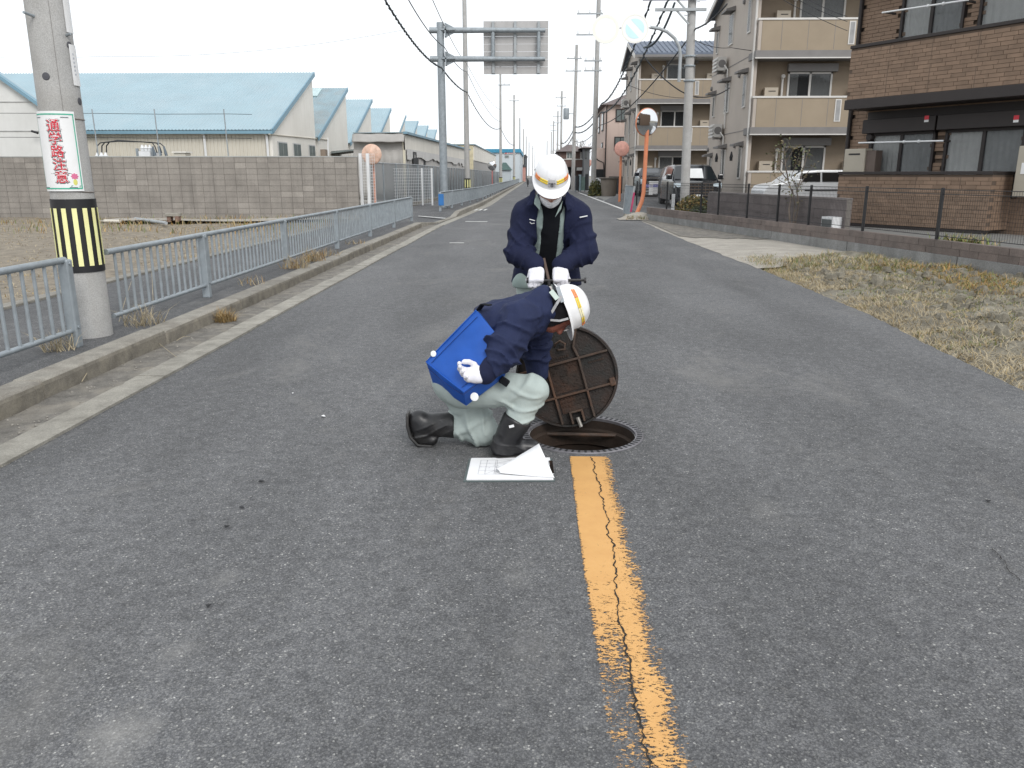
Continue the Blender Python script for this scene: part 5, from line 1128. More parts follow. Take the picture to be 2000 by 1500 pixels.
b0 = rwp(wall_s(1548), .24, .33)
t = thing('shrub', 'bare pruned shrub with a few olive leaves behind the mesh fence', 'shrub', tuple(b0)); mb = MB(); tips = []
rn = random.Random(11)
def stem(pts, r): mb.tube(pts, [r * (1 - .5 * i / (len(pts) - 1)) for i in range(len(pts))], 7)
SY_ = b0.y + .05
for poly, r in ((((1544, 442), (1541, 410), (1547, 375), (1538, 350)), .022), (((1552, 442), (1560, 400), (1556, 372), (1566, 345)), .022), (((1548, 440), (1552, 400), (1548, 370)), .02),
    (((1541, 352), (1534, 325), (1533, 300), (1530, 275)), .016), (((1540, 350), (1525, 335), (1516, 322), (1512, 300)), .013), (((1533, 318), (1545, 300), (1553, 283)), .011), (((1533, 322), (1522, 310), (1524, 292)), .010),
    (((1565, 347), (1570, 325), (1576, 305), (1580, 295)), .013), (((1560, 362), (1575, 340), (1588, 325)), .010), (((1538, 360), (1522, 352), (1508, 340)), .010), (((1533, 300), (1541, 288), (1540, 275)), .008), (((1556, 372), (1545, 345), (1556, 318), (1562, 300)), .010), (((1569, 330), (1560, 318), (1568, 306)), .007)):
    pts = [P(a, b, SY_ + .12 * rn.uniform(-1, 1)) for a, b in poly]; pts[0].y = SY_; stem(pts, r); tips += pts[-2:]
mb.build('trunk', mat('grey brown bark', (.14, .115, .095)), t, smooth=True)
m2 = MB()
for i in range(340):
    e = rn.choice(tips); p = e + Vector((rn.gauss(0, .09), rn.gauss(0, .09), rn.gauss(0, .08))); a = Vector((rn.gauss(0, 1), rn.gauss(0, 1), rn.gauss(0, .6))).normalized(); b = a.cross(Vector((rn.gauss(0, 1), rn.gauss(0, 1), 1))).normalized(); s = .035 * rn.uniform(.6, 1.3)
    m2.add([p - a * s, p + b * s * .5, p + a * s, p - b * s * .5], [(0, 1, 2, 3)], rn.randrange(2))
props(m2.build('leaves', M_LEAF, t), kind='stuff')
def bush(label, c, r, n, mats, seed, sz=.05):
    rn = random.Random(seed); t = thing('bush', label, 'bush', tuple(c)); mb = MB()
    for i in range(n):
        v = Vector((rn.gauss(0, 1), rn.gauss(0, 1), abs(rn.gauss(0, .8)))).normalized() * rn.uniform(.5, 1.05); p = Vector(c) + Vector((v.x * r[0], v.y * r[1], v.z * r[2]))
        a = Vector((rn.gauss(0, 1), rn.gauss(0, 1), rn.gauss(0, 1))).normalized(); b = a.cross(Vector((rn.gauss(0, 1), rn.gauss(0, 1), rn.gauss(0, 1)))).normalized(); s = sz * rn.uniform(.6, 1.3)
        mb.add([p - a * s, p + b * s * .5, p + a * s, p - b * s * .5], [(0, 1, 2, 3)], rn.randrange(len(mats)))
    props(mb.build('leaves', mats, t), kind='stuff'); return t
M_OLIVE = [mat('olive brown leaf', (.16, .14, .04), .7, .3, 6), mat('ochre leaf', (.24, .16, .05), .7, .3, 6), M_LEAF[0]]
M_DGREEN = [mat('dark green leaf', (.035, .05, .025), .7, .3, 6), M_LEAF[0]]
q = rwp(wall_s(1313), .75, .30); bush('ochre and olive low bush behind the mesh fence beside the utility pole', q, (.55, .45, .55), 2600, M_OLIVE, 3)
q = rwp(wall_s(1345), .45, .30); bush('small dark green bush at the foot of the right utility pole', q, (.35, .3, .28), 1200, M_DGREEN, 4, .04)
q = P(1158, 373, 57.5); q.z = 0; bush('dark green bush beside the round concrete bin', (q.x + .25, 58.2, 0), (.55, .5, 1.1), 1500, M_DGREEN + [M_OLIVE[0]], 6, .09)

# ------------------------------------------------------------------ poles, signs and mirrors on the right
ux, uy = P(1337, 400, 29.5).x, 29.5; lean = (P(1352, 0, 29.5).x - ux) / (P(1352, 0, 29.5).z - .3)
up = far_pole('grey concrete utility pole with a curved sign arm in front of the black van', ux, uy, 11.5, .165, band=False, z0=.25, r1=.125, lean=lean)
def upx(z): return ux + lean * (z - .25)
zz = lambda py: P(1345, py, uy).z
for py, w in ((112, .185), (160, .185), (131, .18)): MB().lathe([(w, 0), (w + .012, .03), (w, .06)], (upx(zz(py)), uy, zz(py)), 18).build('pole_clamp', M_GALV, up)
xL = P(1265, 20, uy).x
for py, x0_ in ((21, P(1278, 20, uy).x), (0, P(1254, 0, uy).x)):
    a = MB().beam((x0_, uy - .2, zz(py)), (upx(zz(py)) + .45, uy - .2, zz(py)), .09, .09).build('crossarm', M_GALV2, up); MB().beam((upx(zz(py)) - .55, uy - .2, zz(py) - .02), (upx(zz(py)) - .1, uy - .15, zz(py) - .45), .05, .05).build('brace', M_GALV2, a)
for z in np.arange(4.6, 7.5, .42): MB().tube([(upx(z) - .15, uy, z), (upx(z) - .26, uy, z + .01)] if int(z / .42) % 2 else [(upx(z) + .15, uy, z), (upx(z) + .26, uy, z + .01)], .012, 6).build('step_bolt', M_GALV, up)
arm_pts = [(1326, 160), (1329, 110), (1327, 92), (1318, 75), (1303, 62), (1288, 56), (1269, 53)]
arm = MB().tube([P(a, b, uy - .25) for a, b in arm_pts], .055, 12).build('sign_arm', M_GALV2, up, smooth=True)
def round_sign(label, px, py, kind):  # camera flash glare is put into the pale sign colours
    c = P(px, py, uy - .62); t = thing('traffic_sign', label, 'road sign', tuple(c)); R = .46
    MB().lathe([(0, 0), (R, 0), (R, .012), (0, .012)], c, 40, (0, -1, 0)).build('disc', mat('flash lit white reflective sheet', (.9, .9, .9), .35, .01), t)
    if kind == 'ring': MB().lathe([(R * .97, .0), (R * .97, .003), (R * .76, .003), (R * .76, 0)], c + Vector((0, -.0125, 0)), 48, (0, -1, 0), closed=True).build('ring', mat('flash lit yellow white ring', (.9, .9, .80), .35, .02), t)
    else:
        M_CY = mat('flash lit pale blue field', (.62, .86, .90), .35, .03)
        MB().lathe([(R * .97, .0), (R * .97, .003), (R * .88, .003), (R * .88, 0)], c + Vector((0, -.0125, 0)), 48, (0, -1, 0), closed=True).build('ring', mat('flash lit cream ring', (.86, .85, .78), .35, .02), t)
        for sgn in (1, -1):
            pts = [(r * math.cos(a), r * math.sin(a)) for r, a in [(R * .68, math.radians(45 + sgn * 90 + sgn * -90 + d)) for d in range(-72, 73, 6)]] if sgn > 0 else [(R * .68 * math.cos(math.radians(225 + d)), R * .68 * math.sin(math.radians(225 + d))) for d in range(-72, 73, 6)]
            MB().prism([c + Vector((x, -.0125, z)) for x, z in pts], (0, -.003, 0)).build('blue_field', M_CY, t)
    MB().beam(c + Vector((-.3, .03, 0)), c + Vector((.3, .03, 0)), .03, .05).build('clamp', M_GALV2, t); return t
round_sign('flash-washed round sign with a faint yellow ring beside the slashed one', 1183, 57, 'ring')
round_sign('flash-washed round sign with a pale blue slashed field on the curved arm', 1240, 56, 'blue')
MB().tube([P(1270, 53, uy - .4), P(1240, 54, uy - .52), P(1175, 55, uy - .52)], .03, 10).build('sign_bar', M_WHITEP, up, smooth=True)
far_pole('second utility pole on the right with several crossarms beside the pink house', P(1158, 385, 60).x, 60, 14.2, .19, band=False, arms=((13.6, -1.1, .35), (12.25, -1.5, .3), (10.9, -1.5, .3), (9.2, -.9, .35), (8.55, -.9, .35)), z0=0, r1=.14, lean=(P(1168, 60, 60).x - P(1158, 385, 60).x) / 13)
far_pole('third utility pole on the right with a transformer right of the helmet', P(1119, 345, 80).x, 80, 13.2, .19, band=False, arms=((12.0, -.9, .5), (10.9, -1.0, .5)), z0=0, r1=.13, lean=.010, box=6.6)
for i, (px, pxt, Y, zt) in enumerate(((1095, 1096, 118, 12.8), (1088, 1089, 150, 12.5), (1080, 1081, 185, 13), (1076, 1076, 230, 13), (1068, 1068, 290, 13))):
    far_pole('thin far utility pole right of the helmet, %s after the one with the transformer' % ('first', 'second', 'third', 'fourth', 'fifth')[i], P(px, 345, Y).x, Y, zt, .18, band=False, arms=((zt - .9, -.9, .6), (zt - 2, -.7, .6)) if i < 3 else (), z0=0, r1=.12)
c = P(1267, 239, 27.4); bs = [P(1238, 428, 27.5), P(1246, 412, 27.5), P(1254, 392, 27.5), P(1257, 375, 27.5), P(1259, 340, 27.5), P(1263, 270, 27.5), P(1264, 250, 27.5)]
mirror('convex traffic mirror on a bent orange post at the corner of the retaining wall', c.x, c.y, c.z, bs[0].z, 0, .43, axis=(.48, -.86, -.10), bend=bs, bm_=M_ORANGE, thick=1.5)
c = P(1214, 291, 42); mirror('smaller traffic mirror seen from its faded orange back on a straight orange post', c.x, 42, c.z, 0.05, 0, .36, face=1, pm=M_ORANGE, bm_=mat('faded pink orange disc', (.62, .33, .27), .6, .2, 6, dirt=(.5, .2, .15), dirt_scale=5), thick=1.4)
c = P(1150, 318, 90); mirror('tiny far traffic mirror with a pink back beside the second right pole', c.x, 90, c.z, 0, 0, .35, face=1, pm=M_PINKOR, bm_=MATS['faded pink orange disc'])
# grey guard panel at the corner, soil heap, bin, fence panels
pn = thing('end_barrier', 'grey metal barrier end with a red stripe beside the bent mirror post', 'barrier', tuple(G(1228, 424)))
a0, a1, t0, t1 = P(1218, 415, 29.6), P(1230, 422, 29.0), P(1222.5, 362, 29.6), P(1239, 364, 29.0)
MB().prism([a0, a1, t1, t0], (.05, .05, 0)).build('sheet', M_GALV, pn); MB().tube([a1, t1, t0, a0], .03, 8).build('frame', M_GALV2, pn, smooth=True); MB().beam(P(1232, 414, 28.9), P(1238.5, 376, 28.9), .06, .05).build('red_stripe', mat('crimson reflective strip', (.45, .05, .14), .5), pn)
pts = [(P(1238 + random.uniform(-18, 22), 431, 27.6).x, 27.4 + random.uniform(-.5, .5), .03) for _ in range(500)]
hp_ = thing('soil_heap', 'little heap of pale soil and dry weeds round the foot of the bent mirror post', 'soil heap', (bs[0].x, 27.4, 0))
mb = MB(); mb.grid(lambda u, v: (bs[0].x - .55 + 1.5 * u, 26.9 + 1.0 * v, .02 + .24 * math.sin(PI * u) * math.sin(PI * v) * (.6 + .8 * float(fbm(np.float32(u * 5), np.float32(v * 4), np.float32(3))))), 24, 16); mb.build('soil', M_SAND, hp_, smooth=True)
blades('weeds', pts, .16, .02, .9, [M_STRAW2, M_STRAW, M_GREEN], parent=hp_)
cb = P(1188, 383, 58.0); bn = thing('concrete_bin', 'round grey brown concrete bin with a flat lid beside the pink house', 'bin', (cb.x, 58, 0))
hb_ = P(1188, 346, 58).z; MB().lathe([(0, 0), (.52, 0), (.58, hb_ - .12), (0, hb_ - .12)], (cb.x, 58, 0), 28).build('body', mat('brown grey concrete', (.22, .19, .16), .9, .1, 2), bn, smooth=True); MB().lathe([(0, 0), (.68, 0), (.70, .06), (.66, .1), (0, .1)], (cb.x, 58, hb_ - .115), 28).build('lid', mat('dark concrete lid', (.17, .15, .13), .9), bn, smooth=True)
for px, w, py, col in ((1128, 7, 343, (.03, .035, .04)), (1139, 9, 345, (.16, .24, .22)), (1133, 5, 341, (.30, .42, .46)), (1146, 6, 340, (.05, .055, .06))):
    A, B = P(px - w / 2, py, 72), P(px + w / 2, py, 72); tt = thing('notice_board', {1128: 'black narrow board in the far yard', 1139: 'green tarpaulin sheet hung in the far yard', 1133: 'pale blue board in the far yard', 1146: 'dark slim screen beside the second right pole'}[px], 'board', (A.x, 72, 0))
    mb = MB(); mb.bx(A.x, B.x, 71.9, 72, .15, A.z); mb.build('sheet', mat('yard board %d' % px, col, .7), tt); MB().tube([(A.x, 72.05, 0), (A.x, 72.05, A.z)], .04, 6).build('post', M_GALV, tt)

# ------------------------------------------------------------------ vehicles
M_CARBLK = mat('black car paint', (.010, .012, .015), .12, .05, 2, spec=.7); M_CARNAVY = mat('dark navy car paint', (.012, .016, .026), .12, .05, 2, spec=.7); M_CARW = mat('white car paint', (.74, .75, .76), .2, .02, 2, spec=.6)
M_CHROME = mat('chrome', (.7, .7, .7), .12, .03, metal=1); M_TYRE = mat('tyre', (.015, .015, .016), .85); M_LAMP = mat('headlamp lens', (.62, .72, .78), .08, .05, spec=.8); M_CGL = mat('dark car glass', (.014, .017, .019), .04, .05, spec=.8)
def van(label, cx, y0, z0, W, H, L, paint, hood, big_grille, rz=0., name='black_van'):
    """one-box van facing the camera: a body lofted from its nose to its tail"""
    t = thing(name, label, 'van', (cx, y0, z0)); R = Matrix.Rotation(rz, 3, 'Z')
    def q(x, y, z): return Vector((cx, y0, z0)) + R @ Vector((x, y, z))
    st = [(0.0, .86, .22, hood * .52), (.03, .95, .20, hood * .62), (.10, .985, .19, hood * .93), (.30, 1., .18, hood * .985), (.62, 1., .18, hood * 1.03), (1.25, 1., .18, H * .965), (1.7, .99, .18, H), (L * .7, .99, .18, H), (L - .15, .98, .2, H * .97), (L, .93, .3, H * .9)]
    def sect(y, wf, zb, zt):
        w = W / 2 * wf; zw = min(zt, hood * .98); tp = .80 if zt > hood * 1.1 else .97
        h = [(w * .90, zb), (w, zb + .10), (w, zw * .62), (w * .985, zw - .02)]
        h += [(w * (.985 - (.985 - tp) * .5), (zw + zt) / 2 + .001), (w * tp, zt - .07), (w * (tp - .08), zt - .012), (w * .35, zt + .012)]
        return [q(x, y, z) for x, z in h] + [q(-x, y, z) for x, z in h[::-1]]
    mb = MB(); S = [sect(*s) for s in st]; n = len(S[0])
    for s in S: mb.v += [tuple(v) for v in s]
    fs = [(i * n + j, i * n + (j + 1) % n, (i + 1) * n + (j + 1) % n, (i + 1) * n + j) for i in range(len(S) - 1) for j in range(n)] + [tuple(range(n)), tuple((len(S) - 1) * n + j for j in range(n))]
    mb.f += fs; mb.mi += [0] * len(fs); body = mb.build('body', paint, t, smooth=True, bev=.02)
    e = .012
    y_a, y_b = .66, 1.22; za = hood * 1.05; zb_ = H * .935
    MB().add([q(-W * .445, y_a - e, za + e), q(W * .445, y_a - e, za + e), q(W * .385, y_b - e, zb_ + e), q(-W * .385, y_b - e, zb_ + e)], [(0, 1, 2, 3)]).build('windscreen', M_CGL, t, solid=.012)
    for sg_ in (1, -1):
        MB().add([q(sg_ * (W * .5 + .004), .95, za + .02), q(sg_ * (W * .5 + .004), L * .62, za + .02), q(sg_ * (W * .405 + .02), L * .6, H * .90), q(sg_ * (W * .405 + .02), 1.32, H * .90)], [(0, 1, 2, 3)]).build('side_window', M_CGL, t, solid=.012)
        MB().lathe([(0, -.1), (.30, -.1), (.33, -.06), (.33, .06), (.30, .1), (0, .1)], q(sg_ * (W / 2 - .12), .72, .32), 22, R @ Vector((1, 0, 0))).build('wheel', M_TYRE, t, smooth=True)
        MB().lathe([(0, 0), (.2, 0), (.2, .02), (0, .02)], q(sg_ * (W / 2 - .02), .72, .32), 16, R @ Vector((sg_, 0, 0))).build('rim', M_CHROME, t)
        MB().lathe([(0, -.1), (.30, -.1), (.33, -.06), (.33, .06), (.30, .1), (0, .1)], q(sg_ * (W / 2 - .12), L - .75, .32), 18, R @ Vector((1, 0, 0))).build('wheel', M_TYRE, t, smooth=True)
        MB().box(q(sg_ * (W / 2 + .09), .82, za + .1), (.2, .12, .2), M=R).build('door_mirror', paint, t, bev=.04)
        mb = MB(); hz0, hz1 = hood * .66, hood * .90
        if big_grille: mb.prism([q(sg_ * W * .5, .11, hz1 + .02), q(sg_ * W * .30, .005, hz1), q(sg_ * W * .30, .005, hz1 - .09), q(sg_ * W * .495, .10, hz0 + .07)], R @ Vector((0, .06, 0)))
        else: mb.prism([q(sg_ * W * .49, .0, hz1), q(sg_ * W * .34, -.02, hz1 - .01), q(sg_ * W * .33, -.02, hz0 + .03), q(sg_ * W * .48, .0, hz0)], R @ Vector((0, .08, 0)))
        mb.build('headlamp', M_LAMP, t, bev=.01)
        MB().lathe([(0, .02), (.05, .015), (.06, 0)], q(sg_ * W * .38, .02, .36), 12, R @ Vector((0, -1, 0))).build('fog_lamp', M_LAMP, t)
    mb = MB(); n_ = 5 if big_grille else 3; gz0, gz1 = hood * (.46 if big_grille else .60), hood * .90
    for k in range(n_): z = gz0 + (gz1 - gz0) * k / (n_ - 1); mb.box(q(0, -.012, z), (W * (.62 if big_grille else .5), .05, .035), M=R)
    for k in range(9 if big_grille else 4): x = -W * .3 + W * .6 * k / (8 if big_grille else 3); mb.box(q(x * (1 if big_grille else .8), -.006, (gz0 + gz1) / 2), (.02, .04, gz1 - gz0), M=R)
    mb.build('grille', M_CHROME, t); MB().box(q(0, -.002, (gz0 + gz1) / 2), (W * .6, .03, gz1 - gz0), M=R).build('grille_back', M_DARK, t)
    MB().box(q(0, -.01, .30), (W * .84, .10, .16), M=R).build('bumper', M_DARK, t, bev=.03); MB().box(q(0, -.035, .25), (W * .7, .05, .03), M=R).build('bumper_trim', M_CHROME, t)
    MB().box(q(0, -.04, hood * .42), (.33, .02, .165), M=R).build('number_plate', M_WHITEPL, t)
    MB().tube([q(-.45, .58, za), q(.05, .66, za + .07)], .012, 5).build('wiper', M_DARK, t)
    return t
cx = (P(1320, 400, 31).x + P(1404, 400, 31).x) / 2
van('large black van with a broad chrome grille, partly behind the utility pole', cx, 31.0, .24, 1.80, 1.62, 4.4, M_CARBLK, 1.0, True)
cx2 = (P(1250, 380, 41).x + P(1307, 380, 41).x) / 2
van('small dark van parked facing the road behind a white notice board', cx2, 41.0, .42, 1.48, 1.40, 3.3, M_CARNAVY, .93, False)
# pale silver sheet set just outside the black van's windscreen
MB().prism([P(1345, 329.5, 31.93), P(1371, 329.5, 31.93), P(1374, 348, 31.52), P(1345, 348, 31.52)], (0, -.008, .01)).build('pale_sheet', mat('silver grey sheet', (.62, .63, .63), .4, .05), bpy.data.objects['black_van' if 'black_van' in bpy.data.objects else 'van'])
A = [P(1345, 329, 31.75), P(1371, 329, 31.75), P(1374, 349, 31.4), P(1345, 349, 31.4)]
# notice boards in the lot
nb = thing('notice_board', 'white notice board with blue lettering standing before the small dark van', 'notice board', (P(1279, 380, 39.6).x, 39.6, .35))
A, B = P(1268, 354, 39.6), P(1290, 378, 39.6); MB().bx(A.x, B.x, 39.58, 39.62, B.z, A.z).build('board', M_WHITEPL, nb); MB().bx(A.x, P(1275, 370, 39.6).x, 39.56, 39.579, P(1270, 380.5, 39.6).z, A.z - .01).build('side_leaf', M_WHITEPL, nb)
MB().bx(P(1276, 1, 39.6).x, B.x - .02, 39.565, 39.578, P(0, 365.5, 39.6).z, P(0, 359, 39.6).z).build('blue_band', mat('pale violet blue', (.42, .42, .66), .6), nb)
mb = MB(); xa, xb, zc = P(1276.5, 1, 39.6).x, B.x - .04, P(0, 362.3, 39.6).z
wd = (xb - xa) / 4.2; h_ = .13
for k in range(4):      # four blocky characters, too far away to read
    x = xa + wd * (k + .05)
    for a, b, c_, d in (((0, -.5, .9, -.38), (0, .1, .9, .2), (.1, -.5, .25, .5), (.65, -.5, .8, .5)) if k % 2 else ((0, .35, .9, .48), (.35, -.5, .5, .5), (.05, -.45, .22, .1), (.7, -.45, .85, .1))): mb.bx(x + a * wd, x + c_ * wd, 39.555, 39.564, zc + b * h_, zc + d * h_)
mb.build('lettering', mat('dark blue print', (.10, .10, .36), .6), nb)
mb = MB()
for py in (368, 371, 374): mb.bx(P(1276, 1, 39.6).x, B.x - .1, 39.57, 39.579, P(0, py, 39.6).z - .01, P(0, py, 39.6).z + .012)
mb.build('small_print', mat('grey print', (.5, .5, .52), .6), nb)
MB().tube([(P(1272, 1, 39.6).x, 39.65, .3), (P(1272, 1, 39.6).x, 39.65, A.z)], .025, 6).build('leg', M_GALV, nb); MB().tube([(B.x - .06, 39.65, .3), (B.x - .06, 39.65, A.z)], .025, 6).build('leg', M_GALV, nb)
A = P(1315, 390, 30.2); wp = thing('marker_post', 'small white marker post at the front corner of the black van', 'post', (A.x, 30.2, .2)); B = P(1315, 379, 30.2)
MB().bx(A.x - .055, A.x + .055, 30.15, 30.25, .2, B.z).build('post', M_WHITEP, wp, bev=.01)
# white car behind the purple wall, seen from its side
cw = thing('white_car', 'white car with dark windows parked behind the purple block wall', 'car', (9.5, 28.5, .33))
yc = 27.6; prof = [(1492, 372), (1500, 362), (1535, 356), (1550, 345), (1566, 335), (1600, 332), (1690, 332), (1700, 350), (1700, 376)]
poly = [P(a, b, yc) for a, b in prof]; z_b = .62; poly = poly + [Vector((poly[-1].x, yc, z_b)), Vector((poly[0].x, yc, z_b))]
MB().prism(poly, (0, 1.7, 0)).build('body', M_CARW, cw, bev=.05)
for pts in (((1570, 338.5), (1602, 337), (1602, 355), (1556, 355)), ((1606, 337), (1650, 337), (1650, 355), (1606, 355))): MB().prism([P(a, b, yc - .005) for a, b in pts], (0, -.012, 0)).build('side_window', M_CGL, cw)
MB().prism([P(a, b, yc + .1) + Vector((-.03, 0, .03)) for a, b in ((1550, 345), (1565, 336))] + [P(a, b, yc + 1.6) + Vector((-.03, 0, .03)) + Vector((0, 0, 0)) for a, b in ((1560, 336), (1546, 345))], (-.01, 0, .012)).build('windscreen', M_CGL, cw)
A = P(1560, 354, yc - .1); MB().box(A, (.2, .14, .15)).build('door_mirror', M_CARW, cw, bev=.03)
MB().bx(P(1605, 1, yc).x, P(1690, 1, yc).x, yc - .015, yc - .002, P(0, 372, yc).z, P(0, 369, yc).z).build('door_trim', M_DARK, cw)
for px in (1520, 1660): MB().lathe([(0, -.1), (.3, -.1), (.32, 0), (.3, .1), (0, .1)], (P(px, 370, yc).x, yc + .12, .65), 20, (0, 1, 0)).build('wheel', M_TYRE, cw, smooth=True)
# far rider
rx = P(1031, 350, 105).x; mc = thing('scooter', 'far dark scooter coming down the left side of the road', 'scooter', (rx, 105, 0))
for dy in (-.55, .6): MB().lathe([(.2, -.05), (.26, -.03), (.26, .03), (.2, .05)], (rx, 105 + dy, .26), 16, (1, 0, 0), closed=True).build('wheel', M_TYRE, mc, smooth=True)
MB().tube([(rx, 104.55, .3), (rx, 104.7, .75), (rx, 104.8, 1.0)], [.05, .12, .05], 8).build('front_shield', M_DARK, mc, smooth=True); MB().tube([(rx, 104.6, .35), (rx, 105.1, .34), (rx, 105.5, .6), (rx, 105.8, .62)], [.1, .13, .17, .1], 8).build('frame', M_DARK, mc, smooth=True); MB().tube([(rx - .3, 104.85, 1.0), (rx + .3, 104.85, 1.0)], .03, 6).build('handlebar', M_DARK, mc)

# ------------------------------------------------------------------ overhead cables
def sag(a, b, s, n=18): return [a.lerp(b, i / n) - Vector((0, 0, s * 4 * (i / n) * (1 - i / n))) for i in range(n + 1)]
def cable(label, spans, r, m=M_CABLE, wrap=0, group=None):
    pts = []
    for a, b, s in spans: q = sag(Vector(a), Vector(b), s); pts += q if not pts else q[1:]
    mb = MB(); mb.tube(pts, r, 6)
    if wrap:
        N_ = len(pts) * 5; hel = []
        for i in range(N_): 
            t = i / (N_ - 1) * (len(pts) - 1); k = min(int(t), len(pts) - 2); p = pts[k].lerp(pts[k + 1], t - k); hel.append(p + Vector((math.cos(i * 1.9) * wrap, 0, math.sin(i * 1.9) * wrap)))
        mb.tube(hel, r * .7, 5)
    return props(mb.build('overhead_cable', m, smooth=True), label, 'cable', group)
U2 = lambda z: Vector((P(1158, 385, 60).x + .16 + .045 * z, 59.8, z)); U3 = lambda z: Vector((P(1119, 345, 80).x + .1, 79.8, z)); R1 = lambda z, dx=0: Vector((upx(z) + dx, uy - .2, z))
U4 = lambda z: Vector((P(1095, 345, 118).x, 118, z))
cable('thick bundled cable sagging from above the round signs to the second right pole', [(P(1272, 0, 31), U2(6.35), .75), (U2(6.35), U3(5.9), .5), (U3(5.9), U4(5.8), .5)], .028, M_CABLE2, .05)
cable('thick bundled cable behind the pale blue sign reaching the second right pole', [(P(1305, 0, 29.2), U2(5.75), .95), (U2(5.75), U3(5.4), .5), (U3(5.4), U4(5.2), .5)], .028, M_CABLE2, .05)
cable('thick cable curving from the crossarm down to the small sign arm', [(P(1318, 5, 29.2), P(1262, 92, 31), .35), (P(1262, 92, 31), P(1258, 93, 31.5), 0)], .04, M_CABLE2)
cable('cable from the right pole clamp down along the apartments to the second right pole', [(P(1420, 8, 26), R1(zz(58), .12), .10), (R1(zz(76), -.1), U2(4.9), .55), (U2(4.9), U3(4.6), .5)], .026, M_CABLE)
cable('thin wire from the right pole to the nearer apartment gable', [(R1(zz(80), .1), P(1428, 93, 34), .1), (P(1428, 93, 34), P(1660, 100, 33), .15)], .012, M_CABLE)
cable('service wire crossing before the farther apartment to the nearer one', [(P(1256, 108, 31), P(1333, 180, 29.6), .12), (P(1333, 180, 29.6), P(1425, 172, 34), .25)], .022, M_CABLE)
for k, (a, b) in enumerate((((1530, 0), (1655, 60)), ((1560, 0), (1655, 42)), ((1580, 0), (1655, 32)))): cable('%s of three slanting wires before the top balcony of the nearer apartment' % ('lowest', 'middle', 'uppermost')[k], [(P(*a, 30), P(*b, 30), .04)], .010, M_CABLE, group='slanting wires before the nearer apartment')
cable('thin wire looping across the farther apartment wall', [(P(1225, 165, 50), P(1385, 188, 50), .35)], .016, M_CABLE)
LP1, LP2, LP3 = P(912, 180, 49.8), P(978, 250, 84.8), P(1004, 283, 118.8)
cable('bundled cable passing the gantry column to the poles on the left', [(P(752, 0, 20), P(862, 132, 33), .25), (P(862, 132, 33), LP1, .15), (LP1, LP2, .8), (LP2, LP3, .5)], .024, M_CABLE2, .03)
cable('thin spiral wire above the bundled cable on the left', [(P(798, 0, 22), P(868, 92, 33), .15), (P(868, 92, 33), P(912, 140, 49.8), .2), (P(912, 140, 49.8), P(978, 238, 84.8), .6)], .016, M_CABLE2)
cable('uppermost thin wire descending behind the gantry column', [(P(845, 0, 24), P(912, 125, 49.8), .2), (P(912, 125, 49.8), P(979, 215, 84.8), .5)], .012, M_CABLE)
cable('thin pale wire high across the white sky above the factory', [(P(-40, 112, 40), P(200, 110, 40), .05), (P(200, 110, 40), P(790, 58, 40), .35)], .008, mat('grey wire', (.25, .26, .27), .6))
# ------------------------------------------------------------------ the open manhole
M_RUSTD = mat('dark rusty iron', (.028, .018, .013), .75, .4, 7, bmp=.5, bscale=70, dirt=(.085, .030, .012), dirt_scale=5, dirt_amt=.75, fine=60)
M_IRONB = mat('black brown cast iron', (.010, .0092, .008), .6, .4, 6, bmp=.5, bscale=80, dirt=(.050, .020, .010), dirt_scale=4.5, dirt_amt=.7, fine=70)
M_RIB = mat('rubbed rusty rib', (.055, .036, .026), .65, .3, 9, bmp=.3, dirt=(.15, .058, .022), dirt_scale=8, dirt_amt=.7)
M_IRONG = mat('worn grey iron frame', (.19, .185, .20), .5, .15, 10, metal=.3, dirt=(.08, .07, .065), dirt_scale=9, dirt_amt=.5)
M_PITWALL = mat('wet pit wall', (.028, .018, .012), .8, .4, 5, bmp=.4, streak=(.012, .009, .007), dirt=(.055, .025, .012), dirt_scale=4, dirt_amt=.6)
mh = thing('manhole', 'open round manhole with a ribbed grey iron rim in the road', 'manhole', (HX, HY, 0))
MB().lathe([(HR_IN, -.012), (HR_IN, .004), (HR_IN + .006, .008), (HR_OUT - .005, .008), (HR_OUT, .003), (HR_OUT, -.012)], (HX, HY, 0), 72, closed=True).build('frame', M_IRONG, mh, smooth=True)
pk_ = MB().box((0, 0, 0), (.030, .0125, .008)).mesh('rim_slot'); pk_.materials.append(M_DARK)
for k in range(60):
    a = 2 * PI * k / 60; piece('rim_slot', pk_, (HX + .331 * math.cos(a), HY + .331 * math.sin(a), .0062), mh, a)
MB().lathe([(HR_IN - .001, -.011), (HR_IN - .003, -.06), (HR_IN - .02, -.07), (HR_IN - .022, -.16), (.30, -.17), (.33, -.45), (.45, -.9), (.45, -1.6), (0, -1.6)], (HX, HY, 0), 48).build('shaft', M_PITWALL, mh, smooth=True)
MB().tube([(HX - .2, HY + .22, -.075), (HX + .22, HY + .20, -.075)], .012, 8).build('lock_bar', M_RIB, mh, smooth=True)
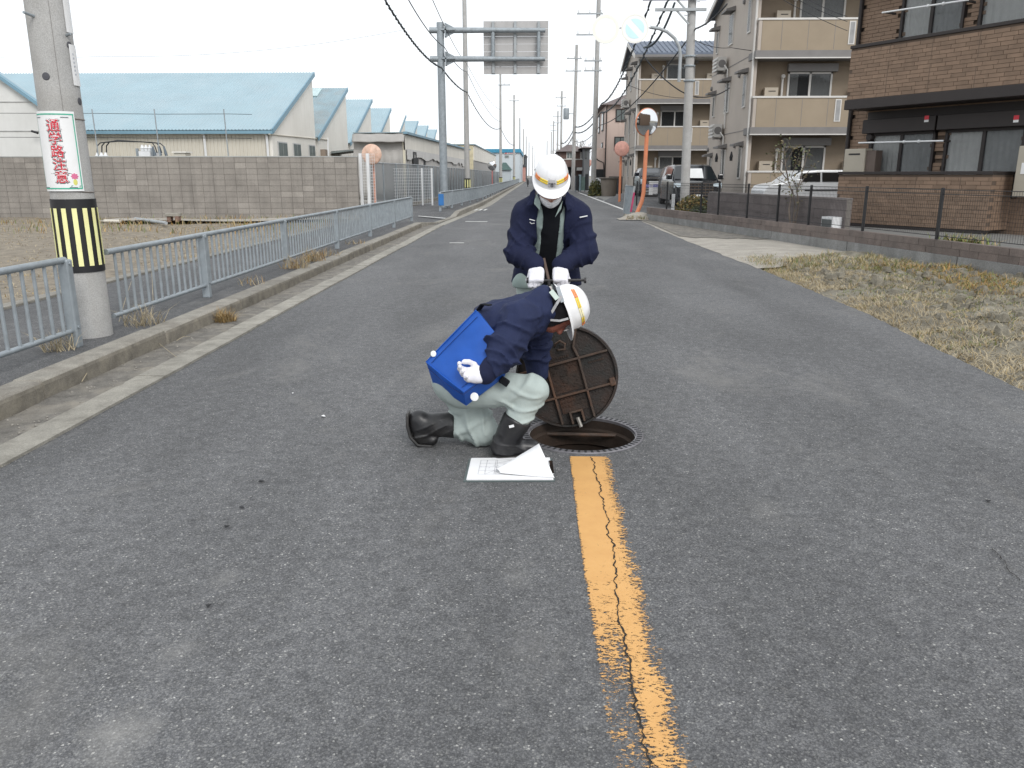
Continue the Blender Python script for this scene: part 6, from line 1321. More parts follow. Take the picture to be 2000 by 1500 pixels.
# ------------------------------------------------------------------ its lid, stood on edge
LC, LR = Vector((.196, 4.60, .292)), .306
LN = Vector((-.10, -.985, .14)).normalized(); LU0 = Vector((0, 0, 1)); LU0 = (LU0 - LN * LU0.dot(LN)).normalized(); LR0 = LU0.cross(LN) * -1
LR0 = LR0 if LR0.x > 0 else -LR0
ra = math.radians(17); LRT = LR0 * math.cos(ra) + LU0 * math.sin(ra); LUP = LU0 * math.cos(ra) - LR0 * math.sin(ra)
def lp(x, y, n=0): return LC + LRT * x + LUP * y + LN * n
ML = Matrix((LRT, LUP, LN)).transposed()
lid = thing('manhole_cover', 'rusty cast iron manhole cover held up on edge, its ribbed underside showing', 'manhole cover', tuple(LC))
MB().lathe([(0, -.02), (LR - .012, -.02), (LR, -.012), (LR - .004, .020), (LR - .016, .020), (LR - .020, -.002), (0, -.004)], LC, 72, LN).build('plate', M_IRONB, lid, smooth=True)
hb_ = .098
def ribs(pts, w=.013, h=.030):
    mb = MB()
    for a, b in zip(pts[:-1], pts[1:]): 
        A, B = lp(*a, .010), lp(*b, .010); d = (B - A); L = d.length; d.normalize(); mb.box((A + B) / 2, (L + w * .6, w, h), M=Matrix((d, LN.cross(d), LN)).transposed())
    mb.build('rib', M_RIB, lid, bev=.003)
e = math.sqrt((LR - .02) ** 2 - hb_ ** 2)
ribs([(-hb_, -e), (-hb_, hb_), (-hb_ - .02, .2), (-hb_ - .02, e - .02)]); ribs([(hb_, -e), (hb_, hb_), (hb_ - .012, .16), (hb_ + .03, e - .01)])
ribs([(-e, hb_ - .01), (e, hb_ - .01)]); ribs([(-e, -hb_ - .01), (e, -hb_ - .01)])
MB().box(lp(0, 0, -.001), (.18, .18, .006), M=ML).build('centre_plate', M_RUSTD, lid); MB().box(lp(0, -.165, .001), (.16, .10, .006), M=ML).build('lower_plate', M_RUSTD, lid)
q = MB(); rn = random.Random(5)
for k in range(40): x, y = rn.uniform(-.075, .075), rn.uniform(-.075, .07); q.box(lp(x, y, .004), (.012, .006, .006), M=ML)
for r_ in range(3):
    for k in range(8): q.box(lp(-.065 + .019 * k, -.125 - .024 * r_, .006), (.009, .007, .008), M=ML)
for k in range(9): q.box(lp(-.065 + .013 * k, .118, .001), (.008, .012, .006), M=ML)
for k in range(8): q.box(lp(.15 + .012 * k, .045, .001), (.008, .011, .006), M=ML)
props(q.build('cast_studs', M_RUSTD, lid), kind='stuff')
MB().tube([lp(-.01, .165, .0), lp(.0, .165, .03), lp(.035, .16, .035), lp(.045, .19, .03), lp(.02, .215, .03), lp(-.01, .205, .02), lp(-.02, .19, 0)], .007, 8).build('lift_loop', M_RIB, lid, smooth=True)
mb = MB(); mb.box(lp(-.035, -.245, .02), (.012, .075, .045), M=ML); mb.box(lp(.035, -.245, .02), (.012, .075, .045), M=ML); mb.box(lp(0, -.212, .02), (.08, .012, .045), M=ML); mb.build('hinge_bracket', M_RIB, lid, bev=.003)
MB().tube([lp(.0, -.25, .03), lp(.005, -.31, .03)], .012, 8).build('hinge_pin', mat('pale steel pin', (.35, .33, .3), .4, .1, metal=.5), lid, smooth=True)
mb = MB(); mb.box(lp(.255, -.10, .012), (.035, .05, .03), M=ML); mb.build('catch', M_RIB, lid, bev=.006)

# ------------------------------------------------------------------ people: cloth, skin
M_NAVY = mat('navy jacket cloth', (.0115, .0150, .043), .85, .16, 9, bmp=.55, bscale=26, spec=.25)
M_NAVYB = mat('blue navy jacket cloth', (.0145, .0215, .062), .8, .16, 9, bmp=.55, bscale=26, spec=.3)
M_SAGE = mat('sage work trousers', (.41, .47, .45), .88, .06, 7, bmp=.38, bscale=20, spec=.25); M_SAGE2 = mat('sage work jacket', (.30, .37, .35), .88, .06, 7, spec=.25)
M_BLK = mat('black shirt', (.009, .010, .013), .9, .2, 6, spec=.2); M_BLK2 = mat('black knit hood', (.010, .009, .011), .9, .2, 6, spec=.2)
M_SKIN = mat('skin', (.40, .20, .14), .55, .08, 12); M_SKIN2 = mat('ruddy skin', (.26, .09, .065), .55, .15, 14)
M_GLOVE = mat('white cotton glove', (.76, .75, .80), .9, .04, 20, bmp=.25, bscale=400, spec=.2)
M_BOOT = mat('black rubber boot', (.016, .016, .018), .38, .3, 10, bmp=.1, dirt=(.07, .065, .06), dirt_scale=6, dirt_amt=.45)
M_BOOTD = mat('dusty rubber boot', (.035, .034, .034), .55, .3, 10, dirt=(.12, .11, .10), dirt_scale=8, dirt_amt=.5)
M_HELM = mat('white helmet shell', (.80, .80, .81), .18, .01, 3, spec=.6); M_HELMIN = mat('grey helmet liner', (.30, .31, .33), .6, .1)
M_MASK = mat('white face mask', (.74, .74, .75), .9, .03, 20, spec=.2)
M_TAPELIT = mat('flash lit helmet tape', (.88, .62, .06), .3, .08, 30); M_TAPEO = mat('orange helmet tape', (.80, .24, .06), .3, .12, 30); M_TAPEGLARE = mat('flash bright helmet tape', (.88, .80, .50), .3, .05, 30)  # yellow and cream put flash light into the orange tape's colour
M_STRAP = mat('grey webbing', (.42, .42, .43), .7, .1, 30); M_BAG = mat('bright blue nylon', (.010, .085, .40), .55, .12, 5, bmp=.12, bscale=150, spec=.4); M_REFL = mat('white reflector disc', (.88, .90, .90), .2, .01)

def folds(p, A, s=(9, 9, 9), seed=0., warp=.35):
    w = vnoise(p[0] * 5 + seed, p[1] * 5 + 2, p[2] * 5 + seed) * warp
    n = vnoise(p[0] * s[0] + seed + w * 4, p[1] * s[1] + 1.7 + w * 3, p[2] * s[2] + seed * .7 + w * 4)
    n2 = vnoise(p[0] * s[0] * 2.1 + 3 + seed, p[1] * s[1] * 2.1 + w * 5, p[2] * s[2] * 2.1 + 1 + w * 5)
    return A * (1.2 * (1 - np.abs(2 * n - 1)) ** 3 - .35 + .6 * ((1 - np.abs(2 * n2 - 1)) ** 3 - .3))
def limb_folds(p, a, b, A, n=5, twist=2., seed=0., t0=0, t1=1):
    """creases running round a limb, strongest between t0 and t1 along it"""
    a = A3(a); b = A3(b); d = b - a; L = float(np.linalg.norm(d)); d = d / L
    t = ((p[0] - a[0]) * d[0] + (p[1] - a[1]) * d[1] + (p[2] - a[2]) * d[2]) / L
    u, w, _ = frame_of(d); an = np.arctan2((p[0] - a[0]) * u[0] + (p[1] - a[1]) * u[1] + (p[2] - a[2]) * u[2], (p[0] - a[0]) * w[0] + (p[1] - a[1]) * w[1] + (p[2] - a[2]) * w[2])
    ph = t * n * 2 * PI + twist * np.sin(an + seed) + 2.2 * np.sin(2 * an + 1.3 * seed) * .5 + 4 * vnoise(p[0] * 7 + seed, p[1] * 7, p[2] * 7)
    m = np.clip((t - t0) / .15, 0, 1) * np.clip((t1 - t) / .15, 0, 1)
    rad = np.sqrt(np.maximum(0, (p[0] - a[0] - d[0] * t * L) ** 2 + (p[1] - a[1] - d[1] * t * L) ** 2 + (p[2] - a[2] - d[2] * t * L) ** 2)); m = m * np.clip((.17 - rad) / .04, 0, 1)
    return A * (1.25 * np.maximum(0, np.sin(ph)) ** 2.6 - .28) * m
def helmet(root, c, r, f, a, stripes, emblem=False, sx=1., shell='helmet'):
    c, r, f, a = Vector(c), Vector(r).normalized(), Vector(f).normalized(), Vector(a).normalized()
    def W(x, y, z): return c + r * x + f * y + a * z
    rx, ry, rz = .106 * sx, .132 * sx, .136 * sx
    def dome(phi, th, e=0):
        k = math.cos(th) ** .82; z = math.sin(th); up = 0
        if abs(phi) < .42: up = .0035 * min(1, (.42 - abs(phi)) / .05)
        else: up = .0025 * max(0, math.cos(phi * 6)) * math.cos(th)
        up *= min(1, max(0, (th - .12) / .1)) * (1 if th < 1.3 else .3)
        return W((rx + up + e) * math.sin(phi) * k, (ry + up + e) * math.cos(phi) * k, (rz + up * .6 + e) * z)
    n = 96; ths = [0, .06, .12, .17, .22, .35, .5, .65, .8, .95, 1.1, 1.25, 1.4, 1.5]
    mb = MB()
    def brim(phi, k): # k: 0 at the shell, 1 at the tip
        b = .011 + .038 * max(0, math.cos(phi)) ** 2.2 + .008 * max(0, -math.cos(phi)); q = dome(phi, 0); o = (r * math.sin(phi) * .85 + f * math.cos(phi)).normalized()
        return q + o * b * k - a * (b * .42 * k * k + .004 * k)
    rows = [[brim(2 * PI * j / n - PI, k) - a * .0035 for j in range(n)] for k in (0, .5, 1)][::-1]
    rows = [rows[0]] + [[brim(2 * PI * j / n - PI, k) for j in range(n)] for k in (1, .5)] + [[dome(2 * PI * j / n - PI, t) for j in range(n)] for t in ths]
    k0 = len(mb.v)
    for rw_ in rows: mb.v += [tuple(v) for v in rw_]
    mb.v.append(tuple(W(0, 0, rz))); m = len(rows)
    mb.f += [(i * n + j, i * n + (j + 1) % n, (i + 1) * n + (j + 1) % n, (i + 1) * n + j) for i in range(m - 1) for j in range(n)] + [((m - 1) * n + j, (m - 1) * n + (j + 1) % n, m * n) for j in range(n)]; mb.mi += [0] * (len(mb.f) - len(mb.mi))
    sh = mb.build('helmet', M_HELM, root, smooth=True)
    for p in sh.data.polygons: p.use_smooth = True
    li = MB(); li.grid(lambda u, v: W((rx - .006) * math.sin(2 * PI * u) * math.cos(v * 1.5) ** .8, (ry - .006) * math.cos(2 * PI * u) * math.cos(v * 1.5) ** .8, (rz - .006) * math.sin(v * 1.5)), 40, 8); li.build('liner', M_HELMIN, sh, smooth=True)
    for p0, p1, t0, t1, m_ in stripes:
        s = MB(); s.grid(lambda u, v: dome(p0 + (p1 - p0) * u, t0 + (t1 - t0) * v, .0022), 10, 2); s.build('stripe', m_, sh, smooth=True, solid=.001)
    if emblem:
        s = MB(); s.grid(lambda u, v: dome(-.20 + .42 * u, .12 + .42 * v, .0016), 8, 5); s.build('front_panel', mat('pale grey helmet panel', (.52, .51, .52), .35, .02), sh, smooth=True, solid=.0008)
        e_ = .003; D = lambda p, t: dome(p, t, e_); E = MB(); c0, t0 = .01, .215
        E.tube([D(c0 + .060 * math.cos(q), t0 + .055 * math.sin(q)) for q in np.linspace(0, 2 * PI, 21)], .0016, 6)
        E.tube([D(c0 - .20, t0 + .085), D(c0 - .13, t0 + .098), D(c0 - .06, t0 + .088), D(c0, t0 + .105), D(c0 + .06, t0 + .088), D(c0 + .13, t0 + .098), D(c0 + .20, t0 + .090)], .0019, 6); E.tube([D(c0, t0 + .06), D(c0, t0 + .14)], .0022, 6)
        E.build('emblem', M_BLK, sh, smooth=True)
    return W
def hand(root, wrist, knuckle_dir, back, across, curl, thumb_side, L=1., grip=None, name='glove'):
    """a gloved hand: palm, four unequal bent fingers and a thumb leaving the side of the palm"""
    y, z = Vector(knuckle_dir).normalized(), Vector(back).normalized(); z = (z - y * z.dot(y)).normalized(); x = y.cross(z) * (1 if thumb_side > 0 else -1); w = Vector(wrist)
    def q(a, b, c): return tuple(w + x * a * L + y * b * L + z * c * L)        # a: towards the thumb
    M = (tuple(x), tuple(y), tuple(z)); fr = []
    for i, (a, l, r) in enumerate(((.030, .072, .0105), (.0105, .080, .0108), (-.0095, .073, .0104), (-.028, .058, .0095))):
        k = (a, .085 - .004 * i * i * .5, .004); c1, c2, c3 = [math.radians(v + 4 * i) for v in curl]; p = [k]; t = 0
        for seg, c in ((.44, c1), (.31, c2), (.25, c3)):
            t += c; pr = p[-1]; p.append((pr[0] + (a * .06), pr[1] + l * seg * math.cos(t), pr[2] - l * seg * math.sin(t)))
        fr.append((p, r))
    th = [(.030, .028, -.004), (.052, .050, -.014), (.058, .076, -.028), (.050, .098, -.040)] if not grip else [(.030, .030, -.006), (.044, .058, -.026), (.030, .082, -.046), (.008, .092, -.052)]
    def fn(p):
        d = rbox(p, q(.0, .048, 0), (.040 * L, .046 * L, .0165 * L), .015 * L, M); d = smin(d, cap(p, q(0, -.012, 0), q(0, .03, 0), .022 * L, .032 * L), .03)
        for pts, r in fr:
            e = None
            for s, t in zip(pts[:-1], pts[1:]): g_ = cap(p, q(*s), q(*t), r * L); e = g_ if e is None else smin(e, g_, .004)
            d = smin(d, e, .007)
        e = None
        for s, t in zip(th[:-1], th[1:]): g_ = cap(p, q(*s), q(*t), .0125 * L); e = g_ if e is None else smin(e, g_, .006)
        d = smin(d, e, .012)
        return d + folds(p, .0016, (40, 40, 40), 3)
    c = Vector(q(0, .06, -.01)); s = .13 * L
    return sdf_obj(name, fn, [v - s for v in c], [v + s for v in c], .0036, M_GLOVE, root, sub=1)

# ------------------------------------------------------------------ the standing worker, bent over the cover
S = thing('person', 'standing worker in a white helmet, face mask and open navy jacket, gripping a lifting bar', 'person', (.09, 5.12, 0))
nf = A3((0, -.86, -.50)); xc = .098
def s_torso(p, e=0):
    q = squash(p, (.09, 5.05, 1.0), (0, -.86, -.50), .74)
    d = cap(q, (.085, 5.135, .80), (.098, 4.965, 1.13), .165 + e, .150 + e); d = smin(d, cap(p, (-.045, 4.915, 1.215), (.245, 4.915, 1.215), .068 + e), .07)
    return smin(d, cap(p, (.10, 4.93, 1.20), (.102, 4.865, 1.30), .075 + e, .060 + e), .06)
def front_cut(p, w0, w1):
    z = p[2]; w = w0 + (w1 - w0) * np.clip((1.28 - z) / .45, 0, 1); s = (p[0] - xc) + .03 * np.clip((1.2 - z) / .4, 0, 1) ; f = (p[1] - 5.02) * nf[1] + (p[2] - 1.0) * nf[2]
    return np.maximum(np.abs(s) - w, -(f - .02))
sR, eR, wR = (-.062, 4.905, 1.205), (-.098, 4.835, 1.0), (.004, 4.722, .940); sL, eL, wL = (.262, 4.905, 1.205), (.300, 4.835, 1.01), (.160, 4.722, .940)
def s_jacket(p):
    d = s_torso(p, .012); d = smin(d, cap(p, (.005, 4.915, 1.262), (.195, 4.915, 1.262), .072), .06)
    d = smin(d, cap(squash(p, (.09, 5.1, .86), (0, -.86, -.5), .66), (.084, 5.11, .93), (.079, 5.15, .76), .195, .228), .05)
    d = smax(d, -front_cut(p, .080, .082), .012)
    for a, b, c, sd in ((sR, eR, wR, 1.), (sL, eL, wL, 5.)):
        e = smin(cap(p, a, b, .083, .074), cap(p, b, c, .074, .052), .03)
        e = e - limb_folds(p, a, b, .011, 2.4, 2.6, sd, .2, 1.2) - limb_folds(p, b, c, .009, 2.7, 2.2, sd + 1, -.2, .9)
        e = np.minimum(e, np.maximum(cap(p, tuple(np.array(b) * .2 + np.array(c) * .8), c, .057, .055), 0) * 10 + cap(p, tuple(np.array(b) * .15 + np.array(c) * .85), c, .056, .055))
        d = smin(d, e, .035)
    d = smax(d, (.775 - .05 * np.clip((p[0] + .1) / .3, -1, 0) - .05 * np.clip(p[0] - .1, 0, .3)) - p[2], .012)
    return d - folds(p, .007, (8, 8, 6), 1.)
sdf_obj('jacket', s_jacket, (-.24, 4.58, .72), (.44, 5.40, 1.42), .0085, M_NAVY, S, sub=1)
def s_vest(p):
    d = s_torso(p, .004); d = smax(d, -front_cut(p, .050, .052), .008)
    d = np.minimum(d, smax(cap(squash(p, (.0, 5.1, .8), (0, -.86, -.5), .7), (.0, 5.08, .86), (-.035, 5.07, .77), .085, .105), .76 - p[2], .01))
    return smax(d, .735 - p[2], .01) - folds(p, .005, (10, 10, 10), 6.)
sdf_obj('work_jacket', s_vest, (-.18, 4.62, .70), (.32, 5.32, 1.42), .0085, M_SAGE2, S, sub=1)
sdf_obj('shirt', lambda p: smax(smin(s_torso(p, -.010), cap(p, (.10, 4.90, 1.25), (.103, 4.83, 1.315), .07, .058), .04), .72 - p[2], .01) - folds(p, .005, (9, 9, 9), 4.), (-.14, 4.66, .68), (.34, 5.32, 1.42), .0095, M_BLK, S, sub=1)
def s_trs(p):
    d = ell(p, (.085, 5.16, .75), (.175, .135, .14))
    for sg_, hx, kx, ax_ in ((-1, -.005, -.005, .015), (1, .175, .185, .185)):
        hi_, kn, an = (hx, 5.15, .74), (kx, 5.10, .43), (ax_, 5.15, .16); e = smin(cap(p, hi_, kn, .112, .088), cap(p, kn, an, .088, .085), .04); e = e - limb_folds(p, hi_, kn, .008, 3, 1.5, sg_ + 2.) - limb_folds(p, kn, an, .009, 4, 1.2, sg_ + 5., .3, 1.2); d = smin(d, e, .02)
    return smax(d, .13 - p[2], .01) - folds(p, .006, (7, 7, 7), 9.)
sdf_obj('trousers', s_trs, (-.22, 4.96, .1), (.38, 5.36, .93), .010, M_SAGE, S, sub=1)
def boot_up(x, y, dx):
    def fn(p):
        d = cap(p, (x, y + .02, .24), (x, y + .02, .07), .078, .062); d = smin(d, cap(squash(p, (x, y, .045), (0, 0, 1), .9), (x, y + .03, .05), (x + dx, y - .17, .040), .052, .046), .03); return smax(d, .002 - p[2], .006)
    return fn
for x, dx in ((.015, -.03), (.185, .03)): sdf_obj('boot', boot_up(x, 5.13, dx), (x - .14, 4.88, -.01), (x + .14, 5.28, .34), .008, M_BOOT, S)
def lapel(name, m, pts, Y):
    q = [P(x, y, Y + dy) for x, y, dy in pts]; c = sum(q, Vector()) / len(q); mb = MB(); k = len(q)
    mb.prism(q, (0, .006, .002)); return mb.build(name, m, S, bev=.002)
lapel('collar', M_SAGE2, ((1049, 379, .03), (1056, 396, .0), (1055, 412, -.005), (1043, 398, .0), (1045, 384, .03)), 4.755)
lapel('collar', M_SAGE2, ((1099, 392, .02), (1096, 408, -.005), (1084, 425, -.005), (1091, 407, .0)), 4.755)
lapel('outer_collar', M_NAVY, ((1046, 366, .05), (1045, 384, .015), (1040, 400, .01), (1028, 402, .03), (1036, 376, .06)), 4.76)
lapel('outer_collar', M_NAVY, ((1107, 372, .05), (1104, 396, .01), (1108, 412, .01), (1121, 405, .03), (1117, 384, .06)), 4.76)
RC = P(1077, 347, 4.78); up_ = Vector((.03, -.54, .84)).normalized(); fw_ = Vector((.01, -.84, -.54)); fw_ = (fw_ - up_ * fw_.dot(up_)).normalized(); rt_ = fw_.cross(up_)
HC = RC - up_ * .028
def s_head(p):
    M = (tuple(rt_), tuple(fw_), tuple(up_)); d = ell(p, HC + up_ * .0 - fw_ * .005, (.076, .096, .108), M); d = smin(d, ell(p, HC + fw_ * .035 - up_ * .075, (.056, .058, .055), M), .04)
    d = smin(d, cap(p, HC + fw_ * .088 - up_ * .02, HC + fw_ * .108 - up_ * .052, .010, .015), .015)
    for sg_ in (-1, 1): d = smin(d, ell(p, HC + rt_ * (.078 * sg_) - up_ * .03 - fw_ * .01, (.012, .02, .032), M), .008); d = smax(d, -ell(p, HC + rt_ * (.032 * sg_) + fw_ * .094 - up_ * .018, (.016, .012, .009), M), .006)
    return smin(d, cap(p, HC - up_ * .06 - fw_ * .03, (.10, 4.88, 1.24), .055, .062), .03)
sdf_obj('body', s_head, tuple(HC - Vector((.13, .16, .22))), tuple(HC + Vector((.13, .2, .14))), .006, M_SKIN, S)
def s_mask(p):
    M = (tuple(rt_), tuple(fw_), tuple(up_)); d = ell(p, HC + fw_ * .036 - up_ * .068, (.066, .078, .066), M); d = smin(d, cap(p, HC + fw_ * .095 - up_ * .03, HC + fw_ * .10 - up_ * .085, .014, .018), .03)
    l = local(p, HC, M); d = smax(d, l[2] + .060 + .9 * np.maximum(0, .07 - l[1]) * .3, .006); d = smax(d, -l[1] - .005, .006); return d - .0022 * np.sin((l[2]) * 420) * (np.abs(l[0]) < .06)
sdf_obj('mask', s_mask, tuple(HC - Vector((.12, .18, .2))), tuple(HC + Vector((.12, .12, .1))), .0045, M_MASK, S)
st = []
for sg_ in (-1, 1):
    for t in (.245, .345):
        st += [(sg_ * .26, sg_ * .80, t, t + .085, M_TAPELIT), (sg_ * .81, sg_ * 1.32, t + .0, t + .085, M_TAPEO)]
helmet(S, RC, rt_, fw_, up_, st, emblem=True, sx=.94)
MB().tube([RC + rt_ * .098 - up_ * .01, HC + rt_ * .085 - up_ * .09, HC + rt_ * .05 + fw_ * .03 - up_ * .14], .005, 6).build('chin_strap', M_STRAP, S)
MB().tube([RC - rt_ * .098 - up_ * .01, HC - rt_ * .085 - up_ * .09, HC - rt_ * .05 + fw_ * .03 - up_ * .14], .005, 6).build('chin_strap', M_STRAP, S)
# glove backs face the camera, fingers wrapped round the bar
BAR_Z, BAR_Y = .856, 4.65
for hx, wv, side in ((.012, wR, 1), (.152, wL, -1)):
    w_ = Vector((hx, BAR_Y + .052, BAR_Z + .064)); hand(S, w_, (0, -.72, -.69), (0, -.69, .72), (1, 0, 0), (58, 78, 60), side, 1.10, grip=True)
# pen and tag on the jacket, sleeve tab
MB().beam(P(1034, 428, 4.745), P(1045, 431, 4.745), .006, .004).build('zip_pull', M_WHITEP, S); MB().tube([P(1035, 434, 4.75), P(1038, 437, 4.745), P(1044, 436, 4.745)], .003, 6).build('zip_cord', M_STRAP, S)
MB().beam(P(1132, 424.5, 4.795), P(1147, 421.5, 4.81), .010, .005).build('sleeve_tab', M_WHITEP, S)
# lifting bar
lb = thing('lifting_bar', 'dark steel T-shaped lifting bar held in both white gloves above the cover', 'lifting bar', (.09, BAR_Y, .4))
M_STEEL = mat('dark worn steel', (.05, .048, .05), .45, .2, 12, metal=.5)
MB().tube([P(1030, 548, BAR_Y), P(1143, 547, BAR_Y)], .0085, 10).build('cross_handle', M_STEEL, lb, smooth=True); 
for px in (1030, 1143): MB().lathe([(0, -.006), (.017, -.006), (.017, .006), (0, .006)], P(px, 547.5, BAR_Y), 14, (1, 0, 0)).build('end_cap', M_STEEL, lb)
MB().tube([P(1072, 548, BAR_Y), lp(-.02, .25, .0)], .010, 10).build('shank', M_STEEL, lb, smooth=True); MB().tube([P(1072, 548, BAR_Y), P(1062, 505, 4.72)], .009, 8).build('upper_rod', mat('brown wooden rod', (.085, .055, .042), .7, .2, 10), lb, smooth=True)
MB().tube([P(1072, 560, BAR_Y), P(1074, 568, BAR_Y - .005)], .017, 10).build('collar', mat('pale plastic collar', (.55, .52, .5), .5), lb, smooth=True)

# ------------------------------------------------------------------ the kneeling worker
K = thing('person', 'kneeling worker in a white helmet, navy jacket and black rubber boots, peering into the manhole', 'person', (-.3, 4.12, 0))
kR = (-.092, 4.0, .205); 
def k_trs(p):
    d = ell(p, (-.395, 4.13, .40), (.155, .175, .135), ((.85, 0, .52), (0, 1, 0), (-.52, 0, .85)))
    hR, nR, aR = (-.37, 4.05, .365), (-.006, 4.01, .362), (-.105, 4.0, .17)
    e = smin(cap(p, hR, nR, .112, .080), cap(p, nR, aR, .080, .066), .025); e = e - limb_folds(p, hR, nR, .007, 2.2, 2.4, .5, .55, 1.15) - limb_folds(p, nR, aR, .008, 2.5, 2.5, 1.5, -.1, .9)
    d = smin(d, e, .03)
    hL, nL, aL = (-.43, 4.21, .37), (-.285, 4.19, .088), (-.46, 4.185, .118)
    e = smin(cap(p, hL, nL, .115, .088), cap(p, nL, aL, .088, .066), .03); e = e - limb_folds(p, hL, nL, .009, 2.5, 2.5, 3., .45, 1.2) - limb_folds(p, nL, aL, .012, 2.2, 2.4, 2., -.2, .8)
    d = smin(d, e, .025); d = d - folds(p, .003, (9, 9, 9), 5.); return smax(d, .002 - p[2], .01)
sdf_obj('trousers', k_trs, (-.62, 3.85, -.01), (.12, 4.38, .60), .0075, M_SAGE, K, sub=1)
MB().tube([Vector((-.27 + .001, 3.955, .395)) , Vector((-.10, 3.917, .29)), Vector((-.02, 3.93, .30))], .0022, 5)
jA, jB = (-.22, 4.155, .645), (-.01, 4.15, .742)
sR2, eR2, wR2 = (-.075, 4.005, .735), (-.158, 3.89, .590), (-.222, 3.835, .508)
sL2, eL2, wL2 = (-.01, 4.30, .735), (.0, 4.41, .54), (.02, 4.42, .35)
def k_jacket(p):
    q = squash(p, (-.13, 4.15, .68), (0, 1, 0), 1.45)
    d = cap(q, jA, jB, .140, .112); d = smin(d, cap(q, (-.255, 4.16, .645), (-.18, 4.155, .67), .122, .126), .05)
    d = d - limb_folds(p, (-.3, 4.15, .62), (.04, 4.15, .75), .0, 3)
    for a, b, c, sd in ((sR2, eR2, wR2, 2.), (sL2, eL2, wL2, 7.)):
        e = smin(cap(p, a, b, .100, .084), cap(p, b, c, .084, .058), .03); e = e - limb_folds(p, a, b, .016, 2.4, 2.2, sd, .2, 1.25) - limb_folds(p, b, c, .012, 2.5, 1.4, sd + 2, -.3, .8); d = smin(d, e, .03)
    # stand-up collar round the neck
    ax = A3((.955, 0, .29)); cc = A3((.058, 4.15, .782)); q_ = [p[i] - cc[i] for i in range(3)]; al = sum(q_[i] * ax[i] for i in range(3)); ra_ = np.sqrt(np.maximum(0, sum(q_[i] ** 2 for i in range(3)) - al ** 2))
    d = smin(d, np.sqrt(((ra_ - .080) / 1.) ** 2 + (np.maximum(np.abs(al) - .018, 0)) ** 2) - .026, .03)
    d = smax(d, -(np.sqrt((ra_) ** 2) - .062 + 9 * np.maximum(0, -al - .0)), .008)
    # hem edge at the back
    d = smax(d, -((p[0] + .318) * .9 + (p[2] - .75) * .44), .012)
    return d - folds(p, .011, (8, 8, 8), 2.)
sdf_obj('jacket', k_jacket, (-.50, 3.70, .27), (.20, 4.55, .95), .0080, M_NAVYB, K, sub=1)
sdf_obj('cuff', lambda p: chain(p, [tuple(np.array(wR2) * .75 + np.array(eR2) * .25), (-.238, 3.828, .492)], [.056, .050]), (-.33, 3.72, .4), (-.13, 3.93, .63), .007, M_NAVY, K)
KC = P(1104, 602, 4.15); ka = Vector((.90, .17, .33)).normalized(); kf = Vector((.24, .02, -.97)); kf = (kf - ka * kf.dot(ka)).normalized(); kr = kf.cross(ka)
KH = KC - ka * .022; KM = (tuple(kr), tuple(kf), tuple(ka))
def k_head(p, e=0):
    d = ell(p, KH - kf * .004, (.077 + e, .095 + e, .112 + e), KM); d = smin(d, ell(p, KH + kf * .04 - ka * .078, (.055 + e, .055 + e, .05 + e), KM), .04); return smin(d, cap(p, KH - ka * .07 - kf * .02, (.02, 4.15, .745), .056 + e, .068 + e), .03)
def k_face(p):
    d = k_head(p); d = smin(d, cap(p, KH + kf * .086 - ka * .012, KH + kf * .108 - ka * .048, .010, .015), .012); d = smin(d, cap(p, KH + kf * .083 - ka * .082 - kr * .012, KH + kf * .083 - ka * .082 + kr * .012, .011), .01)
    for sg_ in (-1, 1): d = smax(d, -ell(p, KH + kr * (.032 * sg_) + kf * .094 - ka * .012, (.016, .012, .009), KM), .006)
    return d
sdf_obj('body', k_face, tuple(KH - Vector((.2, .16, .2))), tuple(KH + Vector((.16, .16, .16))), .006, M_SKIN2, K)
def k_hood(p):
    l = local(p, KH, KM); d = k_head(p, .009); return smax(d, l[1] - .052 - .10 * np.maximum(0, l[2] - .02), .006) - folds(p, .003, (20, 20, 20), 3)
sdf_obj('hood', k_hood, tuple(KH - Vector((.2, .16, .2))), tuple(KH + Vector((.16, .16, .16))), .006, M_BLK2, K)
for sg_ in (-1, 1):
    MB().lathe([(.0, .0), (.0135, .0), (.0135, .003), (0, .003)], KH + kr * (.034 * sg_) + kf * .101 - ka * .016, 14, kf).build('lens', M_GLASSD if False else mat('pale lens', (.75, .78, .76), .1), K)
st = []
for sg_ in (-1, 1):
    for t in (.40, .49): st += [(sg_ * .22, sg_ * .42, t, t + .07, M_TAPEO)]
    for t in (.40, .49): st += [(sg_ * .42, sg_ * .62, t, t + .07, M_TAPEO), (sg_ * .62, sg_ * 1.0, t, t + .07, M_TAPELIT), (sg_ * 1.0, sg_ * 1.5, t, t + .07, M_TAPEGLARE), (sg_ * 1.5, sg_ * 2.0, t, t + .07, M_TAPELIT), (sg_ * 2.0, sg_ * 2.5, t, t + .07, M_TAPEO)]
WK = helmet(K, KC, kr, kf, ka, st, sx=.93)
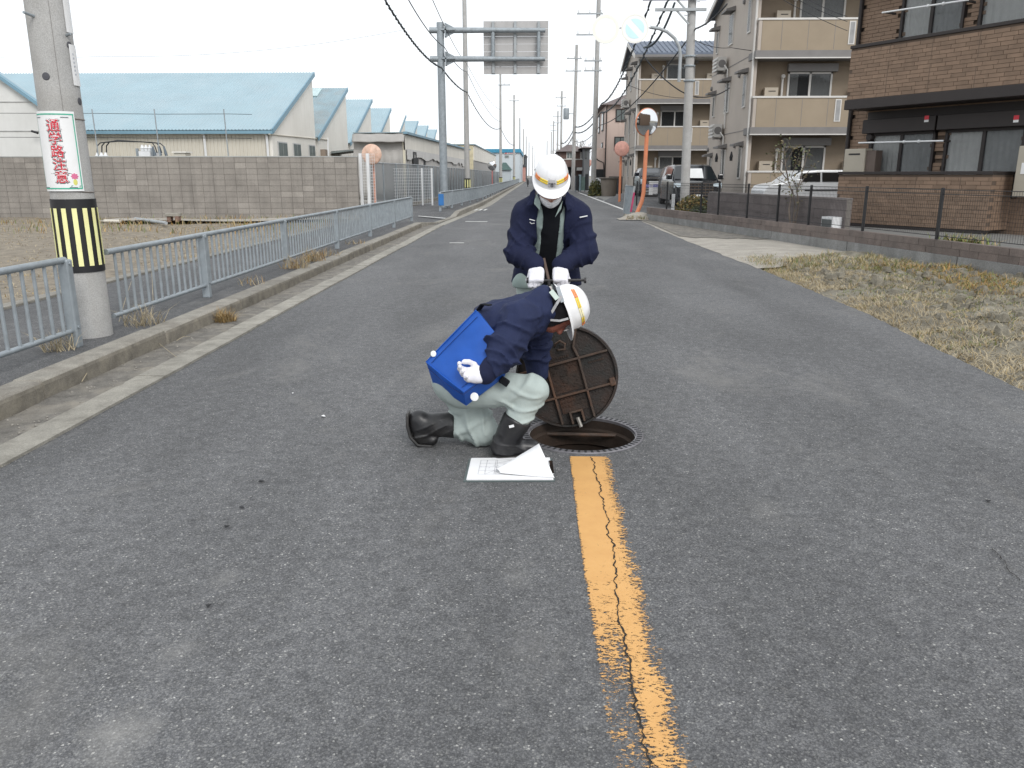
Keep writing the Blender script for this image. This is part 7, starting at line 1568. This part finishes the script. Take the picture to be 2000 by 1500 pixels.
# straps of the helmet on the camera side and the tag at the nape
near = kr if kr.y < 0 else -kr
def flat_strap(nm, pts, w, n, m): 
    mb = MB(); pts = [Vector(p) for p in pts]
    for a, b in zip(pts[:-1], pts[1:]): d = (b - a).normalized(); s_ = d.cross(Vector(n)).normalized() * w / 2; mb.add([a - s_, b - s_, b + s_, a + s_], [(0, 1, 2, 3)])
    return mb.build(nm, m, K, solid=.003)
flat_strap('chin_strap', [P(1097, 578, 4.035), P(1087, 594, 4.03), P(1077, 611, 4.04)], .014, near, M_STRAP); flat_strap('chin_strap', [P(1110, 622, 4.04), P(1093, 626.5, 4.035), P(1075, 625, 4.05)], .011, near, M_STRAP)
flat_strap('name_tag', [P(1076, 568, 4.05), P(1089, 584, 4.03)], .025, near, mat('pale green tag', (.50, .58, .53), .5, .05, 30)); flat_strap('head_band', [P(1089, 560, 4.06), P(1099, 590, 4.04)], .02, near, mat('grey plastic band', (.30, .33, .36), .5))
# hand resting on the bag, the other on the far thigh
hand(K, (-.246, 3.815, .492), (-1, .02, .03), (.05, .75, -.66), None, (28, 38, 25), 1 if False else -1, 1.0)
hand(K, (.02, 4.42, .34), (.05, .05, -1), (0, -1, 0), None, (20, 30, 20), 1, .95)
def k_bootR(p):
    d = cap(p, (-.082, 4.0, .215), (-.155, 4.0, .075), .079, .064); d = smax(d, (p[0] + .082) * .46 + (p[2] - .205) * .88 - .012, .008)
    d = smin(d, cap(squash(p, (-.1, 4.0, .05), (0, 0, 1), .95), (-.168, 4.0, .052), (-.005, 4.025, .042), .056, .047), .03); d = d - limb_folds(p, (-.10, 4.0, .17), (-.16, 4.0, .05), .005, 2.5, 1., 2., .4, 1.2); return smax(d, .002 - p[2], .006)
b_ = sdf_obj('boot', k_bootR, (-.30, 3.85, -.01), (.10, 4.15, .36), .0065, M_BOOT, K, sub=1)
MB().box((-.112, 3.918, .196), (.026, .004, .013), M=Matrix.Rotation(-.25, 3, 'Y')).build('label_tab', M_WHITEPL, b_)
MB().prism([(-.225, 3.955, .001), (-.18, 3.935, .001), (-.02, 3.965, .001), (.048, 4.02, .001), (.03, 4.075, .001), (-.1, 4.06, .001), (-.215, 4.05, .001)], (0, 0, .016)).build('sole', M_BOOTD, b_, bev=.004)
def k_bootL(p):
    d = cap(p, (-.435, 4.185, .118), (-.60, 4.18, .118), .076, .061); d = smin(d, cap(p, (-.632, 4.178, .150), (-.618, 4.175, .060), .052, .047), .03); d = smin(d, cap(p, (-.612, 4.172, .055), (-.560, 4.165, .036), .044, .034), .015)
    d = smax(d, p[0] + .432, .006); d = d - limb_folds(p, (-.62, 4.18, .14), (-.57, 4.165, .03), .006, 3, .8, 1., .2, 1.1); return smax(d, .002 - p[2], .006)
b_ = sdf_obj('boot', k_bootL, (-.73, 4.04, -.01), (-.33, 4.32, .26), .0065, M_BOOT, K, sub=1)
sp = [(-.688, .19), (-.690, .12), (-.675, .055), (-.635, .008), (-.555, .003)]; q = MB()
q.grid(lambda u, v: Vector((np.interp(u, np.linspace(0, 1, 5), [s[0] for s in sp]), 4.135 + .078 * v, np.interp(u, np.linspace(0, 1, 5), [s[1] for s in sp]))), 16, 4); q.build('sole', M_BOOTD, b_, smooth=True, solid=.014)

# the blue bag on his hip
bag = thing('shoulder_bag', 'bright blue tool bag with white reflectors slung over the kneeling worker\'s hip', 'bag', (-.33, 3.95, .5))
A_, B_, C_, D_ = P(930, 606, 3.95), Vector((-.555, 3.99, .517)), Vector((-.345, 3.80, .409)), Vector((-.10, 3.86, .590)); B2, C2, D2 = Vector((-.530, 4.06, .378)), Vector((-.342, 3.885, .314)), Vector((-.150, 3.92, .455))
AB, DD = Vector((-.20, 4.04, .745)), Vector((-.105, 3.87, .62))
def quad(mb, a, b, c, d, n, bulge, nrm, seed=0):
    def f(u, v):
        p = a.lerp(b, u).lerp(d.lerp(c, u), v); k = math.sin(PI * u) ** .7 * math.sin(PI * v) ** .7 if 0 < u < 1 and 0 < v < 1 else 0
        return p + nrm * k * (bulge + .026 * (float(fbm(np.float32(p.x * 11 + seed), np.float32(p.y * 11), np.float32(p.z * 11))) - .45))
    return mb.grid(f, n, n)
n1 = (B_ - A_).cross(D_ - A_).normalized(); n1 = n1 if n1.y < 0 else -n1
mb = MB(); quad(mb, A_, B_, C_, D_, 26, .012, n1)
n2 = (C_ - B_).cross(B2 - B_).normalized(); n2 = n2 if n2.z < 0 or n2.y < 0 else -n2; n2 = n2 if n2.y < 0 else -n2
quad(mb, B_, B2, C2, C_, 14, .008, n2, 2); n3 = (D_ - C_).cross(C2 - C_).normalized(); n3 = n3 if n3.z < 0 else -n3; quad(mb, C_, C2, D2, D_, 14, .006, n3, 3)
Ab, Bb = A_ + Vector((.03, .12, -.05)), B_ + Vector((.02, .15, -.0)); quad(mb, A_, Ab, Bb, B_, 10, .01, Vector((-.5, .2, .8)), 4); quad(mb, B_, Bb, B2 + Vector((.03, .1, 0)), B2, 8, .0, Vector((-1, 0, 0)), 5); quad(mb, A_, Ab, D_ + Vector((-.05, .12, 0)), D_, 8, .0, Vector((1, 0, 0)), 6)
bg_ = mb.build('body', M_BAG, bag, smooth=True)
for poly in bg_.data.polygons: poly.use_smooth = True
MB().tube([A_, A_.lerp(B_, .5) + n1 * .004, B_, B_.lerp(C_, .5) + n1 * .006, C_, C_.lerp(D_, .5) + n1 * .004, D_], .004, 6).build('seam', M_BAG, bag, smooth=True)
for c_, r_ in ((P(847, 691, 3.975), .016), (P(927, 775, 3.812), .022)): MB().lathe([(0, .003), (r_ * .9, .0025), (r_, 0), (0, 0)], c_ + n1 * .003, 22, n1).build('reflector', M_REFL, bag, smooth=True)
mb = MB(); sp_ = [P(934, 606, 4.05), P(943, 594, 4.02), P(958, 596, 4.0)]; 
for a, b in zip(sp_[:-1], sp_[1:]): mb.beam(a, b, .03, .006)
mb.build('strap', M_BLK, bag); MB().box(P(985, 745, 3.9), (.05, .03, .035), M=Matrix.Rotation(.6, 3, 'Y')).build('buckle', M_BLK, bag, bev=.005)

# clipboard with drawings and a curled sheet
cbd = thing('clipboard', 'dark green clipboard with drawings and a curled white sheet lying on the road', 'clipboard', (-.12, 3.79, 0))
q0, q1, q2, q3 = G(905, 942), G(1084, 941), G(1078, 897), G(916, 898)
MB().prism([q0, q1, q2, q3], (0, 0, .007)).build('board', mat('dark grey green board', (.10, .125, .125), .5, .05), cbd, bev=.001)
M_PAPER = mat('white paper', (.84, .84, .85), .8, .01)
p0, p1, p2, p3 = q0.lerp(q2, .035), q1.lerp(q3, .02), q2.lerp(q0, .03), q3.lerp(q1, .03)
for k in range(4): e = Vector((random.uniform(-.004, .004), random.uniform(-.003, .003), .0075 + .0016 * k)); MB().prism([p0 + e, p1 + e, p2 + e, p3 + e], (0, 0, .0009)).build('sheet', M_PAPER, cbd)
mb = MB()
def pl(u, v): return p0.lerp(p1, u).lerp(p3.lerp(p2, u), v) + Vector((0, 0, .0145))
def ln(a, b, w=.0011): A, B = pl(*a), pl(*b); d = (B - A).normalized(); s_ = Vector((-d.y, d.x, 0)) * w; mb.add([A - s_, B - s_, B + s_, A + s_], [(0, 1, 2, 3)])
for v in (.2, .38, .55, .72, .88): ln((.12, v), (.62, v + .01))
for u in (.12, .2, .31, .33, .5): ln((u, .2), (u + .01, .88))
ln((.31, .55), (.6, .30)); ln((.33, .72), (.55, .9)); ln((.2, .2), (.31, .38))
for k in range(14): u, v = random.uniform(.13, .45), random.uniform(.25, .85); ln((u, v), (u + .012, v), .003)
mb.build('drawing', mat('thin grey ink', (.45, .45, .47), .8), cbd)
Aq = P(972, 931, 3.72); Aq.z = .022
def curl(u, v):
    ph = PI * (1.02 - 1.02 * v); m = Vector((.085, 3.815, .012)); far = m + Vector((.022, -.155, 0)) * -math.cos(ph) * -1 + Vector((0, 0, .105)) * max(0, math.sin(ph)) + Vector((-.05, .03, 0)) * max(0, math.sin(ph))
    near_ = Aq + Vector((.012, -.018, 0)) * math.cos(ph) + Vector((0, 0, .012)) * math.sin(ph); p = near_.lerp(far, u); p.z = max(p.z, .0155); return p
mb = MB(); mb.grid(curl, 20, 24); mb.build('curled_sheet', M_PAPER, cbd, smooth=True, solid=.0006)
MB().tube([p1.lerp(p2, .35) + Vector((-.02, 0, .016)), p1.lerp(p2, .42) + Vector((-.03, 0, .035)), p1.lerp(p2, .5) + Vector((-.022, 0, .036)), p1.lerp(p2, .58) + Vector((-.012, 0, .016))], .003, 6).build('ring', M_CHROME, cbd, smooth=True)
MB().prism([q1.lerp(q2, .2), q1.lerp(q2, .8), q1.lerp(q2, .8) + Vector((-.022, 0, 0)), q1.lerp(q2, .2) + Vector((-.022, 0, 0))], (0, 0, .018)).build('clip', M_CHROME, cbd, bev=.003)
# stitching, zip and a strap that crosses the bag; pocket seams on both men's clothes
M_SEAMB = mat('dark blue stitching', (.004, .03, .17), .7, .2, 30)
for f, k in ((.10, .006), (.90, .005)): MB().tube([A_.lerp(D_, f).lerp(B_.lerp(C_, f), u) + n1 * (.004 + .020 * math.sin(PI * u) * math.sin(PI * f)) for u in np.linspace(.04, .96, 14)], .0016, 5).build('seam', M_SEAMB, bag)
MB().tube([B_.lerp(B2, .2).lerp(C_.lerp(C2, .2), u) + n2 * (.004 + .008 * math.sin(PI * u)) for u in np.linspace(.03, .97, 12)], .002, 5).build('zip', M_SEAMB, bag)
MB().tube([C_.lerp(D_, u) + n1 * .006 + Vector((0, 0, -.012)) for u in np.linspace(0, 1, 8)], .002, 5).build('seam', M_SEAMB, bag)
# ------------------------------------------------------------------ small things along the kerb and on the road
def tuft(label, c, n, r, h, mats, name='grass_tuft'):
    a = RNG.random(n) * 2 * PI; rr = r * RNG.random(n) ** .8; pts = np.stack([c[0] + rr * np.cos(a), c[1] + rr * np.sin(a) * .8, c[2] + 0 * a], -1)
    t = thing(name, label, 'grass tuft', tuple(c)); blades('blades', pts, h, .006, 1.0, mats, parent=t); return t
tuft('orange brown dead grass tuft growing at the foot of the kerb beyond the striped pole', (-3.13, 7.85, .01), 300, .12, .15, [M_STRAW, M_RUSTG, M_STRAW])
tuft('pale weed tuft behind the kerb, left of the striped pole', (-3.72, 6.0, .12), 90, .12, .17, [M_STRAW2])
tuft('pale weed tuft behind the kerb, right of the striped pole', (-3.58, 7.1, .12), 110, .2, .22, [M_STRAW2])
for i, y in enumerate((9.8, 11.6, 12.6, 13.4, 15.8)):
    tuft('straw weeds under the guard fence, %s clump beyond the striped pole' % ('first', 'second', 'third', 'fourth', 'farthest')[i], (-3.52 + .03 * (i % 2), y, .13), (40, 150, 170, 60, 40)[i], .22, (.14, .22, .24, .16, .14)[i], [M_STRAW2, M_STRAW, M_RUSTG])['group'] = 'straw weeds under the guard fence'
# long dry stalks
mb = MB()
for a, b, z in (((730, 1), (1, 1), 0),): pass
for (ax_, ay), (bx_, by), zt in (((262, 640), (345, 700), .03), ((225, 655), (270, 600), .4), ((300, 610), (303, 560), .5), ((160, 745), (185, 728), .06), ((345, 665), (372, 658), .02)):
    A, B = G(ax_, ay, .05), G(bx_, by, .02); B.z = zt; mb.tube([A, A.lerp(B, .5) + Vector((0, 0, .02)), B], [.003, .0025, .0015], 5)
props(mb.build('dry_stalks', M_STRAW2), 'long dry stalks lying over the kerb near the striped pole', 'stalks', kind='stuff')
# litter: scraps and pebbles
def scrap(label, px, py, s, m, z=0.):
    p = G(px, py, z); t = MB(); a = random.random() * 3; t.add([p + Vector((math.cos(a + k) * s * random.uniform(.6, 1), math.sin(a + k) * s * .7, .004 + .006 * (k % 2))) for k in (0, 1.3, 2.4, 3.6, 4.9)], [(0, 1, 2, 3, 4)]); return props(t.build('scrap', m, solid=.002), label, 'litter', 'scraps lying on the road')
for px, py, s, l in ((237, 721, .012, 'white scrap in the gutter nearest the camera'), (340, 722, .02, 'white scrap on the light gutter slab'), (334, 692, .014, 'white scrap in the gutter grit beside a kerb joint'), (370, 659, .03, 'larger pale scrap below the stalk lying on the kerb'), (632, 815, .02, 'white scrap on the bare asphalt left of the kneeling worker'), (572, 770, .008, 'tiny white scrap on the asphalt farther from the kneeling worker')): scrap(l, px, py, s, M_PAPER)
for px, py, s, l in ((511, 942, .02, 'dark scrap on the asphalt left of the clipboard'), (472, 994, .014, 'dark scrap on the asphalt, second from the clipboard'), (444, 1031, .014, 'dark scrap on the asphalt, third from the clipboard'), (408, 1186, .014, 'dark scrap on the asphalt nearest the lower left corner'), (1930, 981, .016, 'dark scrap on the asphalt near the right verge')): scrap(l, px, py, s, M_BLACKRUB)
mb = MB()
for k in range(520):
    y = random.uniform(2.5, 22); x = random.uniform(-3.2, -2.93); r = random.uniform(.004, .012); c = Vector((x, y, .022)); mb.add([c + Vector((r, 0, 0)), c + Vector((0, r, 0)), c + Vector((-r, 0, 0)), c + Vector((0, -r, 0)), c + Vector((0, 0, r))], [(0, 1, 4), (1, 2, 4), (2, 3, 4), (3, 0, 4)])
props(mb.build('pebbles', mat('pale grit', (.24, .225, .20), .9, .3, 30)), 'loose grit and pebbles along the left gutter', 'pebbles', kind='stuff')
# boards and rubble lying before the block wall
for a, b, z, m, lab in (((265, 432), (325, 441), .06, M_GALV2, 'grey pole lying on the field before the block wall'), ((205, 436), (235, 437), .05, M_FACTSH, 'pale plank lying on the field edge by the striped pole')):
    A, B = G(*a, -.02), G(*b, -.02); A.z = B.z = z; props(MB().tube([A, B], .05, 8).build('scrap_pole', m, smooth=True), lab, 'scrap')
A = G(340, 434, -.02); bk = thing('loose_blocks', 'pale loose block on a brick stack by the block wall', 'block', (A.x, A.y, 0)); MB().box((A.x, A.y, .22), (.46, .3, .10), rz=.2).build('top_block', M_SLAB, bk, bev=.01)
for dx in (-.12, .14): MB().box((A.x + dx, A.y, .08), (.12, .25, .18), rz=.1).build('brick', mat('old brick', (.22, .14, .11), .9), bk, bev=.008)
# dirt track beside the wall
mb = MB(); mb.grid(lambda u, v: (-14 + 8.4 * u, 25.4 + 1.5 * v + 1.2 * u, .03 + .03 * math.sin(9 * u + v)), 30, 6); props(mb.build('dirt_track', M_SAND, smooth=True), kind='structure')
